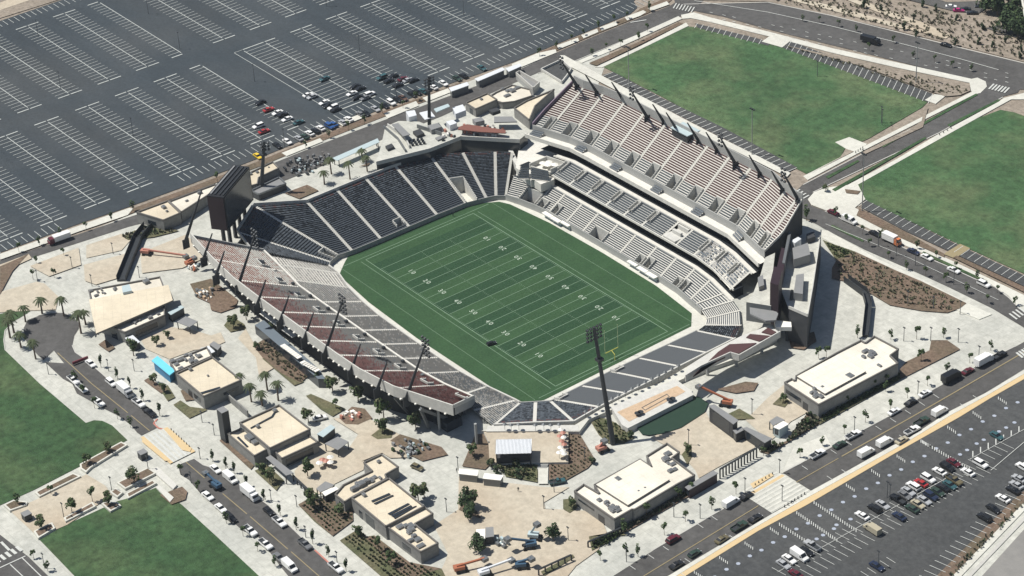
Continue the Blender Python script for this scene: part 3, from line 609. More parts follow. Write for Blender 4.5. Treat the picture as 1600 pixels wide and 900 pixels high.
# ------------------------------------------------------------ grandstands
DARKF = mat('shaded_gangway_floor', (.035, .037, .038), .9, (.05, .052, .052), .5, 1)  # dark colour paints the shade inside the gangway openings
DARKM = mat('dark_glass_and_shade', (.012, .016, .020), .7)  # matte dark glass; on the suite floors this near-black is painted shade
def rp(rail, t):
    for a, c in zip(rail, rail[1:]):
        if t <= c[0] + 1e-9:
            u = (t - a[0]) / max(1e-9, c[0] - a[0]); return Vector(lerp(a[1:], c[1:], u))
    return Vector(rail[-1][1:])
def R2(bx, by, bz, tx, ty, tz): return [(0, bx, by, bz), (1, tx, ty, tz)]
def section(root, ra, rb, n, colr, seats, k0=0, k1=None, off=.6, cuts=(), step=STEP, drop=1.6, name='seating_section', offb=None, pitch=.56, wallm=WALLC, sh=.38, thin=False):
    """stepped terrace between two rails with a row of seats on every step; colr(u,t)->seat material index"""
    k1 = n if k1 is None else k1; offb = off if offb is None else offb
    b = MB(); s = MB(); rs = random.Random(int(abs(ra[0][1] * 91 + rb[0][2] * 57 + rb[0][1] * 13)))
    for k in range(k0, k1):
        A0, B0, A1, B1 = rp(ra, k / n), rp(rb, k / n), rp(ra, (k + 1) / n), rp(rb, (k + 1) / n)
        iv = [(0., 1.)]
        for u0, u1, c0, c1 in cuts:
            if c0 <= k < c1:
                nv = []
                for p, q in iv:
                    if u1 <= p or u0 >= q: nv.append((p, q))
                    else:
                        if u0 > p: nv.append((p, u0))
                        if u1 < q: nv.append((u1, q))
                iv = nv
        def trim(P_, Q_):
            d = (Q_ - P_); l = max(.01, Vector((d.x, d.y)).length); return P_ + d * min(.48, off / l), Q_ - d * min(.48, offb / l)
        a0, b0 = trim(A0, B0); a1, b1 = trim(A1, B1)
        for u0, u1 in iv:
            p0, q0, p1, q1 = a0.lerp(b0, u0), a0.lerp(b0, u1), a1.lerp(b1, u0), a1.lerp(b1, u1)
            b.face([p0, q0, (q1.x, q1.y, q0.z), (p1.x, p1.y, p0.z)])
            b.face([(p1.x, p1.y, p0.z), (q1.x, q1.y, q0.z), q1, p1])
            def at(u, v, dz): e = p0.lerp(q0, u); f = p1.lerp(q1, u); return (e.x + (f.x - e.x) * v, e.y + (f.y - e.y) * v, e.z + dz)
            ln = (q0 - p0).length; ns = max(1, int(ln / pitch)); dd = (p1 - p0).length * .9
            for j in range(ns):
                ua, ub = j / ns, (j + .97) / ns; m = colr((j + .5) / ns * (u1 - u0) + u0, (k + .5) / n, rs)
                if m < 0: continue
                z0, z1 = .42, .44 + sh
                if thin:
                    th_, pn = thin; s.face([at(ua, pn, z0), at(ub, pn, z0), at(ub, .96, z0 + .02), at(ua, .96, z0 + .02)], m)
                    s.face([at(ua, pn, z0 - th_), at(ub, pn, z0 - th_), at(ub, pn, z0), at(ua, pn, z0)], m)
                    continue
                s.face([at(ua, .42, z0), at(ub, .42, z0), at(ub, .84, z0 + .03), at(ua, .84, z0 + .03)], m)
                s.face([at(ua, .42, z0 - .2), at(ub, .42, z0 - .2), at(ub, .42, z0), at(ua, .42, z0)], m)
                s.face([at(ua, .82, z0), at(ub, .82, z0), at(ub, .92, z1), at(ua, .92, z1)], m)
                s.face([at(ub, .96, z0 - .15), at(ua, .96, z0 - .15), at(ua, .92, z1), at(ub, .92, z1)], m)
    for u0, u1, c0, c1 in cuts:                       # opening where a gangway comes out
        c0 = max(c0, k0)
        fz = rp(ra, c0 / n).z - drop
        for k in range(c0, c1):
            P0, Q0, P1, Q1 = rp(ra, k / n), rp(rb, k / n), rp(ra, (k + 1) / n), rp(rb, (k + 1) / n)
            for u in (u0, u1):
                e, f = P0.lerp(Q0, u), P1.lerp(Q1, u); zt = e.z + 1.2
                b.beam((e.x, e.y, (zt + fz) / 2), (f.x, f.y, (zt + fz) / 2), .25, zt - fz, 1)
        P0, Q0, P1, Q1 = rp(ra, c0 / n), rp(rb, c0 / n), rp(ra, c1 / n), rp(rb, c1 / n)
        e0, e1, f0, f1 = P0.lerp(Q0, u0), P0.lerp(Q0, u1), P1.lerp(Q1, u0), P1.lerp(Q1, u1)
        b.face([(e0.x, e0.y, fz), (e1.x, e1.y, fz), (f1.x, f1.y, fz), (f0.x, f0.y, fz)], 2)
        b.beam((f0.x, f0.y, (f0.z + 1.1 + fz) / 2), (f1.x, f1.y, (f0.z + 1.1 + fz) / 2), .3, f0.z + 1.1 - fz, 1)
    o = b.build(name, [step, wallm, DARKF], root)
    if s.f: s.build('seat_rows', seats, o)
    return o
def aisle(root, r, n, wd=1.2, k0=0, k1=None, m=STAIR, name='aisle_stairs'):
    k1 = n if k1 is None else k1; b = MB()
    d = rp(r, 1) - rp(r, 0); side = Vector((-d.y, d.x, 0)).normalized() * wd / 2
    for k in range(2 * k0, 2 * k1):
        p, q = rp(r, k / n / 2), rp(r, (k + 1) / n / 2); z = p.z + .14
        b.face([(p.x + side.x, p.y + side.y, z), (p.x - side.x, p.y - side.y, z), (q.x - side.x, q.y - side.y, z), (q.x + side.x, q.y + side.y, z)])
        b.face([(p.x + side.x, p.y + side.y, z - .5), (p.x - side.x, p.y - side.y, z - .5), (p.x - side.x, p.y - side.y, z), (p.x + side.x, p.y + side.y, z)])
    return b.build(name, m, root)
def wall3(root, name, pts, h, th, m, mtop=None):
    """wall standing on a line of (x, y, z) points, height h above (may be a list)"""
    b = MB()
    for i, (a, c) in enumerate(zip(pts, pts[1:])):
        d = Vector((c[0] - a[0], c[1] - a[1], 0)); 
        if d.length < .01: continue
        nrm = Vector((-d.y, d.x, 0)).normalized() * th / 2
        q = [(a[0] - nrm.x, a[1] - nrm.y), (c[0] - nrm.x, c[1] - nrm.y), (c[0] + nrm.x, c[1] + nrm.y), (a[0] + nrm.x, a[1] + nrm.y)]
        za, zc = a[2], c[2]; ha = h[i] if isinstance(h, list) else h; hc = h[i + 1] if isinstance(h, list) else h
        bt = [(q[0][0], q[0][1], za), (q[1][0], q[1][1], zc), (q[2][0], q[2][1], zc), (q[3][0], q[3][1], za)]
        tp = [(q[0][0], q[0][1], za + ha), (q[1][0], q[1][1], zc + hc), (q[2][0], q[2][1], zc + hc), (q[3][0], q[3][1], za + ha)]
        b.face(tp, 1 if mtop else 0); b.face(bt[::-1])
        for k in range(4): b.face([bt[k], bt[(k + 1) % 4], tp[(k + 1) % 4], tp[k]])
    return b.build(name, [m, mtop] if mtop else m, root)
def rail_line(rails, t): return [tuple(rp(r, t)) for r in rails]

# --- end stand, dark seats (far left end of the pitch)
es = thing('end_grandstand', 'dark charcoal seated stand behind the end of the pitch beside the scoreboard', 'grandstand', (-75, 0, 0))
XR = [R2(-58.1, -38.3, 1.5, -74.4, -60.1, 10), R2(-60.2, -36.2, 1.5, -86.5, -58, 11.5), [(0, -62, -31.5, 1.5), (.75, -85.5, -40.3, 9.2), (1, -98, -43.5, 12)], R2(-61.2, -26, 1.5, -89.6, -25.8, 10), R2(-61, -13.3, 1.5, -89.7, -12.4, 10), R2(-61, -.5, 1.5, -89.7, .6, 10), R2(-61, 12.3, 1.5, -89.2, 14.2, 10), R2(-60.6, 25.5, 1.5, -87.5, 29, 10), R2(-58.5, 33.5, 1.5, -80.4, 39.5, 10), R2(-57.2, 37, 1.5, -72.5, 49, 10), R2(-54.5, 39.6, 1.5, -67, 53, 10.5)]
def c_dark(u, t, rs):
    q = rs.random()
    if t > .93 and q < .35: return 3
    return (1 if q < max(0, (t - .22)) * .6 else (2 if q > 1.0 - max(0, (t - .2)) * .2 else 0))
NX = 30
STEPX = mat('end_stand_step', (.10, .108, .115), .9, (.13, .137, .142), .5, 1)
for i in range(len(XR) - 1):
    cuts = ()
    if i == 1: cuts = ((.35, .85, 0, 5),)
    if i == 7: cuts = ((.0, .55, 0, 14),)
    if i == 4: cuts = ((.68, .95, 2, 5),)
    section(es, XR[i], XR[i + 1], NX, c_dark, [S_CX, S_BK, S_SX, S_DR], cuts=cuts, step=STEPX, thin=(.34, .30))
for i in range(1, len(XR)): aisle(es, XR[i], NX, 1.3 if i in (2, 3, 4, 5, 6, 7, 8, 9) else 1.0)
wall3(es, 'front_wall', [(p[0], p[1], 0) for p in rail_line(XR, 0)], 1.9, .25, STEPD)
wall3(es, 'rear_parapet', rail_line(XR[2:8], 1), 1.2, .4, WALLC)
wall3(es, 'rear_parapet', rail_line(XR[:3], 1), 1.3, .5, WALLG)
b = MB()
tp = rail_line(XR[2:], 1)
for a, c in zip(tp, tp[1:]): b.face([(a[0], a[1], GZ), (c[0], c[1], GZ), c, a])
b.build('rear_wall', WALLG, es)

# --- near side stand (Y-): grey lower rows, red upper rows
ss = thing('side_grandstand', 'near side stand with grey lower seats and red upper seats and light masts', 'grandstand', (0, -60, 0))
YL = [R2(-58.1, -38.3, 1.5, -69.6, -55.3, 8), R2(-51.8, -38.6, 1.5, -62.5, -57, 8), R2(-41, -41.5, 1.5, -50, -59, 8), R2(-30, -43.2, 1.5, -31, -60, 8), R2(-18.5, -44.2, 1.5, -18.5, -60, 8), R2(-6.6, -44.4, 1.5, -6.6, -60, 8), R2(5.1, -44.5, 1.5, 5.1, -60, 8), R2(16.8, -44.5, 1.5, 16.8, -60, 8), R2(28.5, -44.3, 1.5, 29, -59.7, 8), R2(41.5, -43, 1.5, 47.8, -57.2, 8), R2(54.3, -40.8, 1.5, 57.5, -59.5, 8), R2(56.4, -40.6, 1.5, 68.3, -60, 8)]
def c_low(u, t, rs):
    q = rs.random(); return 0 if q < .82 else (1 if q < .92 else 2)
def c_lowlight(u, t, rs):
    q = rs.random(); return 1 if q < .8 else 0
def c_chk(u, t, rs):
    q = rs.random(); return 0 if q < .35 else (2 if q < .7 else 1)
for i in range(len(YL) - 1):
    c = c_lowlight if i < 2 else (c_chk if i >= 8 else c_low)
    section(ss, YL[i], YL[i + 1], 19, c, [S_GR, S_LG, S_SL], step=STEPL if i < 2 else STEP, sh=.42)
for r in YL[1:]: aisle(ss, r, 19, 1.1)
wall3(ss, 'front_wall', [(p[0], p[1], 0) for p in rail_line(YL, 0)], 2.2, .5, WALLC)
YU = [R2(-71.5, -56.5, 9.2, -82.5, -78.5, 19), R2(-54.8, -58.6, 9.2, -63, -81.5, 20), R2(-42.5, -60.4, 9.2, -46, -83.3, 20), R2(-31, -60.6, 9.2, -31.4, -83.6, 20), R2(-18.5, -60.6, 9.2, -18.5, -83.6, 20), R2(-6.6, -60.6, 9.2, -6.6, -83.6, 20), R2(5.1, -60.6, 9.2, 5.1, -83.6, 20), R2(16.8, -60.6, 9.2, 16.8, -83.6, 20), R2(28.5, -60.4, 9.2, 29.5, -83.2, 20), R2(41, -59, 9.2, 45, -80.8, 20), R2(53.4, -56.4, 9.2, 66.3, -73.2, 20)]
NU = 27
def c_up(u, t, rs):
    q = rs.random(); f = min(1, max(0, (t - .30) / .5))
    if q < min(1, f * 1.6) * .92: return 1 if rs.random() < .85 else 2
    return 0 if rs.random() < .85 else 3
def c_uplight(u, t, rs):
    q = rs.random()
    if q < .45 + .45 * t: return 5 if t > .45 or q < .2 else 4
    return 4
def c_upred(u, t, rs):
    q = rs.random(); return 2 if q < .2 else (1 if q < .93 else 0)
for i in range(len(YU) - 1):
    c = c_uplight if i < 2 else (c_upred if i >= 8 else c_up)
    section(ss, YU[i], YU[i + 1], NU, c, [S_GR, S_RD, S_DR, S_SL, S_LG, S_RG], step=STEPL if i < 2 else STEP, cuts=((.66, .93, 5, 8),) if i < 10 else (), sh=.45)
for r in YU[1:-1]: aisle(ss, r, NU, 1.0, m=STEPL)
wall3(ss, 'tier_parapet', [(p[0], p[1], 7.6) for p in rail_line(YU, 0)], 2.4, .6, WALLC, STEPL)
T = rail_line(YU, 1)
wall3(ss, 'rear_screen_wall', [(p[0], p[1] - .3, 17.2) for p in T], 4.0, .4, WALLC)
wall3(ss, 'end_parapet', [tuple(rp(YU[-1], k / 8)) for k in range(9)], 1.3, .5, WALLC); wall3(ss, 'end_parapet', [tuple(rp(YU[0], k / 8)) for k in range(9)], 1.2, .5, WALLG)
# right-hand end: outer face of the cantilever
b = MB(); r = YU[-1]
for k in range(8):
    p, q = rp(r, k / 8), rp(r, (k + 1) / 8); b.face([(p.x + .3, p.y, p.z - 2.6), (q.x + .3, q.y, q.z - 2.6), (q.x + .3, q.y, q.z + .2), (p.x + .3, p.y, p.z + .2)])
b.build('end_fascia', WALLG, ss)
b = MB()
for i in range(len(YU) - 1):
    p, q, r_, s_ = rp(YU[i], 0), rp(YU[i + 1], 0), rp(YU[i + 1], 1), rp(YU[i], 1)
    b.face([(p.x, p.y, p.z - 1.6), (s_.x, s_.y - .4, s_.z - 2.8), (r_.x, r_.y - .4, r_.z - 2.8), (q.x, q.y, q.z - 1.6)])
b.build('underside', STEEL, ss)
b = MB()                                            # brackets under the screen wall
for i in range(len(T) - 1):
    for k in range(4):
        p = lerp(T[i], T[i + 1], (k + .5) / 4); b.box(p[0] - .3, p[1] - 1.0, 17.0, p[0] + .3, p[1] - .5, 17.4)
b.build('bracket_row', CANV, ss)
def fin(root, base, a, h, inward=1, w0=1.4, name='roof_fin'):
    """tapering dark fin leaning in over the seats"""
    b = MB(); x, y, z = base; n = 6
    for k in range(n):
        t0, t1 = k / n, (k + 1) / n
        p = (x, y + inward * a * t0, z + h * t0); q = (x, y + inward * a * t1, z + h * t1)
        w_ = w0 * (1 - t0 * .72); w2 = w0 * (1 - t1 * .72)
        for sx in (-.14, .14): b.face([(x + sx, p[1] - inward * w_ / 2, p[2]), (x + sx, p[1] + inward * w_ / 2, p[2]), (x + sx, q[1] + inward * w2 / 2, q[2]), (x + sx, q[1] - inward * w2 / 2, q[2])])
        for e in (-1, 1): b.face([(x - .14, p[1] + e * w_ / 2, p[2]), (x + .14, p[1] + e * w_ / 2, p[2]), (x + .14, q[1] + e * w2 / 2, q[2]), (x - .14, q[1] + e * w2 / 2, q[2])])
    b.box(x - .16, y - 1.3, z - 3.2, x + .16, y + 1.3, z + .6)
    return b.build(name, STEEL, root)
def lights_head(root, c, nx, nz, dx=1.0, dz=1.15, ang=0.0, tilt=0, name='floodlight_bank'):
    b = MB(); ca, sa = math.cos(ang), math.sin(ang)
    for i in range(nx):
        for j in range(nz):
            o = (i - (nx - 1) / 2) * dx; p = (c[0] + ca * o, c[1] + sa * o, c[2] + (j - (nz - 1) / 2) * dz)
            b.cyl((p[0] - sa * .3, p[1] + ca * .3, p[2] + .1), (p[0] + sa * .35, p[1] - ca * .35, p[2] - .12), .50, .36, 8)
    for j in range(nz): b.beam((c[0] - ca * nx * dx / 2, c[1] - sa * nx * dx / 2, c[2] + (j - (nz - 1) / 2) * dz - .2), (c[0] + ca * nx * dx / 2, c[1] + sa * nx * dx / 2, c[2] + (j - (nz - 1) / 2) * dz - .2), .12)
    return b.build(name, STEEL, root)
def mast_arm(root, base, a, h, inward=1, head=True, nx=3, nz=5):
    g = fin(root, base, a, h, inward, 1.5, 'light_mast')
    x, y, z = base
    if head: lights_head(g, (x, y + inward * a * .98, z + h * .92), nx, nz, 1.45, 1.5)
    return g
for px in ((187 / 1, 0),): pass
def at_top(px, z): return G(px[0], px[1], z)
ZT = 18.6
for px in ((318, 404), (337, 432), (401, 478), (437, 503), (475, 530), (548, 580), (589, 609)):
    x, y, z = at_top(px, ZT); fin(ss, (x, y, z), 4.7, 8.3, 1)
for px, hd in (((290, 376), False), (((372), 447), True), ((507, 553), True), ((635, 622), True)):
    x, y, z = at_top(px, ZT); mast_arm(ss, (x, y, z), 9.0, 16.8, 1, hd)
# raking frames and columns below
for i in range(12):
    x = -66 + i * 11.0; top = (x, -80.5 + max(0, abs(x) - 44) * .2, 16.2)
    b = MB(); b.beam(top, (x + 2, -66, GZ), 1.0, 1.0); b.beam((top[0], top[1], 16.0), (x - 1, -75, GZ), .8, .8); b.beam((x, -62, GZ), (x, -62, 11), 1, 1)
    b.build('raking_column', STEELG if i > 8 else STEEL, ss)
for px, zt in (((745, 695), 14.5), ((687, 672), 16.5)):
    x, y, z = G(*px); b = MB(); b.cyl((x, y, GZ), (x, y, zt), .45, .45, 8); b.build('round_column', POLEL, ss)
b = MB()
for x0 in range(-60, 60, 12): b.box(x0, -72, GZ, x0 + 11.6, -66, 9.8)
b.build('concourse_room', GLASSD, ss)
b = MB(); fl = [(-64, -76.5), (-46, -79.3), (24, -79.5), (38, -77.8), (52, -72)]
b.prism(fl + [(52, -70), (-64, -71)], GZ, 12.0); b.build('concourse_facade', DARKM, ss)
S_SL2 = mat('seat_light_slate', (.088, .096, .102), .6)
# --- far end stand (X+)
fs = thing('low_end_grandstand', 'single low tier of slate seats nearest the bottom right of the pitch', 'grandstand', (75, 0, 0))
KR = [R2(56.4, -40.6, 1.5, 68.3, -60, 8), R2(59.5, -36.5, 1.5, 76.1, -49.7, 8), R2(62.4, -32.6, 1.5, 84, -40, 8), R2(62.5, -31, 1.5, 83.2, -28.5, 8), R2(62.4, -19.5, 1.5, 83.2, -17.2, 8), R2(62.3, -7, 1.5, 83.2, -6, 8), R2(62.6, 5.1, 1.5, 83, 5.6, 8), R2(63, 17.3, 1.5, 83, 17.6, 8), R2(63.2, 30.5, 1.5, 83, 30, 8)]
def c_slate(u, t, rs): return 0 if rs.random() < .93 else 2
def c_mix(u, t, rs):
    q = rs.random()
    if t > .85 and q < .5: return 3
    return 0 if q < .3 else (1 if q < .55 else 2)
def c_mixr(u, t, rs): return -1 if rs.random() < .05 else c_mix(u, t, rs)
for i in range(len(KR) - 1):
    cuts = ((.0, .3, 0, 3),) if i in (3, 5) else ()
    if i == 2: cuts = ((.3, 1, 0, 24),)
    section(fs, KR[i], KR[i + 1], 24, c_slate if i >= 3 else c_mix, [S_SL2 if i >= 3 else S_SX, S_BK, S_SL2 if i >= 3 else S_CX, S_DR], cuts=cuts if i != 2 else (), step=STEPX, sh=.42, thin=(.14, .22) if i >= 3 else (.3, .4))
# triangular block between the corner and the straight rows
for r in KR[1:]: aisle(fs, r, 24, 1.2)
wall3(fs, 'front_wall', [(p[0], p[1], 0) for p in rail_line(KR, 0)], 1.9, .4, STEPD)
wall3(fs, 'rear_kerb', [(p[0], p[1], GZ) for p in rail_line(KR, 1)], 2.3, .5, WALLC)
b = MB(); b.prism([q[:2] for q in PG([(752, 673), (905, 674), (920, 655), (955, 640), (1055, 597), (1080, 586), (1110, 574), (1150, 560), (1215, 528), (1200, 505), (1150, 534), (1104, 554), (1030, 599), (990, 612), (940, 638), (898, 664), (835, 666), (770, 668)], 8)], GZ - .2, 7.95, 0, 1); struct(b.build('concourse', [WALLC, WALK]))
# light striped corner terraces
cr = [R2(63.2, 30.5, 1.5, 83, 30, 8), R2(62.3, 35, 1.5, 78, 37, 8), R2(59.5, 38.3, 1.5, 70.5, 43.5, 7.6), R2(54.5, 40.1, 1.8, 63.6, 46.6, 7)]
def c_bench(u, t, rs): return 0
def c_spk(u, t, rs): q = rs.random(); return 0 if q < .45 else (1 if q < .8 else -1)
for i in range(3): section(fs, cr[i], cr[i + 1], 17 if i else 20, c_bench if i else c_mix, [S_CH, S_SL, S_BK, S_DR] if not i else [S_CH], step=STEPL if i else STEPD, off=.5, pitch=.56 if not i else 9, sh=.3, thin=(.28, .50) if i else False)
for r in cr[1:]: aisle(fs, r, 17, 1.0)
# raised rear terrace with maroon seats
def prism_px(mb, px, z, z0, m=0, mtop=None): mb.prism([q[:2] for q in PG(px, z)], z0, z, m, mtop)
b = MB(); prism_px(b, [(1069, 590), (1093, 575), (1141, 554), (1154, 558), (1219, 520), (1203, 508), (1160, 524), (1118, 545), (1100, 556), (1075, 572)], 14.2, 12.8); b.build('terrace_slab', WALLC, fs)
for px in ([(1083, 588), (1095, 575), (1133, 558), (1140, 551), (1122, 550)], [(1122, 550), (1140, 538), (1182, 536), (1155, 552)], [(1166, 527), (1172, 522), (1205, 525), (1186, 533)], [(1190, 519), (1200, 512), (1213, 519), (1206, 523)]):
    b = MB(); p = PG(px, 14.5); b.prism([q[:2] for q in p], 14.1, 14.6, 0); o = b.build('terrace_seating', S_DR, fs)
wall3(fs, 'terrace_parapet', [G(x, y, 12.9) for x, y in ((1071, 596), (1095, 581), (1141, 560), (1155, 564), (1219, 527))], 2.5, .35, WALLC)
for px in ((1105, 592), (1150, 578), (1190, 558)):
    x, y, z = G(*px); b = MB(); b.cyl((x - 1.5, y + 1.5, GZ), (x - 1.5, y + 1.5, 12.9), .5, .5, 8); b.build('terrace_column', WALLG, fs)

# --- main stand (Y+)
ms = thing('main_grandstand', 'tall main stand with pale lower bowl, club tier and striped red upper deck', 'grandstand', (0, 60, 0))
def yo(x): return -max(0, abs(x) - 43) * .26
LX = [-58.4, -49.6, -41.2, -33.5, -23.5, -14, -3, 7, 18.5, 29, 38.7, 48, 58, 63.6]
def lr(x):
    e = yo(x); fx = x * .985 if abs(x) > 40 else x
    fy = 43.6 - max(0, abs(fx) - 36) * .19
    if x < -57: return R2(-54.5, 39.6, 1.6, -58.8, 46.6, 6.4)
    if x > 63: return R2(54.8, 40.1, 1.8, 63.6, 46.4, 6.6)
    if x > 57: return R2(50.5, 41.0, 2, 57.5, 47.8, 6.6)
    return R2(fx, fy, 2.0, x, 51.3 + e, 6.5)
LR = [lr(x) for x in LX]
for i in range(len(LR) - 1):
    cuts = ()
    if i in (2,): cuts = ((.1, .6, 0, 4),)
    if i == 1: cuts = ((.05, .95, 0, 6),)
    if i == 5: cuts = ((.35, 1, 0, 5),)
    if i in (3, 8, 10): cuts = ((.1, .4, 0, 5),)
    if i in (7, 9): cuts = ((.72, .98, 0, 4),)
    section(ms, LR[i], LR[i + 1], 11, c_bench, [S_CH], step=STEPL, cuts=cuts, sh=.30, thin=(.30, .50), pitch=9, off=.5, drop=1.9)
for r in LR[1:]: aisle(ms, r, 11, .9)
wall3(ms, 'front_wall', [(p[0], p[1], 0) for p in rail_line(LR, 0)], 2.6, .3, WALLG)
XS = [-58, -50, -42, -33, -23, -12, -2, 8, 18, 28, 38, 48, 56, 62.5]
def line(y, z, xs=XS, ex=1.0): return [(x, y + yo(x) * ex, z) for x in xs]
def band(root, name, l0, l1, m):
    b = MB()
    for (a, c), (d, e) in zip(zip(l0, l0[1:]), zip(l1, l1[1:])): b.face([a, c, e, d])
    return b.build(name, m, root)
band(ms, 'cross_walk', line(51.2, 6.5), line(54.3, 6.5), STEPL); wall3(ms, 'walk_parapet', line(51.4, 6.5, XS[1:]), .5, .3, WALLC)
band(ms, 'suite_glazing', line(57.5, 6.5), line(57.5, 9.9), DARKM); band(ms, 'suite_soffit', line(53.2, 9.85), line(57.6, 9.85), DARKM); band(ms, 'suite_floor_shade', line(53.4, 6.55), line(57.6, 6.55), DARKM)  # floor coloured near-black as painted shade under the club tier
wall3(ms, 'club_fascia', line(53.0, 9.9, XS[2:]), .8, .35, STEPL)
CX = [-43, -33, -23, -12, -2, 8, 19, 26.5, 36, 45, 54, 61]
def crr(x): return R2(x, 53.1 + yo(x) * 1.15, 10, x, 61.4 + yo(x), 13)
CRR = [crr(x) for x in CX]
for i in range(len(CRR) - 1):
    if i == 6: continue
    section(ms, CRR[i], CRR[i + 1], 9, c_spk if i >= 8 else c_bench, [S_SL, S_LG] if i >= 8 else [S_CH], step=STEPL if i >= 8 else STEP, cuts=((-.02, .17, 3, 8),) if i < 6 or i in (8, 9, 10) else (), off=.5, drop=.2, sh=.32, pitch=.7 if i >= 8 else 9, thin=(.42, .42) if i < 8 else False)
for r in CRR: aisle(ms, r, 9, .9)
b = MB(); b.prism([(19.6, 53.4), (25.9, 53.4), (25.9, 61), (19.6, 61)], 9.8, 11.2); b.box(20.5, 57, 11.2, 25, 58, 12.6); b.box(20, 60.2, 11.2, 25.6, 61, 13); b.build('camera_platform', WALLC, ms)
b = MB(); b.prism([(-53, 50.8), (-43.6, 53.2), (-43.6, 60.8), (-53, 58.4)], 9.6, 10.2, 0, 1); b.box(-53.2, 50.5, 10.2, -52.8, 58.5, 12.2); b.box(-43.9, 53.2, 10.2, -43.5, 61, 12.6); b.build('suite_balcony', [WALLC, STEPL], ms)
wall3(ms, 'balcony_parapet', [(-53, 50.7, 10.2), (-43.6, 53.1, 10.2)], 1.1, .4, WALLC); wall3(ms, 'balcony_parapet', [(-53, 58.6, 10.2), (-43.6, 61, 10.2)], 2.2, .4, WALLC)
b = MB()
for q in ((-50, 54.5), (-47.5, 55), (-49, 56.6), (-46, 57)): b.cyl((q[0], q[1], 10.2), (q[0], q[1], 12.3), .08); b.cyl((q[0], q[1], 12.1), (q[0], q[1], 12.6), 1.4, .1, 8)
b.build('balcony_parasol', CANV, ms)
band(ms, 'club_walk', line(61.3, 13.0, XS[1:]), line(67.6, 13.0, XS[1:]), STEPL); wall3(ms, 'club_rear_parapet', line(61.7, 13, XS[1:]), .35, .5, WALLC)
band(ms, 'upper_suite_glazing', line(67.5, 13.0), line(67.5, 16.3), DARKM); band(ms, 'upper_suite_floor_shade', line(63.6, 13.05), line(67.6, 13.05), DARKM)  # dark sheet over the walk paints the shade under the upper deck
UXe = [-64.5, -54, -44, -34, -24, -12, -1, 10, 21, 32, 43, 54, 64.5]
band(ms, 'deck_soffit', line(63.4, 16.2, UXe), line(83, 16.2, UXe, .8), STEEL)
wall3(ms, 'deck_fascia', line(63.3, 16.2, UXe), 1.6, .4, STEPL)
band(ms, 'wheelchair_platform', line(63.5, 17.2, UXe), line(67.1, 17.2, UXe), STEPL)
UX = [-65, -57.5, -47.5, -36.5, -25, -13, -1.6, 10, 21.5, 32.5, 43.5, 53.5, 60.5, 66]
NUp = 23
def ur(x):
    if x < -60: return [(0, -64.5, 61.6, 19.5), (.33, -64, 67.3, 23.6), (1, -62.3, 80.3, 32)]
    if x > 62: return [(0, 62.5, 62.5, 19.5), (.40, 64.5, 68.5, 24.6), (1, 61.8, 80.2, 32)]
    return R2(x, 67 + yo(x), 19.5, x * (.985 if abs(x) > 50 else 1), 83.6 + yo(x) * .85, 32)
UR = [ur(x) for x in UX]
def c_deck(u, t, rs): return 1 if t > .25 else 0
for i in range(len(UR) - 1):
    section(ms, UR[i], UR[i + 1], NUp, c_deck, [S_CH, S_DR], step=STEPL, cuts=((.62, .96, 0, 6),) if i < 12 else (), off=.55, drop=2.2, thin=(.38, .52), pitch=9, name='upper_seating_section')
for r in UR[1:-1]: aisle(ms, r, NUp, 1.1)
wall3(ms, 'deck_front_wall', [(p[0], p[1], 17.2) for p in rail_line(UR, 0)], 3.0, .4, WALLG)
for i in range(0, 12, 2):                             # small front blocks of seats
    a, c = R2(UXe[i] + 1, 63.9 + yo(UXe[i]), 17.3, UXe[i] + 1, 66.6 + yo(UXe[i]), 18.4), R2(UXe[i] + 6, 63.9 + yo(UXe[i] + 6), 17.3, UXe[i] + 6, 66.6 + yo(UXe[i] + 6), 18.4)
    section(ms, a, c, 3, c_bench, [S_SL], step=STEPL, off=.2, name='front_seating_block')
TB = rail_line(UR[0:], 1)
wall3(ms, 'rear_screen_wall', [(p[0], p[1] + .4, 31) for p in TB], 4.2, .4, WALLG)
wall3(ms, 'end_parapet', [tuple(rp(UR[0], k / 9)) for k in range(10)], 1.5, .5, mat('violet_tinted_parapet', (.16, .12, .16), .7, (.2, .15, .2), .5, 1)); wall3(ms, 'end_parapet', [tuple(rp(UR[-1], k / 9)) for k in range(10)], 1.0, .3, STEPL)
b = MB(); 
for rr, sg in ((UR[0], -1), (UR[-1], 1)):
    for k in range(9):
        p, q = rp(rr, k / 9), rp(rr, (k + 1) / 9); b.face([(p.x + .3 * sg, p.y, 16.2), (q.x + .3 * sg, q.y, 16.2), (q.x + .3 * sg, q.y, q.z), (p.x + .3 * sg, p.y, p.z)])
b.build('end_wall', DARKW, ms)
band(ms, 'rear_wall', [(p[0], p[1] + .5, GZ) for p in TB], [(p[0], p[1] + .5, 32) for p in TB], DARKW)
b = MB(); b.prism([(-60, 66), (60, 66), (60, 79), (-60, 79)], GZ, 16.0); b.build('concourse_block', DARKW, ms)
for px in ((933, 145), (974, 157), (1038, 192), (1059, 205), (1092, 221), (1121, 236), (1188, 272), (1223, 297)):
    x, y, z = at_top(px, 32); fin(ms, (x, y, z), 5.4, 9.6, -1)
for px in ((902, 135), (1011, 183), (1149, 256), (1247, 312)):
    x, y, z = at_top(px, 32); mast_arm(ms, (x, y, z), 7.3, 13.5, -1, True, 2, 4)
b = MB(); x, y, z = at_top((1071, 212), 31); b.box(x - 4, y - 3, 31, x + 4.5, y + 2.5, 33.6, 0, 1); b.box(x - 4.5, y - 3.3, 33.6, x + 4.8, y + 3, 33.9, 1); b.build('camera_cabin', [DARKW, METB], ms)
b = MB(); x, y, z = G(1246, 368, 19); b.cyl((x, y, GZ), (x, y, 33), .55, .5, 8); b.build('end_column', STEEL, ms)
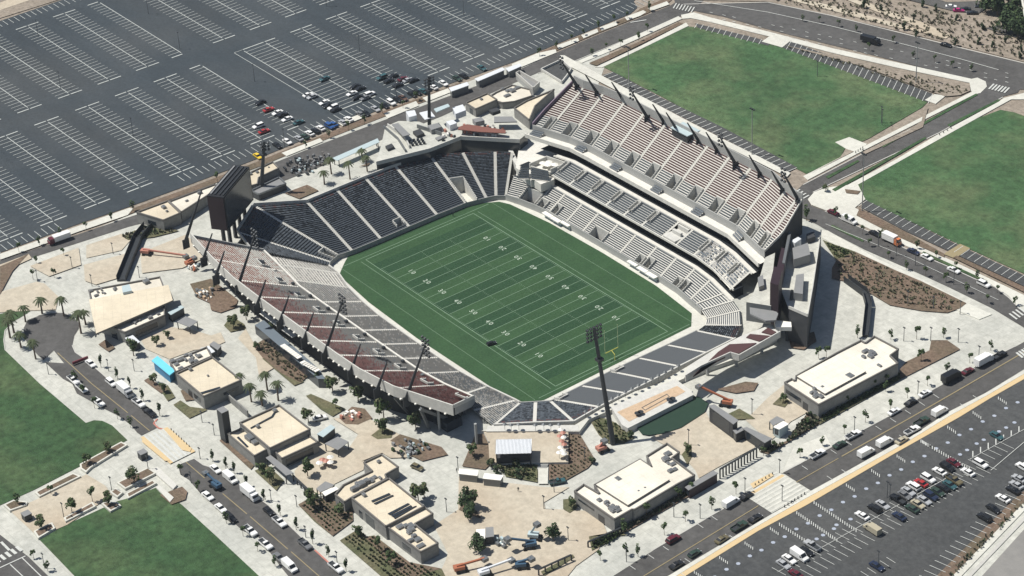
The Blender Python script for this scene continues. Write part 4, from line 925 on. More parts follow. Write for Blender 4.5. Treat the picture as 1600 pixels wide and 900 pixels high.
# --- terrace building at the right end of the main stand
tb = thing('terrace_building', 'concrete terrace block with maroon screen at the right end of the main stand', 'building', (75, 60, GZ))
b = MB(); prism_px(b, [(1232, 482), (1262, 495), (1270, 450), (1283, 363), (1262, 354), (1243, 350), (1225, 372), (1215, 440)], 19, GZ, 0, 1); b.build('terrace_block', [DARKW, CONC], tb)
b = MB(); prism_px(b, [(1166, 472), (1205, 478), (1207, 430), (1211, 395), (1196, 402), (1188, 430), (1176, 460)], 19.3, 12, 0, 1); b.build('upper_terrace', [STEELG, CONC], tb)
for px_, z_ in (([(1203, 478), (1216, 482), (1222, 456), (1209, 452)], 28), ([(1211, 446), (1222, 450), (1230, 408), (1221, 404)], 23.5)):
    b = MB(); b.prism([q[:2] for q in PG(px_, 19)], 12, z_); b.build('maroon_screen', PURP, tb)
b = MB(); b.prism([q[:2] for q in PG([(1222, 430), (1226, 431), (1236, 382), (1232, 380)], 19)], 12, 24); b.build('louvre_wall', STEELG, tb)
b = MB(); prism_px(b, [(1171, 475), (1208, 481), (1216, 490), (1212, 500), (1196, 501), (1172, 490)], 17.5, 16.9); b.build('canopy_roof', METG, tb)
b = MB(); prism_px(b, [(1210, 500), (1236, 503), (1237, 511), (1212, 511)], 14.5, 13); b.build('white_canopy', CANV, tb)
b = MB(); prism_px(b, [(1236, 376), (1247, 370), (1252, 373), (1242, 380)], 22.5, 19); b.build('lift_overrun', [METW], tb)
wall3(tb, 'terrace_parapet', [G(x, y, 19) for x, y in ((1283, 363), (1270, 450), (1262, 495), (1232, 482))], 1.1, .3, WALLC)
for px_, z_, m_ in (([(1238, 400), (1262, 392), (1266, 410), (1240, 418)], 22.5, METG), ([(1244, 440), (1256, 438), (1254, 470), (1240, 468)], 22, METG), ([(1260, 372), (1272, 368), (1274, 376), (1262, 380)], 21, DARKW), ([(1184, 440), (1192, 436), (1194, 452), (1186, 455)], 21, METG)):
    b = MB(); b.prism([q[:2] for q in PG(px_, 19.3)], 19, z_); b.build('plant_room', m_, tb)
x, y, z = G(1243, 533); b = MB(); b.box(x - 2, y - 1, GZ, x + 1, y + 2, 17); b.build('stair_tower', WALLG, tb)
b = MB(); b.cyl((x - 2, y - 2, GZ), (x - 6, y + 4, 22), .5, .5, 8); b.build('raking_column', STEEL, tb)
# --- left corner concourse deck
cb = thing('corner_terrace_building', 'raised white terrace with shade canopies above the far corner seats', 'building', (-80, 40, GZ))
b = MB(); prism_px(b, [(588, 253), (672, 232), (720, 213), (812, 218), (824, 208), (806, 186), (780, 192), (722, 196), (690, 205), (655, 190), (623, 189), (602, 198), (596, 225)], 14, GZ, 0, 1); b.build('terrace_block', [GLASSD, CONC], cb)
wall3(cb, 'terrace_fascia', [G(x, y, 12.8) for x, y in ((588, 258), (672, 237), (720, 218), (812, 223))], 1.6, .4, WALLC)
for px, z0, z1, m, nm in (([(612, 194), (622, 192), (641, 210), (630, 213)], 17.2, 16.9, METG, 'shade_canopy'), ([(772, 182), (800, 182), (808, 190), (772, 191)], 17.5, 17.1, METG, 'shade_canopy'), ([(717, 198), (730, 194), (790, 203), (790, 208), (750, 206), (715, 202)], 16.5, 16.2, mat('rust_canopy', (.20, .085, .065), .7), 'shade_canopy'), ([(707, 168), (723, 163), (728, 172), (712, 178)], 16.5, 14, METW, 'plant_screen'), ([(655, 176), (672, 172), (680, 182), (664, 187)], 12, 11.7, METW, 'shade_canopy'), ([(678, 170), (700, 162), (703, 166), (682, 175)], 13, 12.6, METB, 'shade_canopy'), ([(634, 174), (648, 172), (651, 180), (639, 183)], 16, 9, METW, 'lift_tower')):
    b = MB(); prism_px(b, px, z0, z1); b.build(nm, m, cb)
wall3(cb, 'ramp_parapet', [G(x, y, 14) for x, y in ((606, 198), (632, 216), (640, 232))], 1.4, .4, WALLC); wall3(cb, 'ramp_parapet', [G(x, y, 14) for x, y in ((600, 200), (622, 219), (634, 238))], 1.2, .4, STEELG); wall3(cb, 'terrace_screen', [G(x, y, 14) for x, y in ((652, 200), (690, 212))], 1.6, .4, STEELG)
for px_, z_, m_ in (([(645, 205), (656, 201), (663, 208), (652, 212)], 15.2, DARKW), ([(668, 196), (684, 192), (690, 198), (674, 203)], 16.0, METG), ([(697, 190), (708, 187), (714, 192), (703, 196)], 16.4, METW), ([(602, 228), (612, 224), (616, 229), (606, 233)], 15.0, DARKW), ([(738, 186), (752, 183), (757, 188), (743, 191)], 15.8, METG), ([(680, 215), (694, 210), (698, 213), (684, 219)], 14.6, METG), ([(764, 172), (776, 168), (782, 172), (770, 176)], 15.4, DARKW)):
    b = MB(); prism_px(b, px_, z_, 14, 0); b.build('bar_counter', m_, cb)
b = MB()
for i in range(46):
    x = 690 + rnd.random() * 100; y = 193 + rnd.random() * 16 + (4 if x > 720 else 12); c = G(x, y, 14)
    b.cyl((c[0], c[1], 14), (c[0], c[1], 15), .55, .5, 6, rnd.randint(0, 2)); 
for i in range(12):
    c = G(641 + i % 4 * 6 + i // 4 * 2, 222 + i // 4 * 3 - (i % 4), 14); b.cyl((c[0], c[1], 14), (c[0], c[1], 15), .55, .5, 6, 2)
o = b.build('terrace_furniture', [REDP, CANV, STEEL], cb); o['kind'] = 'stuff'
# corner wing terrace between end stand and main stand
b = MB(); prism_px(b, [(812, 222), (806, 262), (812, 266), (845, 288), (866, 280), (880, 236), (842, 222)], 9.4, 6); b.build('corner_platform', [STEPL], cb)
wa, wb_ = [R2(*G(808, 276, 9.5), *G(811, 262, 11.2)), R2(*G(827, 274, 9.5), *G(828, 262, 11.2))], None
wa = [R2(*G(806, 280, 9.6), *G(812, 262, 12)), R2(*G(828, 280, 9.6), *G(828, 262, 12)), R2(*G(860, 284, 9.6), *G(858, 268, 12))]
for i in range(2): section(cb, wa[i], wa[i + 1], 5, c_bench, [S_CH], step=STEPL, off=.3, name='corner_seating')
wall3(cb, 'corner_wall', [G(x, y, 6.2) for x, y in ((796, 240), (806, 262), (818, 280), (833, 292))], 3.0, 1.6, WALLC)

# ------------------------------------------------------------ scoreboard
sb = thing('scoreboard', 'huge dark video scoreboard box on columns above the left end stand', 'scoreboard', G(352, 365))
tl, tr = Vector(G(336, 307, 30)), Vector(G(377, 259, 30))
d = (tr - tl).normalized(); nrm = Vector((d.y, -d.x, 0))
if nrm.x < 0: nrm = -nrm
bk = [tl - nrm * 3.2, tr - nrm * 3.2, tr + nrm * 3.2, tl + nrm * 3.2]
b = MB(); b.prism([q[:2] for q in bk], 16.2, 30); b.build('screen_box', mat('screen_housing', (.016, .017, .020), .5, (.024, .025, .028), .6, 1), sb)
b = MB(); q0, q1 = tl + nrm * 3.3 + d * .6, tr + nrm * 3.3 - d * .6
b.face([(q0.x, q0.y, 17), (q1.x, q1.y, 17), (q1.x, q1.y, 29.4), (q0.x, q0.y, 29.4)]); b.build('video_screen', GLASSD, sb)
b = MB(); q0, q1 = tl - nrm * 3.1 - d * .12, tl + nrm * 3.1 - d * .12
b.face([(q0.x, q0.y, 16.6), (q1.x, q1.y, 16.6), (q1.x, q1.y, 29.6), (q0.x, q0.y, 29.6)]); b.build('side_panel', PURP, sb)
for o_ in (-2.2, -.6, 1.2, 2.6):
    b = MB(); a, c = tl + nrm * o_ + d, tr + nrm * o_ - d; b.beam((a.x, a.y, 30.2), (c.x, c.y, 30.2), .6 if o_ < 0 else .35, .4); b.build('roof_beam', METG if o_ < -2 else STEEL, sb)
for k in range(5):
    a = tl.lerp(tr, (k + .5) / 5); b = MB(); b.beam((a.x, a.y, 16.3), (a.x, a.y, GZ - 1), 1.1); b.build('column', STEEL, sb)

# ------------------------------------------------------------ free-standing floodlight masts
def mast(label, base, h, lean, nx, nz, r=.95, ang=0):
    x, y, z = G(*base); o = thing('floodlight_mast', label, 'light mast', (x, y, z), group='floodlight masts round the stadium')
    b = MB(); q = (x + lean[0], y + lean[1], z + h); b.cyl((x, y, z), q, r, r * .55, 10); p = b.build('mast_pole', STEEL, o)
    lights_head(o, (x + lean[0], y + lean[1], z + h - 2.2), nx, nz, 1.3, 1.35, ang)
    b = MB(); k = .72; b.box(x + lean[0] * k - 1, y + lean[1] * k - 1, z + h * k, x + lean[0] * k + 1, y + lean[1] * k + 1, z + h * k + .9); b.build('equipment_box', STEEL, o)
mast('tallest dark floodlight mast rising from the planted oval near the low end stand', (958, 694), 40, (-7.3, 0), 5, 4, .9, R(90))
mast('dark floodlight mast on the terrace between the parking lot and the far corner', (671, 202), 24, (2.5, 0), 4, 3, .8, R(90))
mast('dark floodlight mast just right of the big scoreboard', (408, 299), 22, (3.5, 2), 3, 3, .9, R(60))
for px, h, lb in (((983, 140), 19, 'thin field light pole at the near left edge of the upper lawn'), ((1175, 243), 20, 'thin field light pole standing by the bays behind the upper deck'), ((1431, 130), 18, 'thin field light pole in the dry verge beside the top road'), ((1347, 331), 24, 'thin field light pole at the corner of the right lawn')):
    x, y, z = G(*px); o = thing('field_light_pole', lb, 'light pole', (x, y, z), group='poles lighting the practice lawns')
    b = MB(); b.cyl((x, y, z), (x, y, z + h), .22, .14, 7); b.build('pole', POLEL, o); b = MB()
    for k in (-1, 0, 1): b.box(x - .3 + k * .9, y - .3, z + h - .4, x + .3 + k * .9, y + .3, z + h)
    b.beam((x - 1.4, y, z + h - .3), (x + 1.4, y, z + h - .3), .12); b.build('lamp_head', STEEL, o)
# goal post
x, y, z = G(959, 560, 0); gp_ = thing('goal_post', 'yellow goal post at the end of the pitch beside the tall mast', 'goal post', (x, y, 0))
b = MB(); b.cyl((x + 1, 0, 0), (x + 1, 0, 2.2), .14); b.cyl((x + 1, 0, 2.2), (x - .6, 0, 3.05), .12); b.build('base_pole', POSTY, gp_)
b = MB(); b.cyl((x - .6, -2.82, 3.05), (x - .6, 2.82, 3.05), .13); b.build('crossbar', POSTY, gp_)
for s in (-1, 1): b = MB(); b.cyl((x - .6, s * 2.82, 3.05), (x - .6, s * 2.82, 12.2), .07); b.build('upright', mat('upright_paint', (.55, .62, .35), .5), gp_)
def prism_gx(mb, px, z, z0, m=0, mtop=None):
    z -= 1.6; z0 = z0 if z0 <= GZ + 1.3 else z0 - 1.6; mb.prism([q[:2] for q in PG(px, z)], z0, z, m, mtop)
# ------------------------------------------------------------ buildings
def bldg(label, px, zt, roof=ROOF, wall=BWALL, name='flat_roofed_building', ops=(), units=(), skylights=(), raised=(), cap=BTRIM, parap=.55, cat='building'):
    zt -= 1.6; raised = [(a_, z_ - 1.6) for a_, z_ in raised]
    c = [sum(q[k] for q in PG(px, zt)) / len(px) for k in (0, 1)]
    o = thing(name, label, cat, (c[0], c[1], GZ))
    p = [q[:2] for q in PG(px, zt)]
    a = sum(p[i][0] * p[(i + 1) % len(p)][1] - p[(i + 1) % len(p)][0] * p[i][1] for i in range(len(p)))
    ccw = a > 0
    b = MB(); n = len(p)
    for i in range(n):
        q, r_ = p[i], p[(i + 1) % n]
        if not ccw: q, r_ = r_, q
        b.face([(q[0], q[1], GZ), (r_[0], r_[1], GZ), (r_[0], r_[1], zt - .02), (q[0], q[1], zt - .02)])
    b.build('wall', wall, o)
    vl = [[Vector((q[0], q[1], 0)) for q in p]]; tr = tessellate_polygon(vl); b = MB(); b.v = [(q[0], q[1], zt - parap) for q in p]
    for t_ in tr:
        A, B_, C_ = (p[i] for i in t_); cr = (B_[0] - A[0]) * (C_[1] - A[1]) - (B_[1] - A[1]) * (C_[0] - A[0])
        b.f.append(tuple(t_) if cr > 0 else tuple(t_)[::-1]); b.m.append(0)
    rf = b.build('roof', roof, o)
    b = MB()
    for i in range(n):
        q, r_ = Vector(p[i]), Vector(p[(i + 1) % n]); d = (r_ - q).normalized(); nn = Vector((-d.y, d.x)) * (.2 if ccw else -.2)
        q2, r2 = q + nn, r_ + nn; m = (q + q2) / 2; m2 = (r_ + r2) / 2
        b.beam((m.x, m.y, zt - parap / 2 + .03), (m2.x, m2.y, zt - parap / 2 + .03), .4, parap + .06)
    b.build('parapet', cap, o)
    for i, u0, u1, z0, z1 in ops:
        q, r_ = Vector(p[i]), Vector(p[(i + 1) % n]); d = (r_ - q); nn = Vector((d.y, -d.x)).normalized() * (1 if ccw else -1)
        s, e = q + d * u0, q + d * u1; b = MB()
        f = [s - nn * .05, e - nn * .05, e + nn * .06, s + nn * .06]; b.prism([tuple(k) for k in f], GZ + z0, GZ + z1); b.build('window' if z0 > .1 else 'door', GLASSD, o)
    for x, y, sx, sy, h in units:
        q = G(x, y, zt - parap); b = MB(); b.box(q[0] - sx / 2, q[1] - sy / 2, zt - parap + .15, q[0] + sx / 2, q[1] + sy / 2, zt - parap + .15 + h)
        b.box(q[0] - sx / 2 + .2, q[1] - sy / 2 + .2, zt - parap + .15 + h, q[0] + sx / 2 - .2, q[1] + sy / 2 - .2, zt - parap + .25 + h, 1); b.build('rooftop_unit', [METG, STEELG], o)
    for px2 in skylights: b = MB(); prism_px(b, px2, zt - parap + .35, zt - parap + .05); b.build('skylight', GLASSD, o)
    for px2, zz in raised:
        b = MB(); prism_px(b, px2, zz, zt - parap - .3, 0, 1); b.build('raised_roof', [cap, roof], o)
    return o
def runits(px, n, sx=1.0, h=.8):
    """scattered small plant inside a roof outline (px)"""
    xs = [q[0] for q in px]; ys = [q[1] for q in px]; out = []; rs = random.Random(int(xs[0] * 7))
    while len(out) < n:
        x, y = rs.uniform(min(xs), max(xs)), rs.uniform(min(ys), max(ys)); ins = False; j = len(px) - 1
        for i in range(len(px)):
            if (ys[i] > y) != (ys[j] > y) and x < (xs[j] - xs[i]) * (y - ys[i]) / (ys[j] - ys[i]) + xs[i]: ins = not ins
            j = i
        if ins: out.append((x, y, rs.uniform(.5, 1.1) * sx, rs.uniform(.5, 1.4) * sx, rs.uniform(.4, 1) * h))
    return out
# A: wedge roof
bA = bldg('pale wedge roofed building beside the palm lined turning circle', [(138, 453), (250, 432), (257, 450), (257, 492), (195, 519), (150, 500)], 12.6, units=runits([(142, 455), (180, 447), (180, 460), (142, 466)], 9) + runits([(195, 508), (250, 488), (250, 492), (198, 513)], 12) + [(229, 442, 2, 2, .9)], ops=((3, .2, .75, 1.2, 3.2), (4, .3, .5, 0, 2.6)), roof=ROOFW)
b = MB(); prism_gx(b, [(139, 468), (263, 445), (270, 469), (150, 521)], 14.2, 13.5, 1, 0); b.build('wedge_roof', [ROOF, BTRIM], bA)
b = MB(); prism_gx(b, [(190, 447), (202, 444), (206, 454), (192, 457)], 15.2, 12.5, 0); b.build('rooftop_unit', METB, bA)
# B
bldg('square tan roofed building right of the blue kiosk', [(275, 583), (331.5, 557), (377.5, 593), (318, 619)], 13.4, ops=((3, .15, .38, 1.4, 3.2), (3, .45, .6, 0, 3), (2, .1, .5, 2.4, 3.4)), skylights=([(313, 613), (343, 604), (345, 606), (315, 615)],), units=[(298, 579, 1, 1, .7), (325, 588, .6, .6, .4)])
s_ = [(265, 565), (323, 541.5), (331, 556), (274, 581)]
bldg('narrow roof wing crowded with rooftop units behind the square tan roof', s_, 12.3, units=runits(s_, 16, 1.3), roof=ROOFW)
b = MB(); k_ = thing('blue_kiosk', 'bright blue roofed kiosk with orange graphics facing the street', 'kiosk', G(258, 575)); prism_gx(b, [(237, 563), (246, 556), (274, 579), (265, 586)], 12, 11.6); b.build('roof', CYAN, k_)
b = MB(); prism_gx(b, [(240, 564.5), (246.5, 559), (271, 579), (264.5, 584)], 11.6, GZ); b.build('wall', [mat('kiosk_blue', (.06, .2, .36), .6)], k_)
b = MB(); p = PG([(246, 571), (262, 584)], 8.0); b.beam((p[0][0] - .3, p[0][1] - .3, 8.2), (p[1][0] - .3, p[1][1] - .3, 8.2), .2, 1.6); b.build('graphic_panel', ORNG, k_)
# tower slab
x, y, z = G(356, 688); t_ = thing('pylon_sign', 'tall dark pylon slab standing beside the left street buildings', 'pylon', (x, y, z)); b = MB(); b.box(x - 1.6, y - 1.6, GZ, x + 1.6, y + .9, GZ + 12, 0, 1); b.build('pylon_body', [STEEL, METG], t_)
# C
c_m = [(374, 660), (436, 632), (485, 670), (421.5, 700)]
bldg('large tan roofed building right of the dark pylon', c_m, 14.2, units=[(403, 668, 1.2, 1, .8), (430, 643, 1.4, 1.2, .7)], skylights=([(391, 668), (424, 650), (430, 640), (432, 641), (426, 651), (392, 669)],))
bldg('low street side wing with one long slot rooflight beside the dark pylon', [(356, 677.5), (381, 667), (421.5, 699), (397, 712)], 12.6, units=[(391, 687, 3.2, 2.2, 1.3), (398, 693, 2.0, 1.6, .8), (378, 673, 1.5, 1, .7)], skylights=([(370, 683), (373, 682), (388, 697), (385, 698)],))
bldg('low courtyard wing with a shaded glass front in the left row', [(423, 699), (478, 676), (497, 690), (440, 716)], 12.4, units=runits([(435, 695), (470, 683), (475, 688), (445, 702)], 5, 1.6), ops=((2, .15, .9, .6, 3.2),))
bD = [(604, 822), (663, 791), (677, 802), (648, 818), (685, 848), (657, 862)]
bldg('lowest roofed wing at the bottom end of the long tan building', bD, 12.6, units=runits([(612, 824), (640, 812), (665, 848), (655, 856)], 11, 1.8), ops=((5, .3, .55, 1, 3), (3, .2, .8, .4, 3)))
bldg('long tan roofed building with five dark skylight strips', [(549, 777.5), (607.5, 746), (663, 790.5), (602.5, 822)], 13.2, ops=((3, .35, .6, 0, 3.6), (3, .7, .8, 0, 2.8)), units=[(569, 775, 1.4, 1, .7)], skylights=[[(580, 782), (608, 770), (610, 772), (582, 784)], [(584, 786), (613, 773), (615, 774), (587, 787.5)], [(606, 802), (637, 786), (640, 787), (609, 804)], [(611, 805), (642, 789), (644, 791), (614, 807)], [(615, 808), (647, 791), (651, 790), (617, 810)]])
bldg('stepped roof wing with black vents above the tan courtyard', [(523, 772), (536, 757), (581, 735), (568, 722), (596, 709), (623, 729), (602, 741), (604, 747), (549, 777), (538, 784)], 12.3, units=runits([(548, 764), (575, 750), (578, 755), (552, 768)], 12, 1.5, 1.2) + runits([(575, 745), (600, 742), (598, 747), (578, 756)], 6, 1.4) + [(592, 723, 1, 1, .7)], ops=((9, .2, .6, 1, 3),))
bldg('cream roofed restroom block with raised centre between mast and lower street', [(897, 767), (912, 756), (936, 770), (928, 757), (1000, 717), (1017, 728), (1010, 712), (1042, 692), (1062, 706), (1050, 715), (1086, 742), (1060, 755), (991, 796), (988, 795), (960, 811)], 13.0, roof=ROOFW,
     units=runits([(922, 772), (935, 780), (975, 800), (962, 803)], 14, 1.4) + runits([(1030, 712), (1045, 705), (1055, 735), (1045, 740)], 9, 1.6) + [(966, 751, 2, 1.5, .8), (998, 770, 1, 1, .6), (1008, 765, 1, 1, .6), (1004, 726, 1, 1, .4)], ops=((14, .25, .4, 0, 2.8), (14, .5, .9, 2.6, 3.2)),
     raised=(([(931, 757), (1000, 718), (1046, 749), (981, 789)], 13.25),))
bldg('longest cream roofed building at the right corner plaza', [(1225.5, 597), (1237, 591), (1242, 594), (1243, 587), (1308, 550), (1345, 531), (1352, 535), (1366, 524.5), (1404.5, 545), (1391, 555), (1403.5, 567), (1279, 632)], 13.6, roof=ROOFW,
     units=runits([(1340, 552), (1362, 548), (1372, 556), (1345, 562)], 8, 1.8) + runits([(1258, 605), (1270, 600), (1285, 622), (1278, 624)], 9, 1.4) + [(1328, 590, 2.4, 2, .9), (1285, 607, 1, 1, .7), (1374, 572, 1.6, .8, .4)], ops=((11, .3, .45, 0, 3), (11, .5, .95, 2.0, 3.4)),
     raised=(([(1245, 588), (1309, 554), (1353, 580), (1289, 615)], 13.85),))
bldg('small flat roofed kiosk building behind the far corner terrace', [(727, 160), (761.5, 145), (777, 155), (743, 170)], 11.7, units=[(752, 156, 1, 1, .5)], ops=((3, .3, .6, 0, 2.6),))
bldg('cream roofed entrance building at the left end of the upper deck', [(803, 168), (822, 157), (866, 139), (836, 165), (827, 187)], 12.4, roof=ROOF, ops=((0, .3, .8, 0, 3),))
bldg('low back of house roof with plant by the north road', [(760, 153), (774, 144), (800, 132), (828, 139), (832, 149), (804, 158), (785, 160)], 11, units=runits([(785, 140), (815, 136), (820, 142), (790, 152)], 8, 2), roof=ROOFW)
bldg('angled block building with cream roof beside the parking lot corner', [(213, 331), (262, 313), (282, 332), (255, 343.5)], 13, units=[(256, 325, 1.8, 1.4, .7), (261, 331, .8, .8, .5)], ops=((3, .3, .6, 1.5, 3),))
bldg('long thin cream roof strip left of the scoreboard', [(264, 314), (336, 287), (342, 293), (322, 306), (283, 331)], 12.6, roof=ROOFW, units=runits([(270, 316), (320, 298), (320, 303), (280, 322)], 5))
bldg('cream roofed ticket building between scoreboard and palm terrace', [(384, 272), (426, 252), (436, 262), (404, 277), (402, 287), (387, 291)], 11.5, units=[(392, 273, 1, 1, .5), (402, 270, 1, 1, .5), (420, 262, .5, .5, .3)])
bldg('dark shaded service wing beside the ticket building', [(392, 297), (436, 276), (447, 286), (404, 303)], 11, roof=METG, wall=DARKW, cap=STEELG)
bldg('grey walled service yard enclosure at the tip of the upper deck', [(806, 113), (812, 110), (843, 128), (833, 137)], 11.5, roof=METG, cap=KERB, wall=WALLG, parap=1.4)
bldg('walled truck yard tucked behind the first tall upper deck mast', [(845, 107), (877, 92), (893, 106), (886, 117), (878, 127)], 9.2, roof=ASPH3, cap=WALLC, wall=WALLC, parap=.9)
# kiosks, containers, canopies
def box_px(label, name, roofpx, zt, roofm, wallm, cat='kiosk', z0=GZ, ops=(), over=.25, legs=False):
    zt -= 1.6; p = PG(roofpx, zt); c = (sum(q[0] for q in p) / len(p), sum(q[1] for q in p) / len(p))
    o = thing(name, label, cat, (c[0], c[1], z0)); b = MB(); b.prism([q[:2] for q in p], zt - .18, zt); b.build('roof', roofm, o)
    q = [(c[0] + (k[0] - c[0]) * (1 - over * .3), c[1] + (k[1] - c[1]) * (1 - over * .3)) for k in p]
    if legs:
        for k in q: b = MB(); b.beam((k[0], k[1], z0), (k[0], k[1], zt - .18), .25); b.build('leg', STEEL, o)
    else:
        b = MB(); b.prism(q, z0 + .05, zt - .18); b.build('wall', wallm, o)
        a, c2 = Vector(q[0]), Vector(q[-1]) 
        b = MB(); d = c2 - a; nn = Vector((-d.y, d.x)).normalized(); m = (Vector(q[0]) + Vector(q[-1])) / 2
        if (m - Vector(c)).dot(nn) < 0: nn = -nn
        s, e = a + d * .15 + nn * .03, a + d * .85 + nn * .03; b.face([(s.x, s.y, z0 + 1), (e.x, e.y, z0 + 1), (e.x, e.y, zt - .5), (s.x, s.y, zt - .5)]); b.build('serving_hatch', GLASSD, o)
    return o
for a in (('white topped food trailer, left one of the pair below the pavilion', 'food_trailer', [(717, 732), (748, 735), (746, 743.5), (716, 740)], 11, CANV, STEELG, 'trailer'), ('white topped food trailer, right one of the pair below the pavilion', 'food_trailer', [(757, 739), (787, 742.5), (782, 750.5), (754, 747.5)], 11, CANV, STEELG, 'trailer'),
          ('shorter white office trailer by the parking lot edge', 'site_trailer', [(701.5, 137), (730, 128), (733, 133), (705, 143)], 11.2, METW, STEELG, 'trailer'), ('longest white office trailer by the parking lot edge', 'site_trailer', [(741.5, 123), (785, 105), (789, 109), (747, 127)], 11.2, METW, STEELG, 'trailer'), ('white trailer half hidden behind the longest office trailer', 'site_trailer', [(790, 107), (812, 99), (815, 103), (795, 112)], 11.0, METW, STEELG, 'trailer'),
          ('grey container kiosk behind the wedge roofed building', 'container_kiosk', [(261, 487), (283, 477), (288, 480), (267, 492)], 11.2, METB, STEEL, 'kiosk'), ('grey container kiosk behind the courtyard umbrellas', 'container_kiosk', [(495, 678), (517, 663), (524, 668), (505, 683)], 11.2, METB, STEEL, 'kiosk'),
          ('small white roofed kiosk in front of the wedge roofed building', 'small_kiosk', [(195, 528), (207, 523), (219, 534), (208, 539)], 10.8, METW, DARKW, 'kiosk'), ('small white roofed kiosk at the corner of the narrow roof wing', 'small_kiosk', [(313, 544), (326, 540), (336, 549), (330, 552), (322, 550)], 11.2, METW, DARKW, 'kiosk'), ('small kiosk with white flat roof by the tan courtyard planter', 'small_kiosk', [(502, 768), (525, 760), (529, 764), (508, 775)], 11, CANV, DARKW, 'kiosk'),
          ('white topped kiosk beside the planted strip near the right building', 'small_kiosk', [(1208, 667), (1224, 657.5), (1232.5, 662.5), (1217.5, 671)], 11.6, CANV, METB, 'kiosk'), ('dark two storey gate house beside the green pond lawn', 'gate_house', [(1106.5, 634), (1116, 631.5), (1154, 656.5), (1146, 663)], 14.0, METG, DARKW, 'gate house'), ('lower dark gate wing running towards the planted strip', 'gate_house', [(1160, 669), (1167, 667), (1207, 685), (1195, 692)], 12.0, METG, DARKW, 'gate house'),
          ('dark link roof between the two gate house blocks', 'link_roof', [(1145, 672), (1158, 666), (1164, 671), (1150, 678)], 11.6, METG, DARKW, 'gate house'), ('low dark shed with grey sloping roof by the lower street', 'dark_shed', [(1070, 761), (1114, 735), (1122.5, 739), (1076, 766)], 11.5, METG, PURP, 'shed'), ('small stage box with white and grey roof in the bottom courtyard', 'stage_box', [(744, 827), (758, 826), (758, 842), (744, 842)], 11, CANV, DARKW, 'kiosk'),
          ('dark half of the small stage box in the bottom courtyard', 'stage_box', [(758.5, 824), (771, 823), (772, 838), (758.5, 840)], 11, METG, DARKW, 'kiosk'), ('dark gazebo between narrow roof wing and side stand', 'gazebo', [(327, 538), (334, 533), (346, 540), (340, 547)], 11, METG, DARKW, 'gazebo')):
    box_px(*a)
for a in (('grey shade canopy beside the container kiosk behind the wedge building', 'shade_canopy', [(276, 503), (290, 494), (309, 502), (296, 511)], 11.2, METG, None, 'canopy'), ('grey shade canopy beside the courtyard container kiosk', 'shade_canopy', [(507, 693), (528, 682), (545, 690), (528, 703)], 11.2, METG, None, 'canopy'), ('long grey canopy roof along the left street front', 'shade_canopy', [(415, 715), (423, 711), (459, 739), (447, 743)], 11.6, METG, None, 'canopy'),
          ('pale blue flat canopy between palms and north road', 'shade_canopy', [(519, 247), (590, 216), (593, 222), (527, 251)], 11.2, METB, None, 'canopy'), ('dark curved shade sail by the small white kiosk and tan planter', 'shade_canopy', [(494, 763), (508, 752), (522, 757), (520, 760), (500, 769)], 11.2, METG, None, 'canopy'), ('dark shade sail behind the white topped kiosk on the right', 'shade_canopy', [(1202, 658), (1214, 650), (1226, 656), (1208, 665)], 11.5, METG, None, 'canopy')):
    box_px(*a, legs=True)
# pavilion on its deck
pv = thing('pavilion', 'open pavilion with white corrugated roof on the tan deck', 'pavilion', G(800, 705))
b = MB(); n_ = 26; A, B_, C_, D_ = [Vector(q) for q in PG([(775, 687), (831, 686), (830, 708.5), (774, 710)], 12.0)]
for k in range(n_):
    t0, t1 = k / n_, (k + 1) / n_; zz = .16 if k % 2 else 0
    for t_, tt in ((t0, (t0 + t1) / 2), ((t0 + t1) / 2, t1)):
        zz = .22 if t_ == t0 else 0
        q = [A.lerp(B_, t_), A.lerp(B_, tt), D_.lerp(C_, tt), D_.lerp(C_, t_)]
        b.face([(v.x, v.y, v.z + (zz if i in (0, 3) else .22 - zz)) for i, v in enumerate(q)][::-1])
b.build('corrugated_roof', METW, pv)
for q in (A, B_, C_, D_): b = MB(); q2 = q.lerp((A + C_) / 2, .06); b.beam((q2.x, q2.y, GZ + 1), (q2.x, q2.y, 12.0), .3); b.build('leg', STEEL, pv)
b = MB(); prism_gx(b, [(777, 700), (830, 698), (829, 712), (776, 716)], 11.4, GZ + 1.2); b.build('bar_counter', DARKW, pv)
dk = thing('event_deck', 'raised tan deck carrying the white roofed pavilion', 'deck', G(820, 700))
b = MB(); prism_gx(b, [(755, 673), (888, 673), (888, 722), (765, 724), (763, 690)], 9.2, GZ, 1, 0); b.build('deck_floor', [TAN, WALLC], dk)
b = MB(); prism_gx(b, [(762, 665), (903, 664), (905, 673), (760, 674)], 9.66, GZ); b.build('deck_edge', WALLC, dk)
st_ = thing('deck_stairs', 'grey stair flight climbing to the tan pavilion deck', 'stairs', G(849, 728)); b = MB()
A, B_ = Vector(G(842, 729)), Vector(G(857, 729)); d = Vector((.55, -.83, 0))
for k in range(6): b.prism([tuple((A + d * k * .5)[:2]), tuple((B_ + d * k * .5)[:2]), tuple((B_ + d * (k + 1) * .5)[:2]), tuple((A + d * (k + 1) * .5)[:2])], GZ, GZ + .95 - k * .16)
b.build('stair_flight', STEPD, st_)
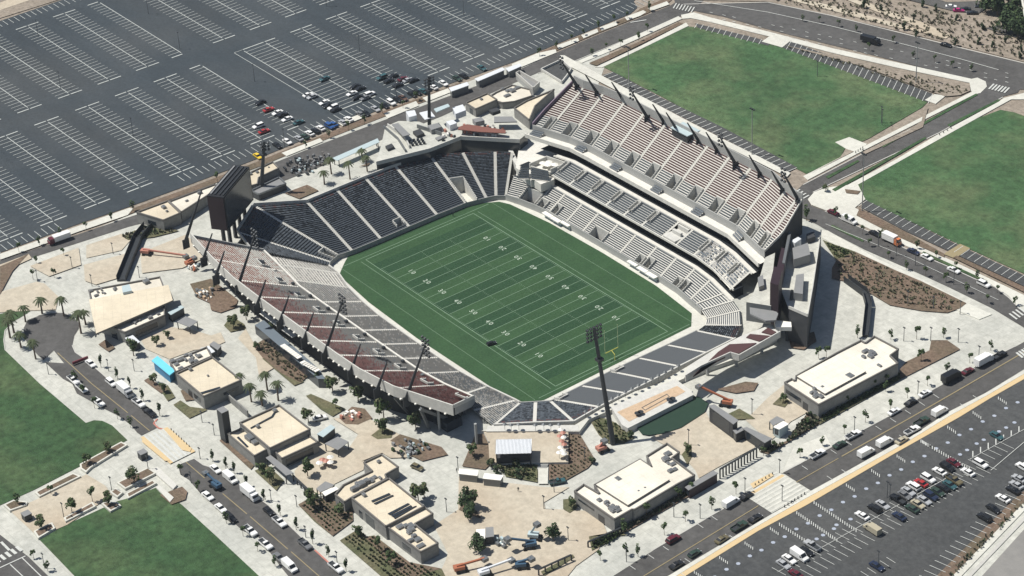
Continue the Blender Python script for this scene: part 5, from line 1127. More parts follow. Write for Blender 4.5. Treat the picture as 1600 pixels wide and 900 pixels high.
# sand court platform and green lawn
sc = thing('sand_court', 'long raised sand court with white kerb above the dark green lawn', 'sand court', G(1015, 630))
b = MB(); prism_gx(b, [(955, 636), (1055, 592), (1083, 612), (1083, 617), (981, 669), (972, 664)], 10.2, GZ, 0); b.build('court_wall', WALLC, sc)
b = MB(); p = PG([(964, 644), (1058, 603), (1071, 612), (983, 659)], 8.6); b.sheet(p, 8.65); b.build('court_sand', SAND, sc)
b = MB(); P0 = PG([(1003, 637), (1042, 616), (1046, 620), (1008, 641), (1003, 637)], 8.65)
for q, r_ in zip(P0, P0[1:]): b.beam((q[0], q[1], 8.7), (r_[0], r_[1], 8.7), .25, .1)
b.build('court_lines', BTRIM, sc)
P('pond_lawn', [(993, 668), (1082, 621), (1092, 622), (1107, 632), (1101, 646), (1064, 670), (1037, 679), (1013, 682), (1003, 680)], mat('deep_green_lawn', (.016, .040, .026), .9, (.024, .052, .034), .6, 1), 5)
for i, (x, y) in enumerate(((996, 649), (1001, 647), (1046, 628), (1051, 626))):
    c = G(x, y, 8.66); o = thing('cafe_table', 'dark cafe table %s on the edge of the sand court' % ('beside its left end', 'second from its left end', 'second from its right end', 'at its right end')[i], 'table', c, group='tables on the sand court'); b = MB(); b.cyl(c, (c[0], c[1], 9.5), .1); b.cyl((c[0], c[1], 9.5), (c[0], c[1], 9.6), 1.0, 1.0, 8); b.build('tabletop', STEEL, o)
# bridge-like ramp structures
for lb, px in (('long dark covered ramp between north road and wedge roofed building', [(232, 356), (216, 375), (206, 400), (190, 440)]), ('dark railed ramp down to the right corner building', [(1322, 440), (1352, 462), (1357, 480), (1352, 527)]), ('grey screen wall running from the dark pylon to the courtyard', [(347, 617), (388, 652)])):
    p = PG(px, GZ); o = thing('railed_ramp' if 'ramp' in lb else 'screen_wall', lb, 'ramp' if 'ramp' in lb else 'wall', p[0]); b = MB()
    wd = (3.2 if 'covered' in lb else 2.0) if 'ramp' in lb else .5; hh = 2.6 if 'wall' in lb else .9
    for q, r_ in zip(p, p[1:]): b.beam((q[0], q[1], GZ + hh / 2), (r_[0], r_[1], GZ + hh / 2), wd, hh)
    b.build('ramp_deck' if 'ramp' in lb else 'wall_panel', STEEL if 'ramp' in lb else BWALL, o)
    if 'ramp' in lb:
        for s in (-1, 1):
            b = MB()
            for q, r_ in zip(p, p[1:]):
                d = Vector((r_[0] - q[0], r_[1] - q[1], 0)).normalized(); nn = Vector((-d.y, d.x, 0)) * s * wd / 2; b.beam((q[0] + nn.x, q[1] + nn.y, GZ + 1.7), (r_[0] + nn.x, r_[1] + nn.y, GZ + 1.7), .15, 1.6)
            b.build('handrail', STEEL, o)
# planters and low walls
def planter(label, px, h=.8, grp='concrete planters on the left plaza'):
    c = PG(px); o = thing('planter', label, 'planter', (sum(q[0] for q in c) / len(c), sum(q[1] for q in c) / len(c), GZ), group=grp)
    p = [q[:2] for q in c]; cx, cy = sum(q[0] for q in p) / len(p), sum(q[1] for q in p) / len(p)
    b = MB(); b.prism(p, GZ, GZ + h); b.build('planter_wall', WALK, o)
    def ins(q):
        v = Vector((q[0] - cx, q[1] - cy)); return (cx + v.x * (1 - .5 / max(1, v.length)), cy + v.y * (1 - .5 / max(1, v.length)))
    # soil: inset by a fixed kerb width on every side
    pp = [Vector(q) for q in p]; a = sum(pp[i].x * pp[(i + 1) % len(pp)].y - pp[(i + 1) % len(pp)].x * pp[i].y for i in range(len(pp)))
    if a < 0: pp = pp[::-1]
    n = len(pp); out = []
    for i in range(n):
        e1 = (pp[i] - pp[i - 1]).normalized(); e2 = (pp[(i + 1) % n] - pp[i]).normalized(); n1 = Vector((-e1.y, e1.x)); n2 = Vector((-e2.y, e2.x)); m = (n1 + n2).normalized(); out.append(pp[i] + m * (.55 / max(.4, m.dot(n1))))
    b = MB(); b.sheet([tuple(q) for q in out], GZ + h + .02); b.build('soil', MULCH, o); return o
for lb, px in (('planter at the outer corner of the left plaza by the lower lawn', [(53, 833), (82, 819), (87, 828), (60, 844)]), ('long planter between tan paving and lower lawn', [(100, 812), (145, 787), (150, 794), (103, 818)]), ('kinked planter in the middle of the lower lawn edge', [(159, 790), (164, 787), (185, 788), (190, 793), (173, 802)]),
               ('short planter nearest the far left walkway', [(6, 792), (22, 784), (44, 787), (42, 792), (16, 801)]), ('long planter between the upper lawn and the tan paving', [(55, 772), (115, 742), (127, 747), (62, 779)]), ('planter on the upper lawn edge beside the zebra crossing', [(125, 728), (190, 693), (200, 698), (143, 733), (135, 741), (126, 735)]),
               ('raised planter holding the round tree near the sign board', [(183, 757), (232, 733), (245, 742), (196, 767)]), ('square planter in the paving corner', [(172, 772), (181, 765), (193, 772), (184, 780)]), ('low ledge planter above the lower lawn', [(197, 774), (240, 752), (245, 758), (200, 782)])):
    planter(lb, px)
for lb, px in (('long white bench wall nearest the lower lawn corner', [(244, 764), (250, 761), (272, 780), (266, 787)]), ('broad white ramp wall beside the zebra crossing', [(236, 736), (247, 732), (277, 760), (271, 767)])):
    c = PG(px); o = thing('ramp_wall', lb, 'wall', (c[0][0], c[0][1], GZ)); b = MB(); b.prism([q[:2] for q in c], GZ, GZ + .7); b.build('wall_block', STAIR, o)
for lb, px in (('dark sign cube on the pale paving near the zebra crossing', (224, 716)), ('dark sign cube on the tan paving of the left plaza', (43, 812))):
    x, y, z = G(*px); o = thing('sign_cube', lb, 'sign', (x, y, z)); b = MB(); b.box(x - 1.2, y - 1.2, z, x + 1.2, y + 1.2, z + 2.4); b.box(x - 1.3, y - 1.3, z + 2.4, x + 1.3, y + 1.3, z + 2.55, 1); b.build('sign_panel', [STEEL, METG], o)
# colonnades
def colonnade(label, a, c, n, h, m=STEEL):
    A, B_ = Vector(G(*a)), Vector(G(*c)); o = thing('colonnade_fence', label, 'fence', tuple(A)); d = (B_ - A).normalized()
    b = MB(); b.beam((A.x, A.y, GZ + h), (B_.x, B_.y, GZ + h), .5, .35, 0); b.build('top_rail', m, o)
    for k in range(n): q = A.lerp(B_, k / (n - 1)); b = MB(); b.beam((q.x, q.y, GZ), (q.x, q.y, GZ + h), .35); b.build('post', m, o)
colonnade('dark colonnade fence of many posts beside the lower right street', (1125, 748), (1182, 715), 13, 3.6)
colonnade('dark steel fence at the bottom edge of the tan courtyard', (842, 900), (893, 877), 6, 2.4)
colonnade('dark fence round the garden at the cream building corner', (919, 856), (975, 832), 7, 2.2)
colonnade('fence along the street edge of the tan courtyard on the left', (459, 752), (500, 790), 8, 2.2)
# club terrace with white awnings behind the side stand
ct = thing('club_terrace', 'low dark terrace roof with rows of white awnings behind the side stand', 'terrace', G(440, 560))
b = MB(); prism_gx(b, [(398, 508), (412, 500), (500, 578), (508, 592), (497, 592)], 11.6, GZ, 0, 1); b.build('terrace_roof', [GLASSD, mat('terrace_blue_grey', (.13, .16, .19), .7)], ct)
for px0, px1, n in (((403, 484), (462, 527), 15), ((443, 540), (470, 560), 8), ((474, 566), (498, 580), 7)):
    for k in range(n):
        t0 = k / n; x, y, z = G(px0[0] + (px1[0] - px0[0]) * t0, px0[1] + (px1[1] - px0[1]) * t0, 11.6); b = MB(); b.box(x - .75, y - .9, 11.4, x + .75, y + .9, 11.65); b.build('awning', CANV, ct)
# ------------------------------------------------------------ trees and shrubs
def crown(rs, rx, rz, n, size, m, name='crown', cz=0, clumps=7):
    b = MB(); cs = []
    for i in range(clumps):
        a = rs.uniform(0, 6.28); q = rs.uniform(.15, .75); cs.append((rx * q * math.cos(a), rx * q * math.sin(a), cz + rz * rs.uniform(-.6, .8), rs.uniform(.35, .62)))
    for i in range(n):
        c = rs.choice(cs); u = Vector((rs.gauss(0, 1), rs.gauss(0, 1), rs.gauss(0, 1))).normalized() * rs.uniform(.6, 1.0)
        p = Vector((c[0] + u.x * rx * c[3], c[1] + u.y * rx * c[3], c[2] + u.z * rz * c[3] * 1.1))
        nrm = (u + Vector((rs.uniform(-.6, .6), rs.uniform(-.6, .6), rs.uniform(-.2, .8)))).normalized(); t = nrm.orthogonal().normalized(); bt = nrm.cross(t); s = size * rs.uniform(.6, 1.3)
        ang = rs.uniform(0, 3.14); t, bt = t * math.cos(ang) + bt * math.sin(ang), bt * math.cos(ang) - t * math.sin(ang)
        b.face([p - t * s - bt * s * .6, p + t * s - bt * s * .6, p + t * s * .7 + bt * s * .6, p - t * s * .7 + bt * s * .6], 0 if rs.random() < .75 else 1)
    return b
def tree_proto(name, seed, h, rx, rz, n, size, mats, clumps=7, trunk=.16):
    rs = random.Random(seed); o = thing(name, 'x', 'tree', (0, 0, 0)); b = MB()
    b.cyl((0, 0, 0), (0, 0, h * .55), trunk, trunk * .6, 6)
    for k in range(3): a = k * 2.1 + seed; b.cyl((0, 0, h * .5), (math.cos(a) * rx * .5, math.sin(a) * rx * .5, h * .8), trunk * .5, trunk * .2, 5)
    b.build('trunk', BARK, o); crown(rs, rx, rz, n, size, mats, cz=h - rz, clumps=clumps).build('crown', mats, o); return o
def palm_proto(seed, h):
    rs = random.Random(seed); o = thing('palm_tree', 'x', 'palm tree', (0, 0, 0)); b = MB()
    b.cyl((0, 0, 0), (.1, 0, h * .5), .34, .26, 7); b.cyl((.1, 0, h * .5), (.15, .1, h), .26, .30, 7); b.build('trunk', BARK, o); b = MB()
    for k in range(24):
        a = 6.283 * k / 24 + rs.uniform(-.1, .1); up = rs.uniform(-.1, 1.0); L_ = rs.uniform(2.3, 3.0); pr = None; d = Vector((math.cos(a), math.sin(a), 0)); sd_ = Vector((-d.y, d.x, 0))
        for j in range(5):
            t_ = j / 4; p = Vector((.15, .1, h)) + d * L_ * t_ * (1 - .15 * up) + Vector((0, 0, up * 1.5 * t_ - 2.0 * t_ * t_)); wd = .34 * (1 - t_ * .75) + .05
            if pr: b.face([pr[0] - sd_ * pr[1], pr[0] + sd_ * pr[1], p + sd_ * wd, p - sd_ * wd], 0)
            pr = (p, wd)
    b.build('crown', PALMG, o); return o
protos = {'young': [tree_proto('young_tree', s, 4.6, 1.15, 1.4, 110, .30, [LEAF, LEAF2], 5, .09) for s in (1, 2, 3)], 'slim': [tree_proto('slim_tree', s, 4.4, .75, 1.7, 100, .28, [LEAF2, LEAF], 5, .09) for s in (4, 5)],
          'broad': [tree_proto('broad_tree', s, 6.0, 2.2, 2.0, 340, .36, [LEAF, LEAF3], 9, .18) for s in (6, 7)], 'big': [tree_proto('leafy_tree', s, 7.5, 3.1, 2.9, 620, .42, [LEAF2, LEAF], 12, .22) for s in (8, 9)],
          'shrub': [tree_proto('round_shrub', s, 1.9, 1.1, .9, 90, .3, [LEAF2, LEAF3], 5, .06) for s in (10, 11)], 'conifer': [tree_proto('small_conifer', s, 3.6, .9, 1.7, 110, .3, [LEAF2, LEAF2], 6, .1) for s in (12, 13)], 'palm': [palm_proto(14, 6.6), palm_proto(15, 7.6), palm_proto(16, 5.6)]}
allp = [p for l in protos.values() for p in l]; kidsof = {p: list(p.children) for p in allp}
_n = {}
def plant(kind, px, label, group=None, s=1.0, z=GZ, cat=None):
    l = protos[kind]; _n[kind] = _n.get(kind, -1) + 1; src = l[_n[kind] % len(l)]
    c = src.copy(); col.objects.link(c); x, y, _ = G(px[0], px[1], z); c.location = (x, y, z + .05); c.rotation_euler = (0, 0, rnd.uniform(0, 6.28)); q = s * rnd.uniform(.9, 1.12); c.scale = (q, q, q * rnd.uniform(.92, 1.1))
    c['label'] = label
    if cat: c['category'] = cat
    if group: c['group'] = group
    for k in kidsof[src]:
        d = k.copy(); col.objects.link(d); d.parent = c
    return c
def row(kind, pts, what, where, group, s=1.0):
    n = len(pts)
    for i, p in enumerate(pts):
        o = 'leftmost' if i == 0 else ('rightmost' if i == n - 1 else nth(i + 1) + ' from the left')
        plant(kind, p, '%s, %s %s' % (what, o, where), group, s)
row('palm', [(16, 528), (22, 520), (33, 543), (40, 503), (56, 561), (66, 490), (100, 494), (127, 521), (134, 507)], 'tall date palm', 'of those ringing the turning circle', 'palms ringing the turning circle')
row('palm', [(377, 607), (393, 628), (410, 634), (418, 610), (435, 626)], 'date palm', 'of the cluster above the large tan roof', 'palms in the middle plaza', .95)
row('palm', [(507, 288), (518, 272), (547, 280), (567, 253), (574, 268)], 'terrace palm with bare soil ring', 'on the white upper terrace', 'palms on the white terrace', .9)
row('young', [(52, 437), (85, 434), (57, 412), (100, 400)], 'small street tree', 'on the far left tan paving', 'trees on the far left plaza', .8)
row('slim', [(158, 574), (184, 592), (204, 607), (224, 626), (250, 650)], 'slim young tree', 'along the top half of the left street kerb', 'street trees along the left street', 1)
row('slim', [(333, 721), (386, 761), (412, 783), (438, 806), (463, 828), (489, 850), (514, 869), (541, 893)], 'slim dark tree', 'along the bottom half of the left street kerb', 'street trees along the left street', 1)
row('young', [(118, 597), (130, 616), (148, 638), (184, 655), (204, 668), (283, 742), (311, 768), (354, 818), (380, 838), (403, 862), (430, 885)], 'young lawn side tree', 'of the left street', 'lawn side street trees', .9)
row('slim', [(353, 733), (366, 740)], 'slim tree by the street wing', 'beside the low planter', 'street wing trees')
row('young', [(938, 830 + 46), (978, 868), (997, 870), (1038, 836), (1071, 815), (1112, 796), (1150, 772), (1250, 716), (1285, 697), (1319, 678), (1352, 660), (1391, 639), (1418, 622), (1449, 603), (1480, 583), (1515, 567), (1548, 548)], 'young street tree', 'along the inner kerb of the lower right street', 'street trees of the lower right street', .85)
row('young', [(1318, 402), (1358, 386), (1388, 404), (1416, 422), (1446, 432), (1478, 441), (1510, 458), (1542, 474)], 'small tree', 'on the stadium side kerb of the right street', 'stadium side trees of the right street', .8)
row('young', [(1306, 338), (1322, 348), (1348, 366), (1377, 374), (1433, 390), (1463, 404), (1493, 421), (1526, 437), (1558, 458), (1586, 478)], 'small tree', 'along the field side of the right street', 'field side trees of the right street', .75)
row('young', [(925, 88), (947, 78), (970, 73), (998, 64), (1012, 50), (885, 93), (900, 84), (920, 70), (940, 60), (973, 45)][:5], 'roadside tree', 'between north road and upper lawn', 'trees of the north road', .8)
row('young', [(843, 88), (870, 76), (893, 66), (912, 56), (935, 46), (960, 36), (980, 30), (1015, 18)], 'parking edge tree', 'along the far end of the parking lot', 'trees on the parking lot edge', .8)
row('young', [(30, 395), (62, 384), (95, 372), (135, 360), (175, 346), (208, 330), (340, 285), (478, 232), (514, 216), (545, 204), (570, 195), (598, 178), (630, 170), (650, 158)], 'parking edge tree', 'along the near edge of the big parking lot', 'trees on the parking lot edge', .85)
row('young', [(1254, 34), (1280, 36), (1310, 42), (1338, 50), (1358, 80), (1396, 68), (1427, 92), (1460, 98), (1488, 106), (1518, 112)], 'median tree', 'in the dark top road', 'trees of the top road', .7)
row('conifer', [(1495, 33), (1492, 72), (1529, 70), (1571, 68), (1535, 48), (1553, 54), (1551, 75), (1595, 82), (1593, 92), (1412, 48), (1432, 58), (1428, 32), (1462, 17), (1442, 12), (1376, 18), (1350, 14)], 'dark pointed tree', 'on the dry hillside', 'pointed trees on the hillside')
row('young', [(1384, 600), (1439, 565), (1474, 528), (1432, 530), (1392, 531), (1340, 528), (1291, 560), (1279, 560)], 'thin leafed tree', 'around the right corner building', 'trees of the right corner plaza', .95)
row('young', [(1384, 612), (1364, 608), (1322, 630), (1262, 666), (1210, 704), (1193, 712)], 'low green tree against the shaded wall', 'of the right building', 'wall side trees of the right building', .8)
row('young', [(975, 835), (1010, 808), (1060, 782), (1080, 772)], 'green tree against the dark street wall', 'of the cream block', 'wall side trees of the cream block', 1.05)
for kind, px, lb, s in (('big', (734, 795), 'leafy dark tree in the diamond bed below the food trailers', .95), ('big', (736, 812), 'smaller leafy tree below the diamond bed', .7), ('big', (865, 845), 'round green tree beside the bottom machinery', .85), ('big', (748, 862), 'dense tree in front of the small stage box', .8), ('broad', (654, 785), 'spreading tree at the edge of the long tan building', 1.05), ('broad', (663, 778), 'second spreading tree behind the long tan building', .85),
                        ('broad', (482, 660), 'green tree beside the parked truck in the middle plaza', 1.0), ('broad', (481, 745), 'courtyard tree by the red umbrellas', 1.05), ('broad', (739, 715), 'green tree in the mulch bed left of the pavilion', .9), ('broad', (488, 795), 'spreading tree in the street bed by the tan courtyard', 1.1), ('broad', (530, 808), 'tree in the street bed beside the long tan building', .8), ('broad', (410, 742), 'tree against the courtyard wing', .9), ('broad', (422, 755), 'green tree in the bed beside the long street canopy', .9),
                        ('broad', (209, 556), 'green tree beside the small white kiosk', 1.0), ('broad', (245, 540), 'dark bush tree in the tan yard of the wedge building', .75), ('broad', (262, 530), 'smaller bush tree in the tan yard of the wedge building', .6), ('broad', (211, 758), 'round tree in the raised planter', 1.1), ('broad', (66, 826), 'round tree at the outer plaza corner', 1.0), ('broad', (113, 802), 'lone tree standing on the tan paving', .8), ('young', (145, 785), 'twisted tree at the end of the long plaza planter', 1.1),
                        ('broad', (171, 790), 'tree in the kinked planter', .8), ('broad', (137, 728), 'tree in the lawn edge planter', .8), ('broad', (170, 708), 'dark shrub tree near the zebra crossing', .7), ('young', (80, 773), 'small dark tree in the long upper planter', .8), ('young', (28, 790), 'small tree beside the far left walkway', .9), ('broad', (240, 600), 'tree behind the blue kiosk', .8), ('broad', (256, 615), 'dark tree below the blue kiosk', .7), ('young', (300, 620), 'small tree before the square tan roof', .9),
                        ('broad', (365, 512), 'green tree in the bed beneath the side stand', .9), ('young', (340, 455), 'tree with building debris under the side stand', 1), ('broad', (598, 678), 'green tree at the shaded edge of the side stand', .9), ('broad', (1290, 300), 'dark clipped tree at the right lawn corner', .5), ('young', (1260, 345), 'dark tree beside the end column of the upper deck', 1.2), ('broad', (560, 840), 'green tree in the bottom street bed', .8), ('broad', (612, 885), 'green tree at the bottom of the street bed', .8),
                        ('young', (592, 862), 'slim tree in the bottom street bed', 1), ('broad', (1074, 712), 'grey green tree in the hexagonal bed', .7), ('broad', (1224, 630), 'tree in the small bed by the red chairs', .6), ('broad', (893, 795), 'dark tree in the round bed by the cream block', .8), ('young', (53, 873), 'small tree on the far left walkway corner', .8), ('young', (75, 893), 'small dark shrub tree by the left street lamp', .8), ('shrub', (768, 730), 'clipped conifer shrub below the pavilion', 1.4), ('shrub', (778, 738), 'round shrub right of the clipped conifer', 1.5), ('shrub', (806, 730), 'round shrub below the bar counter', 1.5), ('shrub', (813, 745), 'dark shrub in the bed below the pavilion', 1.6),
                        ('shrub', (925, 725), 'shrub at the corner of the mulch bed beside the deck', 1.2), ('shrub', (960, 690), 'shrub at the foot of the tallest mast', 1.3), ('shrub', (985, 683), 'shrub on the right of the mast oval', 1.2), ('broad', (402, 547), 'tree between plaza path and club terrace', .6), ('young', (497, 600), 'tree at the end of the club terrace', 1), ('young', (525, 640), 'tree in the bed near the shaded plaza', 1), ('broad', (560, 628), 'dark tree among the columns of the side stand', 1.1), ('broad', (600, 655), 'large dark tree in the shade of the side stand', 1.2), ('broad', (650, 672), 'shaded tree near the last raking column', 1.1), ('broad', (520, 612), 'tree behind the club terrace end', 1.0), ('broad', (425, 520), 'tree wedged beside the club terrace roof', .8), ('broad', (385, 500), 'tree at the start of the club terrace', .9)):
    plant(kind, px, lb, None, s, cat='shrub' if kind == 'shrub' else None)
def scatter(name, label, px, n, m, smin=.25, smax=.6, z=GZ, mats=None, rowy=False):
    """uncountable low planting as one mesh"""
    p = PG(px, z); pl = [Vector(q[:2]) for q in p]; xs = [q.x for q in pl]; ys = [q.y for q in pl]; rs = random.Random(int(px[0][0] * 13 + px[0][1])); b = MB(); c = 0; g = 0
    while c < n and g < n * 30:
        g += 1; x, y = rs.uniform(min(xs), max(xs)), rs.uniform(min(ys), max(ys)); ins = False; j = len(pl) - 1
        if rowy: x = round(x / 1.5) * 1.5 + rs.uniform(-.15, .15); y = round(y / 1.3) * 1.3 + rs.uniform(-.15, .15)
        for i in range(len(pl)):
            if (ys[i] > y) != (ys[j] > y) and x < (xs[j] - xs[i]) * (y - ys[i]) / (ys[j] - ys[i]) + xs[i]: ins = not ins
            j = i
        if not ins: continue
        c += 1; s = rs.uniform(smin, smax)
        for q in range(5):
            a = rs.uniform(0, 6.28); e = rs.uniform(.4, 1.1); d = Vector((math.cos(a), math.sin(a), 0)); t = Vector((-d.y, d.x, 0)); o = Vector((x, y, z + .45)) + d * s * .3
            b.face([o - t * s * .5, o + t * s * .5, o + t * s * .3 + d * s * .4 + Vector((0, 0, s * e)), o - t * s * .3 + d * s * .4 + Vector((0, 0, s * e))], rs.randint(0, 1))
    o = b.build(name, mats or [LEAF3, LEAF]); tag(o, label, 'planting', kind='stuff'); return o
scatter('hillside_scrub', 'grey scrub covering the dry hillside beyond the top road', [(1130, -5), (1200, 0), (1400, 47), (1600, 96), (1680, 110), (1700, 60), (1600, 40), (1500, 25), (1400, 5), (1250, -20)], 800, None, .45, 1.0, mats=[SCRUB, mat('scrub_dark', (.10, .10, .065), .9)])
scatter('ground_planting', 'low planting on the brown slope beside the right street', [(1308, 410), (1335, 396), (1500, 474), (1490, 486), (1400, 478), (1310, 436)], 420, None, .3, .8, mats=[SCRUB, LEAF3])
scatter('ground_planting', 'green planting where the slope meets the terrace building', [(1287, 380), (1333, 395), (1318, 404), (1308, 404)], 120, None, .3, .6)
scatter('ground_planting', 'planting strip behind the longest cream building', [(1281, 663), (1284, 653), (1403, 584), (1407, 592)], 260, None, .4, .9, mats=[LEAF, LEAF2])
scatter('ground_planting', 'wild planting round the white topped kiosk', [(1188, 706), (1232, 690), (1263, 648), (1279, 657), (1278, 663), (1200, 710)], 260, None, .5, 1.1, mats=[LEAF2, SCRUB])
scatter('ground_planting', 'dark planting along the street wall of the cream block', [(963, 840), (966, 832), (1075, 766), (1079, 773)], 200, None, .4, .9, mats=[LEAF2, SCRUB])
scatter('ground_planting', 'rows of small plants in the bed before the long tan building', [(470, 790), (490, 778), (528, 788), (540, 782), (549, 800), (550, 814), (520, 836)], 240, None, .3, .55, mats=[LEAF2, LEAF], rowy=True)
scatter('ground_planting', 'rows of small plants in the bed at the bottom', [(535, 846), (560, 830), (573, 842), (585, 840), (640, 882), (688, 892), (690, 905), (610, 905)], 380, None, .3, .6, mats=[LEAF2, LEAF3], rowy=True)
scatter('ground_planting', 'grassy planting around the tallest mast', [(926, 662), (933, 656), (945, 656), (962, 663), (990, 685), (975, 692), (950, 692), (936, 680)], 120, None, .3, .6)
scatter('ground_planting', 'striped planting right of the pavilion deck', [(860, 728), (888, 728), (889, 677), (905, 682), (928, 720), (918, 731), (875, 755), (860, 755)], 200, None, .3, .5, mats=[SCRUB, LEAF3], rowy=True)
scatter('ground_planting', 'planting below the pavilion deck', [(768, 728), (839, 728), (839, 753), (790, 744)], 160, None, .3, .6)
scatter('ground_planting', 'hedge planting in the fenced garden at the cream block corner', [(930, 858), (924, 848), (968, 834), (962, 845)], 120, None, .4, .9, mats=[LEAF2, LEAF])
scatter('ground_planting', 'planting at the foot of the club terrace', [(398, 543), (415, 533), (478, 592), (468, 600)], 150, None, .3, .7, mats=[LEAF3, SCRUB])
scatter('ground_planting', 'bushes beside the ramp near the north road', [(192, 370), (240, 352), (278, 362), (240, 370), (200, 375)], 120, None, .4, 1.0, mats=[LEAF2, SCRUB])
scatter('ground_planting', 'planting in the dry triangle by the red street corner', [(1230, 75), (1400, 115), (1512, 138), (1510, 148), (1460, 147)], 200, None, .3, .7, mats=[SCRUB, LEAF3])
scatter('ground_planting', 'verge planting along the freeway edge of the right parking lot', [(1480, 900), (1600, 783), (1600, 790), (1490, 900)], 60, None, .4, .8, mats=[LEAF2, SCRUB])
# dark wood and buildings at the very top right
wb = [(1375, -2), (1400, -8), (1520, -22), (1600, -14), (1700, 30), (1720, 52), (1606, 30), (1560, 20), (1528, 2), (1480, -2), (1440, 2)]
for i, (x, y) in enumerate(((1545, 6), (1562, 14), (1575, 4), (1588, 20), (1558, 26), (1578, 34), (1596, 6), (1540, 20), (1596, 40), (1572, 52), (1590, 62), (1410, -4), (1440, -6), (1470, -8), (1395, -10))):
    plant('big', (x, y), 'dark riverside tree, %s of the clump in the top right corner' % nth(i + 1) if i else 'dark riverside tree nearest the frame edge in the top right clump', 'dark riverside trees', 1.3)
# freeway flyover edge
x0, y0, _ = G(1588, 55); o = thing('rail_viaduct', 'pale elevated rail track slab crossing the top right corner', 'viaduct', (x0, y0, GZ)); b = MB(); p, q = Vector(G(1592, -30, 14)), Vector(G(1606, 52, 14)); p2 = q + (q - p) * .2
for k in range(4): d = Vector((k * 1.7, 0, 0)); b.beam(tuple(p + d), tuple(q + d), .8, .6)
b.build('track_beam', WALK, o)
for k in range(3): s_ = p.lerp(q, (k + .5) / 3); b = MB(); b.cyl((s_.x + 2.5, s_.y, GZ), (s_.x + 2.5, s_.y, 13.6), .9, .9, 8); b.build('pier', WALLC, o)
for p_ in allp:
    for k in kidsof[p_]: bpy.data.objects.remove(k)
    bpy.data.objects.remove(p_)

# ------------------------------------------------------------ vehicles (nose towards +X)
def profile_body(b, prof, w, z0=0, m=0, inset=0):
    """extrude a side profile (x, z) across the width"""
    n = len(prof); i = len(b.v)
    for s in (-1, 1):
        for x, z in prof: b.v.append((x, s * w / 2, z + z0))
    b.f.append(tuple(range(i, i + n))); b.m.append(m); b.f.append(tuple(range(i + 2 * n - 1, i + n - 1, -1))); b.m.append(m)
    for k in range(n): b.f.append((i + (k + 1) % n, i + k, i + n + k, i + n + (k + 1) % n)); b.m.append(m)
def frustum(b, x0, x1, w0, z0, x2, x3, w1, z1, m=0):
    lo = [(x0, -w0 / 2, z0), (x1, -w0 / 2, z0), (x1, w0 / 2, z0), (x0, w0 / 2, z0)]; hi = [(x2, -w1 / 2, z1), (x3, -w1 / 2, z1), (x3, w1 / 2, z1), (x2, w1 / 2, z1)]
    for k in range(4): b.face([lo[k], lo[(k + 1) % 4], hi[(k + 1) % 4], hi[k]], m)
    b.face(hi, m)
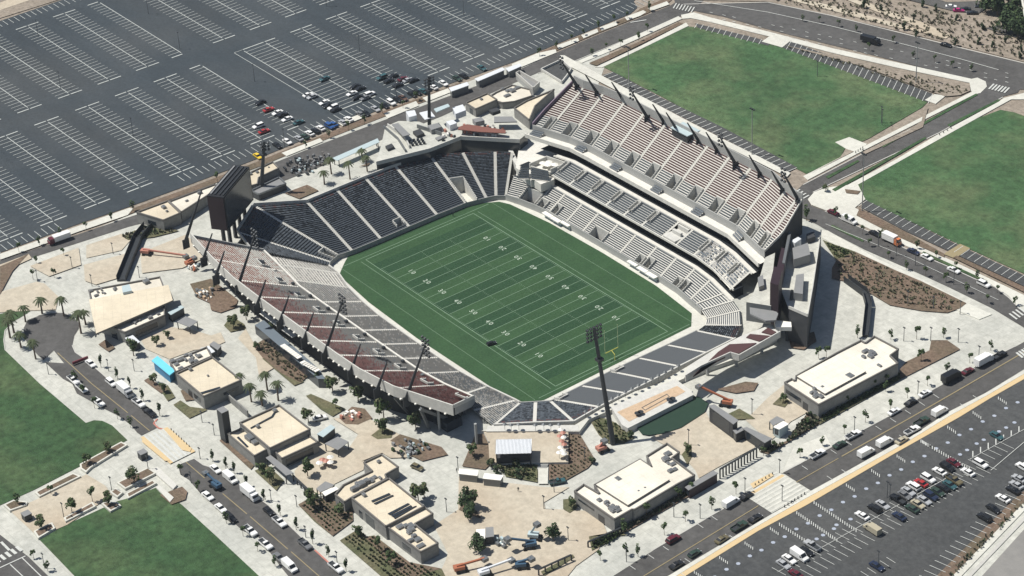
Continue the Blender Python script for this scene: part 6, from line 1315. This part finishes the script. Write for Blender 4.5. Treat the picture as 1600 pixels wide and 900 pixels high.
def vehicle(kind):
    o = thing(kind, 'x', kind.replace('_', ' ')); b = MB(); g = MB(); rf = MB(); L_, W_ = {'sedan': (4.75, 1.85), 'suv': (4.85, 1.95), 'pickup_truck': (5.8, 2.0), 'van': (5.9, 2.1), 'box_truck': (7.4, 2.4), 'big_truck': (8.5, 2.5), 'hatchback': (4.3, 1.8)}[kind]
    h = L_ / 2
    if kind in ('sedan', 'hatchback'):
        profile_body(b, [(-h, .35), (h, .35), (h, .62), (h - .25, .78), (h * .42, .92), (-h * .62, .95), (-h + .1, .92), (-h, .7)], W_)
        frustum(g, -h * .72 if kind == 'sedan' else -h * .95, h * .45, W_ * .92, .92, -h * .42 if kind == 'sedan' else -h * .75, h * .12, W_ * .74, 1.40)
        frustum(rf, -h * .45 if kind == 'sedan' else -h * .78, h * .15, W_ * .75, 1.40, -h * .40 if kind == 'sedan' else -h * .70, h * .08, W_ * .68, 1.46)
    elif kind == 'suv':
        profile_body(b, [(-h, .4), (h, .4), (h, .75), (h - .2, .95), (h * .45, 1.08), (-h, 1.08)], W_)
        frustum(g, -h * .97, h * .5, W_ * .94, 1.06, -h * .85, h * .2, W_ * .8, 1.68); frustum(rf, -h * .86, h * .22, W_ * .82, 1.68, -h * .8, h * .15, W_ * .76, 1.76)
    elif kind == 'pickup_truck':
        profile_body(b, [(-h, .5), (h, .5), (h, .9), (h - .2, 1.08), (h * .4, 1.15), (-h * .12, 1.15), (-h * .12, .75), (-h + .08, .75), (-h + .08, 1.12), (-h, 1.12)], W_)
        for s in (-1, 1): b.box(-h, s * (W_ / 2 - .05) - .05, .6, -h * .1, s * (W_ / 2 - .05) + .05, 1.15)
        frustum(g, -h * .14, h * .45, W_ * .92, 1.13, -h * .08, h * .2, W_ * .78, 1.72); frustum(rf, -h * .09, h * .22, W_ * .8, 1.72, -h * .06, h * .16, W_ * .76, 1.80)
    elif kind == 'van':
        profile_body(b, [(-h, .4), (h, .4), (h, 1.0), (h * .72, 1.25), (h * .42, 2.2), (-h, 2.3)], W_)
        for s in (-1, 1): g.box(h * .35, s * W_ / 2 - .02, 1.3, h * .6, s * W_ / 2 + .02, 1.8)
        g.face([(h * .71, -W_ * .44, 1.28), (h * .71, W_ * .44, 1.28), (h * .46, W_ * .42, 2.12), (h * .46, -W_ * .42, 2.12)])
    else:
        big = kind == 'big_truck'; profile_body(b, [(h * .52, .5), (h, .5), (h, 1.4), (h * .93, 1.6), (h * .86, 2.5), (h * .54, 2.55)], W_ * .95)
        g.box(h * .88, -W_ * .42, 1.6, h * .955, W_ * .42, 2.2); rf.box(-h, -W_ / 2, .9, h * .5, W_ / 2, 3.2 if not big else 2.9); b.box(-h, -.5, .5, h * .6, .5, .85)
    o1 = b.build('body', CM['white'], o); o1.material_slots[0].link = 'OBJECT'
    if g.f: g.build('window_glass', CGLS, o)
    if rf.f:
        r2 = rf.build('cargo_box' if kind in ('box_truck', 'big_truck') else 'roof_panel', CM['white'], o); r2.material_slots[0].link = 'OBJECT'
    if kind == 'pickup_truck': q = MB(); q.box(-h + .1, -W_ / 2 + .12, .72, -h * .14, W_ / 2 - .12, .78); q.build('load_bed', STEEL, o)
    for sx in (-1, 1):
        for sy in (-1, 1): q = MB(); q.cyl((sx * h * .62, sy * (W_ / 2 - .12) - .1, .34), (sx * h * .62, sy * (W_ / 2 - .12) + .12, .34), .34, .34, 10); q.build('wheel', TYRE, o)
    for sy in (-1, 1):
        q = MB(); q.box(h - .08, sy * W_ * .36 - .18, .6, h + .02, sy * W_ * .36 + .18, .75); q.build('headlight', METW, o)
    return o
VP = {k: vehicle(k) for k in ('sedan', 'suv', 'pickup_truck', 'van', 'box_truck', 'big_truck', 'hatchback')}; VK = {k: list(v.children) for k, v in VP.items()}
def vdir(kind_, px):
    return {'X': 0, 'Y': math.pi / 2}[kind_] if kind_ in ('X', 'Y') else 0
def park(kind, c, px, ang, label, group, scale=1.0, z=GZ + .2):
    src = VP[kind]; o = src.copy(); col.objects.link(o); x, y, _ = G(px[0], px[1], z); o.location = (x, y, z); o.rotation_euler = (0, 0, ang + R(rnd.uniform(-1.5, 1.5))); o['label'] = label; o['category'] = {'pickup_truck': 'pickup truck', 'box_truck': 'truck', 'big_truck': 'truck', 'suv': 'suv'}.get(kind, 'car' if kind != 'van' else 'van'); o['group'] = group
    o.scale = (scale,) * 3
    for k in VK[kind]:
        d = k.copy(); col.objects.link(d); d.parent = o
        if k.name.startswith(('body', 'roof_panel')): d.material_slots[0].material = CM[c]
        elif k.name.startswith('cargo_box'): d.material_slots[0].material = CM['white' if c != 'black' else 'black']
    return o
KN = {'s': 'sedan', 'u': 'suv', 'p': 'pickup_truck', 'v': 'van', 'b': 'box_truck', 'B': 'big_truck', 'h': 'hatchback'}
LB = {'s': 'sedan', 'u': 'SUV', 'p': 'pickup truck', 'v': 'van', 'b': 'box truck', 'B': 'large truck', 'h': 'hatchback'}
def fleet(items, ang, where, group, flip=0.5):
    items = sorted(items, key=lambda t: t[0]); n = len(items)
    for i, (x, y, c, k) in enumerate(items):
        o = 'leftmost' if i == 0 else ('rightmost' if i == n - 1 else nth(i + 1) + ' from left')
        a = ang(x, y) if callable(ang) else ang
        park(KN[k], c, (x, y), a + (math.pi if rnd.random() < flip else 0), '%s %s, %s %s' % (c, LB[k], o, where), group)
def along(a, c):
    A, B_ = G(*a), G(*c); return math.atan2(B_[1] - A[1], B_[0] - A[0])
XA, YA = 0.0, math.pi / 2
fleet([(507, 125, 'teal', 's'), (482, 150, 'white', 's'), (488, 153, 'silver', 's'), (507, 162, 'white', 's'), (513, 167, 'black', 's'), (521, 170, 'white', 'u'), (525, 173, 'black', 's')], YA, 'in the middle rows of the big parking lot', 'cars in the big parking lot')
fleet([(555, 137, 'black', 's'), (563, 140, 'black', 's'), (550, 148, 'white', 's'), (558, 154, 'black', 's'), (578, 149, 'white', 'u'), (571, 155, 'grey', 's')], YA, 'in the row ending above the north road kerb', 'cars in the big parking lot')
fleet([(597, 123, 'teal', 'u'), (608, 128, 'black', 's'), (630, 125, 'maroon', 's'), (638, 127, 'silver', 's'), (646, 127, 'black', 's'), (622, 135, 'black', 's'), (614, 121, 'black', 's')], YA, 'in the row end nearest the terrace light mast', 'cars in the big parking lot')
fleet([(407, 162, 'black', 's'), (420, 173, 'red', 's'), (434, 178, 'white', 's'), (442, 181, 'black', 's'), (449, 188, 'white', 's'), (467, 193, 'teal', 's')], YA, 'of the short row above the scoreboard', 'cars in the big parking lot')
fleet([(404, 199, 'white', 'u'), (413, 207, 'red', 's')], YA, 'of the pair directly above the scoreboard', 'cars in the big parking lot')
fleet([(403, 246, 'yellow', 's'), (433, 229, 'black', 's'), (449, 223, 'white', 's'), (467, 218, 'silver', 's'), (476, 215, 'green', 's'), (484, 210, 'white', 's'), (493, 206, 'black', 's'), (501, 202, 'white', 's'), (515, 199, 'blue', 'u'), (521, 196, 'blue', 's'), (536, 193, 'silver', 's'), (545, 188, 'white', 's'), (563, 180, 'grey', 's'), (572, 179, 'black', 's'), (587, 172, 'silver', 's'), (601, 167, 'black', 's'), (611, 162, 'white', 'u'), (621, 157, 'black', 's'), (630, 155, 'brown', 's'), (644, 149, 'black', 's'), (652, 146, 'black', 's'), (661, 144, 'teal', 's'), (677, 138, 'white', 's'), (693, 132, 'white', 's'), (714, 124, 'green', 's'), (724, 120, 'black', 's'), (753, 108, 'teal', 's')], XA, 'in the edge bays of the big parking lot', 'cars along the parking lot edge')
LA = along((143, 600), (234, 674)); LA2 = along((320, 748), (450, 859))
fleet([(115, 596, 'white', 'p'), (128, 609, 'white', 'p'), (154, 631, 'white', 'p')], LA, 'on the lawn side of the upper left street', 'vehicles on the left street', 0)
fleet([(142, 570, 'white', 's'), (174, 600, 'white', 'u'), (196, 615, 'silver', 'b'), (217, 632, 'white', 'p'), (234, 647, 'black', 'p')], LA, 'on the building side of the upper left street', 'vehicles on the left street', 0)
fleet([(325, 777, 'white', 's'), (345, 796, 'white', 's'), (361, 812, 'black', 'u'), (391, 832, 'white', 'p'), (415, 853, 'white', 'p'), (436, 873, 'grey', 's'), (453, 888, 'white', 'v')], LA2, 'on the lawn side of the bottom left street', 'vehicles on the left street', 0)
fleet([(337, 735, 'white', 's'), (360, 750, 'white', 'v'), (391, 776, 'white', 'b'), (420, 801, 'black', 'h'), (437, 818, 'white', 'p'), (477, 853, 'grey', 'p'), (525, 889, 'white', 'p')], LA2, 'on the building side of the bottom left street', 'vehicles on the left street', 0)
SA = along((1243, 755), (1600, 551)); SA2 = along((970, 923), (1185, 791))
fleet([(1277, 712, 'white', 'p'), (1312, 697, 'green', 's'), (1333, 682, 'white', 'p'), (1397, 645, 'white', 's'), (1423, 631, 'black', 's'), (1445, 617, 'white', 's'), (1486, 594, 'black', 'b'), (1512, 582, 'maroon', 's'), (1537, 568, 'white', 'b'), (1561, 558, 'black', 'p')], SA, 'along the building side of the lower right street', 'vehicles on the lower right street', 0)
fleet([(1353, 710, 'white', 'v'), (1382, 694, 'white', 'v'), (1425, 675, 'white', 'p'), (1440, 661, 'green', 'p'), (1468, 646, 'white', 'v'), (1409, 690, 'beige', 's')], SA, 'along the lot side of the lower right street', 'vehicles on the lower right street', 0)
fleet([(1052, 845, 'maroon', 'u'), (1142, 788, 'white', 'v'), (1166, 777, 'black', 's')], SA2, 'along the building side at the bottom', 'vehicles on the lower right street', 0)
fleet([(1057, 885, 'black', 's'), (1085, 867, 'green', 'h'), (1128, 845, 'olive', 's'), (1155, 825, 'green', 'p'), (1180, 812, 'black', 's')], SA2, 'along the lot side near the striped crossing', 'vehicles on the lower right street', 0)
fleet([(1480, 732, 'black', 'u'), (1490, 725, 'maroon', 's'), (1468, 739, 'white', 's'), (1450, 750, 'white', 'u'), (1439, 757, 'red', 's'), (1427, 762, 'white', 'u'), (1419, 770, 'silver', 's'), (1413, 776, 'grey', 's'), (1403, 783, 'black', 'p'), (1379, 791, 'silver', 's'), (1367, 797, 'black', 'u'), (1347, 808, 'white', 's')], XA, 'in the upper bank of the right parking lot', 'cars in the right parking lot')
fleet([(1532, 727, 'white', 'u'), (1512, 740, 'white', 's'), (1491, 753, 'olive', 'p'), (1484, 760, 'teal', 's'), (1473, 764, 'black', 's'), (1465, 771, 'green', 's'), (1454, 777, 'navy', 'u'), (1444, 784, 'silver', 's'), (1434, 790, 'beige', 's'), (1425, 797, 'green', 's'), (1405, 809, 'navy', 's'), (1363, 830, 'beige', 'v')], XA, 'in the middle bank of the right parking lot', 'cars in the right parking lot')
fleet([(1269, 855, 'silver', 'p'), (1260, 864, 'black', 's'), (1249, 871, 'white', 'v'), (1233, 876, 'white', 's'), (1224, 884, 'silver', 's'), (1243, 899, 'maroon', 's'), (1370, 887, 'navy', 's')], XA, 'in the bottom bank of the right parking lot', 'cars in the right parking lot')
fleet([(1538, 811, 'black', 'u'), (1552, 797, 'black', 's'), (1567, 781, 'white', 's'), (1583, 768, 'black', 's'), (1588, 760, 'silver', 's'), (1592, 750, 'silver', 's'), (1598, 732, 'white', 'u')], XA, 'in the bays against the freeway verge', 'cars in the right parking lot')
park('sedan', 'teal', (1557, 683), 0, 'teal sedan alone among the striped accessible bays', 'cars in the right parking lot')
RA = along((1310, 340), (1523, 437))
fleet([(1302, 334, 'maroon', 's'), (1327, 347, 'white', 'v'), (1367, 367, 'black', 's'), (1393, 379, 'orange', 'b'), (1427, 395, 'navy', 's'), (1448, 404, 'white', 's'), (1490, 424, 'white', 's'), (1537, 446, 'white', 'u')], RA, 'parked along the right street', 'vehicles on the right street', 0)
TA = along((1300, 42), (1500, 93))
fleet([(1360, 67, 'black', 'B'), (1478, 72, 'black', 's')], TA, 'driving on the top road', 'vehicles on the top road', 0)
fleet([(1486, 12, 'white', 's'), (1498, 18, 'magenta', 's'), (1508, 16, 'black', 's'), (1519, 22, 'black', 's'), (1532, 12, 'black', 's')], TA + .5, 'parked in the top right yard', 'cars in the top right yard')
fleet([(93, 377, 'maroon', 'B')], along((60, 386), (123, 363)), 'reddish lorry alone on the north road', 'vehicles on the north road')
park('sedan', 'white', (500, 655), along((480, 660), (520, 650)), 'white service car parked beside the middle plaza tree', 'service vehicles on the plaza'); park('hatchback', 'olive', (652, 732), along((640, 728), (664, 738)), 'small olive cart alone on the pale bottom plaza', 'service vehicles on the plaza')
park('hatchback', 'black', (768, 538), along((760, 540), (776, 536)), 'small black utility cart standing on the pitch', 'service vehicles on the plaza', .8, .1)
park('pickup_truck', 'teal', (871, 755), along((860, 757), (880, 753)), 'dark utility truck below the deck stairs', 'service vehicles on the plaza', .9)
for v in VP.values():
    for k in list(v.children): bpy.data.objects.remove(k)
    bpy.data.objects.remove(v)

# boom lifts and cranes
def lift(label, px, col_, tip, h, rot=0, name='boom_lift'):
    x, y, z = G(*px); z += .1; o = thing(name, label, 'boom lift', (x, y, z)); A = Vector((x, y, z)); T_ = Vector(G(tip[0], tip[1], GZ + h)); d = T_ - A; d.z = 0; d.normalize(); s = Vector((-d.y, d.x, 0))
    b = MB(); b.beam(tuple(A - d * 1.8 + Vector((0, 0, .8))), tuple(A + d * 1.4 + Vector((0, 0, .8))), 2.1, .8); b.build('chassis', STEEL, o)
    b = MB(); b.beam(tuple(A - d * 2.4 + Vector((0, 0, 1.7))), tuple(A + d * .8 + Vector((0, 0, 1.7))), 2.0, 1.1); b.build('turret', col_, o)
    for i in (-1, 1):
        for j in (-1, 1): q = A + d * i * 1.3 + s * j * 1.1; b = MB(); b.cyl(tuple(q - s * .25 + Vector((0, 0, .5))), tuple(q + s * .25 + Vector((0, 0, .5))), .5, .5, 10); b.build('wheel', TYRE, o)
    b = MB(); b.beam(tuple(A - d * 1.5 + Vector((0, 0, 2.3))), tuple(T_), .55, .55); b.build('boom', col_, o)
    b = MB(); b.box(T_.x - .9, T_.y - .9, T_.z - .9, T_.x + .9, T_.y + .9, T_.z + .2); b.build('basket', STEELG, o)
lift('orange boom lift with low boom in the bottom courtyard', (722, 893), ORNG, (757, 872), 3.0); lift('white boom lift with low boom at the bottom edge', (760, 899), METW, (799, 874), 3.0); lift('blue crane with its long arm reaching left', (826, 857), BLUE, (793, 841), 5.0); lift('dark blue lift truck below the blue crane', (818, 888), BLUE, (830, 872), 3.5)
lift('orange truck crane with white boom beside the sand court', (1133, 634), ORNG, (1092, 603), 6.0); lift('small red lift by the foot of the tallest mast', (943, 705), REDP, (944, 688), 4.0); lift('red boom lift in front of the long dark ramp', (231, 399), REDP, (290, 399), 1.6); lift('blue crane truck driving on the bottom left street', (337, 762), BLUE, (321, 738), 3.5); lift('orange lift beside the garden bed under the side stand', (300, 415), ORNG, (303, 402), 3.0)
lift('grey standing machine beside the round green tree', (838, 843), METB, (839, 818), 6.0)
# parasols, tables
def parasol(label, px, m, grp, z=GZ, r=1.5):
    x, y, z = G(px[0], px[1], z); o = thing('parasol', label, 'parasol', (x, y, z), group=grp); b = MB(); b.cyl((x, y, z), (x, y, z + 2.5), .06, .06, 5); b.build('pole', POLE, o); b = MB(); b.cyl((x, y, z + 2.2), (x, y, z + 2.8), r, .08, 8); b.build('canopy', m, o)
ps = [(877, 680, 'white'), (880, 685, 'red'), (875, 690, 'red'), (881, 692, 'white'), (878, 698, 'red'), (882, 703, 'red'), (876, 708, 'white'), (880, 713, 'white'), (874, 716, 'white'), (882, 718, 'white')]
for i, (x, y, c) in enumerate(ps): parasol('%s parasol, %s from the top of the cluster on the pavilion deck' % (c, nth(i + 1)), (x, y), REDP if c == 'red' else CANV, 'parasols on the pavilion deck', 7.65, .95)
ps = [(505, 727, 'red'), (500, 732, 'white'), (511, 729, 'red'), (517, 723, 'white'), (517, 731, 'white')]
for i, (x, y, c) in enumerate(ps): parasol('%s parasol, %s from the left among the courtyard parasols' % (c, nth(i + 1)), (x, y), REDP if c == 'red' else CANV, 'parasols in the tan courtyard', GZ, 1.1)
for i in range(15):
    t_ = i / 14; x = 915 + (1060 - 915) * t_; y = 652 - (652 - 580) * t_; parasol('small dark topped stand table, %s from the left along the low stand' % nth(i + 1), (x, y), STEELG, 'tables along the low end stand', 8.0, .7)
for i, x in enumerate((789, 799, 811, 837, 850, 861, 874)): parasol('dark stand table, %s from the left on the deck edge' % nth(i + 1), (x, 672 + (i % 2)), STEELG, 'tables on the deck edge', 8.1, .8)
for i in range(4):
    for j, (a, c) in enumerate((((858, 206), (905, 232)), ((962, 259), (1002, 282)), ((1040, 305), (1078, 326)), ((1130, 360), (1160, 383)))):
        pass
# debris heaps
def heap(label, px, n, mats, r=3.5):
    x, y, z = G(*px); b = MB(); rs = random.Random(px[0])
    for i in range(n): a = rs.uniform(0, 6.28); q = rs.uniform(0, r); s = rs.uniform(.25, .7); b.box(x + q * math.cos(a) - s, y + q * math.sin(a) - s * .6, z + .3, x + q * math.cos(a) + s, y + q * math.sin(a) + s * .6, z + .4 + rs.uniform(.3, 1.3), rs.randrange(len(mats)))
    o = b.build('site_materials', mats); tag(o, label, 'materials', kind='stuff')
heap('pile of crates and tarps at the shaded edge of the side stand', (640, 705), 60, [STEELG, METG, LEAF2, STEEL, BTRIM, METB], 6); heap('white and red sacks in the bed beside the shaded plaza', (551, 651), 18, [CANV, REDP, CANV], 4); heap('boxes and mulch bags in the garden under the side stand', (320, 462), 26, [CANV, SAND, STEELG], 5)
heap('vehicles and material heap right of the scoreboard', (470, 262), 70, [STEEL, BTRIM, STEEL, METG, STEELG, METB], 7); heap('stacked material beside the palm terrace', (500, 250), 40, [METG, BTRIM, STEEL, STEELG], 5); heap('building supplies left of the side stand', (302, 420), 14, [ORNG, CANV, METB], 3)
heap('equipment stack in front of the small stage box', (785, 852), 14, [METB, STEELG, CANV], 2.5)
# sideline benches
for i, (x, y) in enumerate(((856, 342), (869, 350), (884, 356), (989, 418), (1004, 428), (1018, 437))):
    c = G(x, y, 0); o = thing('team_bench', 'white covered bench, %s from the left along the main stand wall' % nth(i + 1), 'bench', (c[0], c[1], 0), group='benches at the main stand wall'); b = MB(); b.box(c[0] - 2.4, c[1] - .9, 1.6, c[0] + 2.4, c[1] + .9, 2.0); b.build('cover', CANV, o); b = MB(); b.box(c[0] - 2.3, c[1] + .2, 0, c[0] + 2.3, c[1] + .8, 1.6); b.build('back', METB, o)
# street lamps and poles
def lamp(px, h, label, grp, arm=0):
    x, y, z = G(*px); o = thing('street_lamp', label, 'street lamp', (x, y, z), group=grp); b = MB(); b.cyl((x, y, z), (x, y, z + h), .13, .09, 6); b.build('pole', POLE, o); b = MB(); b.box(x - .5 - arm, y - .18, z + h - .12, x + .5, y + .18, z + h + .1); b.build('lamp_head', STEEL, o)
def lamps(pts, h, where, grp, arm=0):
    n = len(pts)
    for i, p in enumerate(pts): lamp(p, h, 'thin %s, %s %s' % ('lamp post', 'leftmost' if i == 0 else ('rightmost' if i == n - 1 else nth(i + 1) + ' from the left'), where), grp, arm)
lamps([(979, 878), (1053, 862 - 54), (1094, 810), (1164, 769), (1218, 740), (1335, 673), (1434, 617), (1529, 562)], 5.2, 'along the lower right street', 'lamps of the lower right street')
lamps([(1412, 533), (1454, 533), (1497, 535), (1500, 491), (1418, 476), (1458, 484)], 5.3, 'on the right corner plaza', 'poles on the right corner plaza')
lamps([(59, 440), (113, 419), (144, 447), (177, 397), (218, 434), (76, 585), (170, 580), (210, 580)], 4.6, 'on the left plaza', 'poles on the left plaza')
lamps([(313, 717), (316, 660), (335, 680), (464, 792), (478, 840), (527, 880), (424, 783), (299, 755)], 4.2, 'beside the buildings of the left street', 'lamps of the left street')
lamps([(100, 809), (175, 768), (70, 888), (232, 735)], 5.5, 'around the left plaza planters', 'lamps of the left plaza planters')
lamps([(716, 735), (850, 796), (914, 720), (866, 770), (888, 845), (698, 800)], 5, 'around the pavilion and bottom plaza', 'lamps of the bottom plaza')
lamps([(1076, 696), (1175, 648), (1222, 792 - 8), (1386, 778)], 6, 'between sand court and right parking lot', 'lamps near the striped crossing')
lamps([(60, 57), (95, 139), (208, 212), (281, 77), (232, 22), (398, 128), (562, 82), (725, 25), (620, 155), (445, 230), (510, 10), (330, 190)], 8, 'in the big parking lot', 'lamp poles of the big parking lot')
lamps([(1277, 120), (1377, 192), (1378, 196), (1348, 260)], 7, 'along the road between the lawns', 'lamps between the lawns')
lamps([(1490, 445), (1430, 415), (1400, 400), (1372, 385)], 6.5, 'along the stadium kerb of the right street', 'lamps of the right street')
lamps([(1372, 887), (1390, 782)], 6, 'inside the right parking lot', 'lamps of the right parking lot')
# bollards on the crossings
def bollards(a, c, n, where, grp):
    A, B_ = Vector(G(*a)), Vector(G(*c))
    for k in range(n):
        q = A.lerp(B_, k / (n - 1)); b = MB(); b.cyl((q.x, q.y, GZ + .2), (q.x, q.y, GZ + 1.2), .16, .14, 6); o = b.build('bollard', STEEL); tag(o, 'dark bollard, %s from the left %s' % (nth(k + 1), where), 'bollard', grp)
bollards((1226, 794), (1257, 774), 7, 'on the lot side of the striped crossing', 'bollards by the striped crossing'); bollards((1180, 760), (1207, 743), 6, 'on the plaza side of the striped crossing', 'bollards by the striped crossing'); bollards((268, 674), (296, 700), 8, 'on the building side of the zebra', 'bollards by the zebra crossing'); bollards((1337, 240), (1348, 233), 4, 'on the slab beside the upper lawn', 'bollards by the upper lawn')
bollards((1468, 212), (1486, 202), 4, 'on the right lawn path', 'bollards by the right lawn')
# people
def person(label, px, z, top, legs_, rot=0):
    x, y, _ = G(px[0], px[1], z); me = bpy.data.meshes.new('person'); vs = [(0, 0, .95), (0, 0, 1.2), (0, 0, 1.45), (0, .02, 1.58), (0, .02, 1.72), (.12, 0, .9), (.14, .03, .5), (.14, -.02, .05), (-.12, 0, .9), (-.16, -.05, .5), (-.18, .05, .05), (.2, 0, 1.42), (.3, .02, 1.12), (.3, .15, .88), (-.2, 0, 1.42), (-.3, .02, 1.12), (-.3, .12, .88)]
    es = [(0, 1), (1, 2), (2, 3), (3, 4), (0, 5), (5, 6), (6, 7), (0, 8), (8, 9), (9, 10), (2, 11), (11, 12), (12, 13), (2, 14), (14, 15), (15, 16)]
    me.from_pydata(vs, es, []); o = bpy.data.objects.new('person', me); col.objects.link(o); o.location = (x, y, z); o.rotation_euler = (0, 0, rot); md = o.modifiers.new('s', 'SKIN')
    rr = [.15, .17, .16, .06, .11, .1, .07, .05, .1, .07, .05, .07, .05, .04, .07, .05, .04]
    for i, v in enumerate(me.skin_vertices[0].data): v.radius = (rr[i], rr[i]); v.use_root = (i == 0)
    o.modifiers.new('u', 'SUBSURF').levels = 1; me.materials.append(top); tag(o, label, 'person'); return o
person('person in dark clothes standing on the pitch edge below the dark stand', (708, 338), .05, S_BK, S_BK); person('person in dark clothes walking on the bottom tan plaza', (810, 768), GZ + .3, STEEL, STEEL, 1); person('person in dark clothes standing on the plaza left of the food trailers', (714, 738), GZ + .1, STEEL, STEEL, 2)
tb_ = thing('street_barrier', 'dark red barrier across the left street', 'barrier', G(124, 570)); b = MB(); p, q = G(114, 571.5), G(138, 562); b.beam((p[0], p[1], 7.4), (q[0], q[1], 7.4), .5, .9); b.build('barrier_board', mat('barrier_red', (.14, .03, .04), .6), tb_)
# ------------------------------------------------------------ air
hm = bpy.data.materials.new('haze'); hm.use_nodes = True; t = hm.node_tree; t.nodes.clear()
o_ = t.nodes.new('ShaderNodeOutputMaterial'); pv_ = t.nodes.new('ShaderNodeVolumePrincipled'); pv_.inputs['Color'].default_value = (.80, .90, 1.0, 1); pv_.inputs['Density'].default_value = .00005; pv_.inputs['Anisotropy'].default_value = .2
t.links.new(pv_.outputs[0], o_.inputs['Volume'])
b = MB(); b.box(-4100, -4100, -2, 4100, 4100, 436); hz = b.build('haze', hm); tag(hz, 'thin daylight haze filling the air over the stadium', 'haze', kind='stuff')
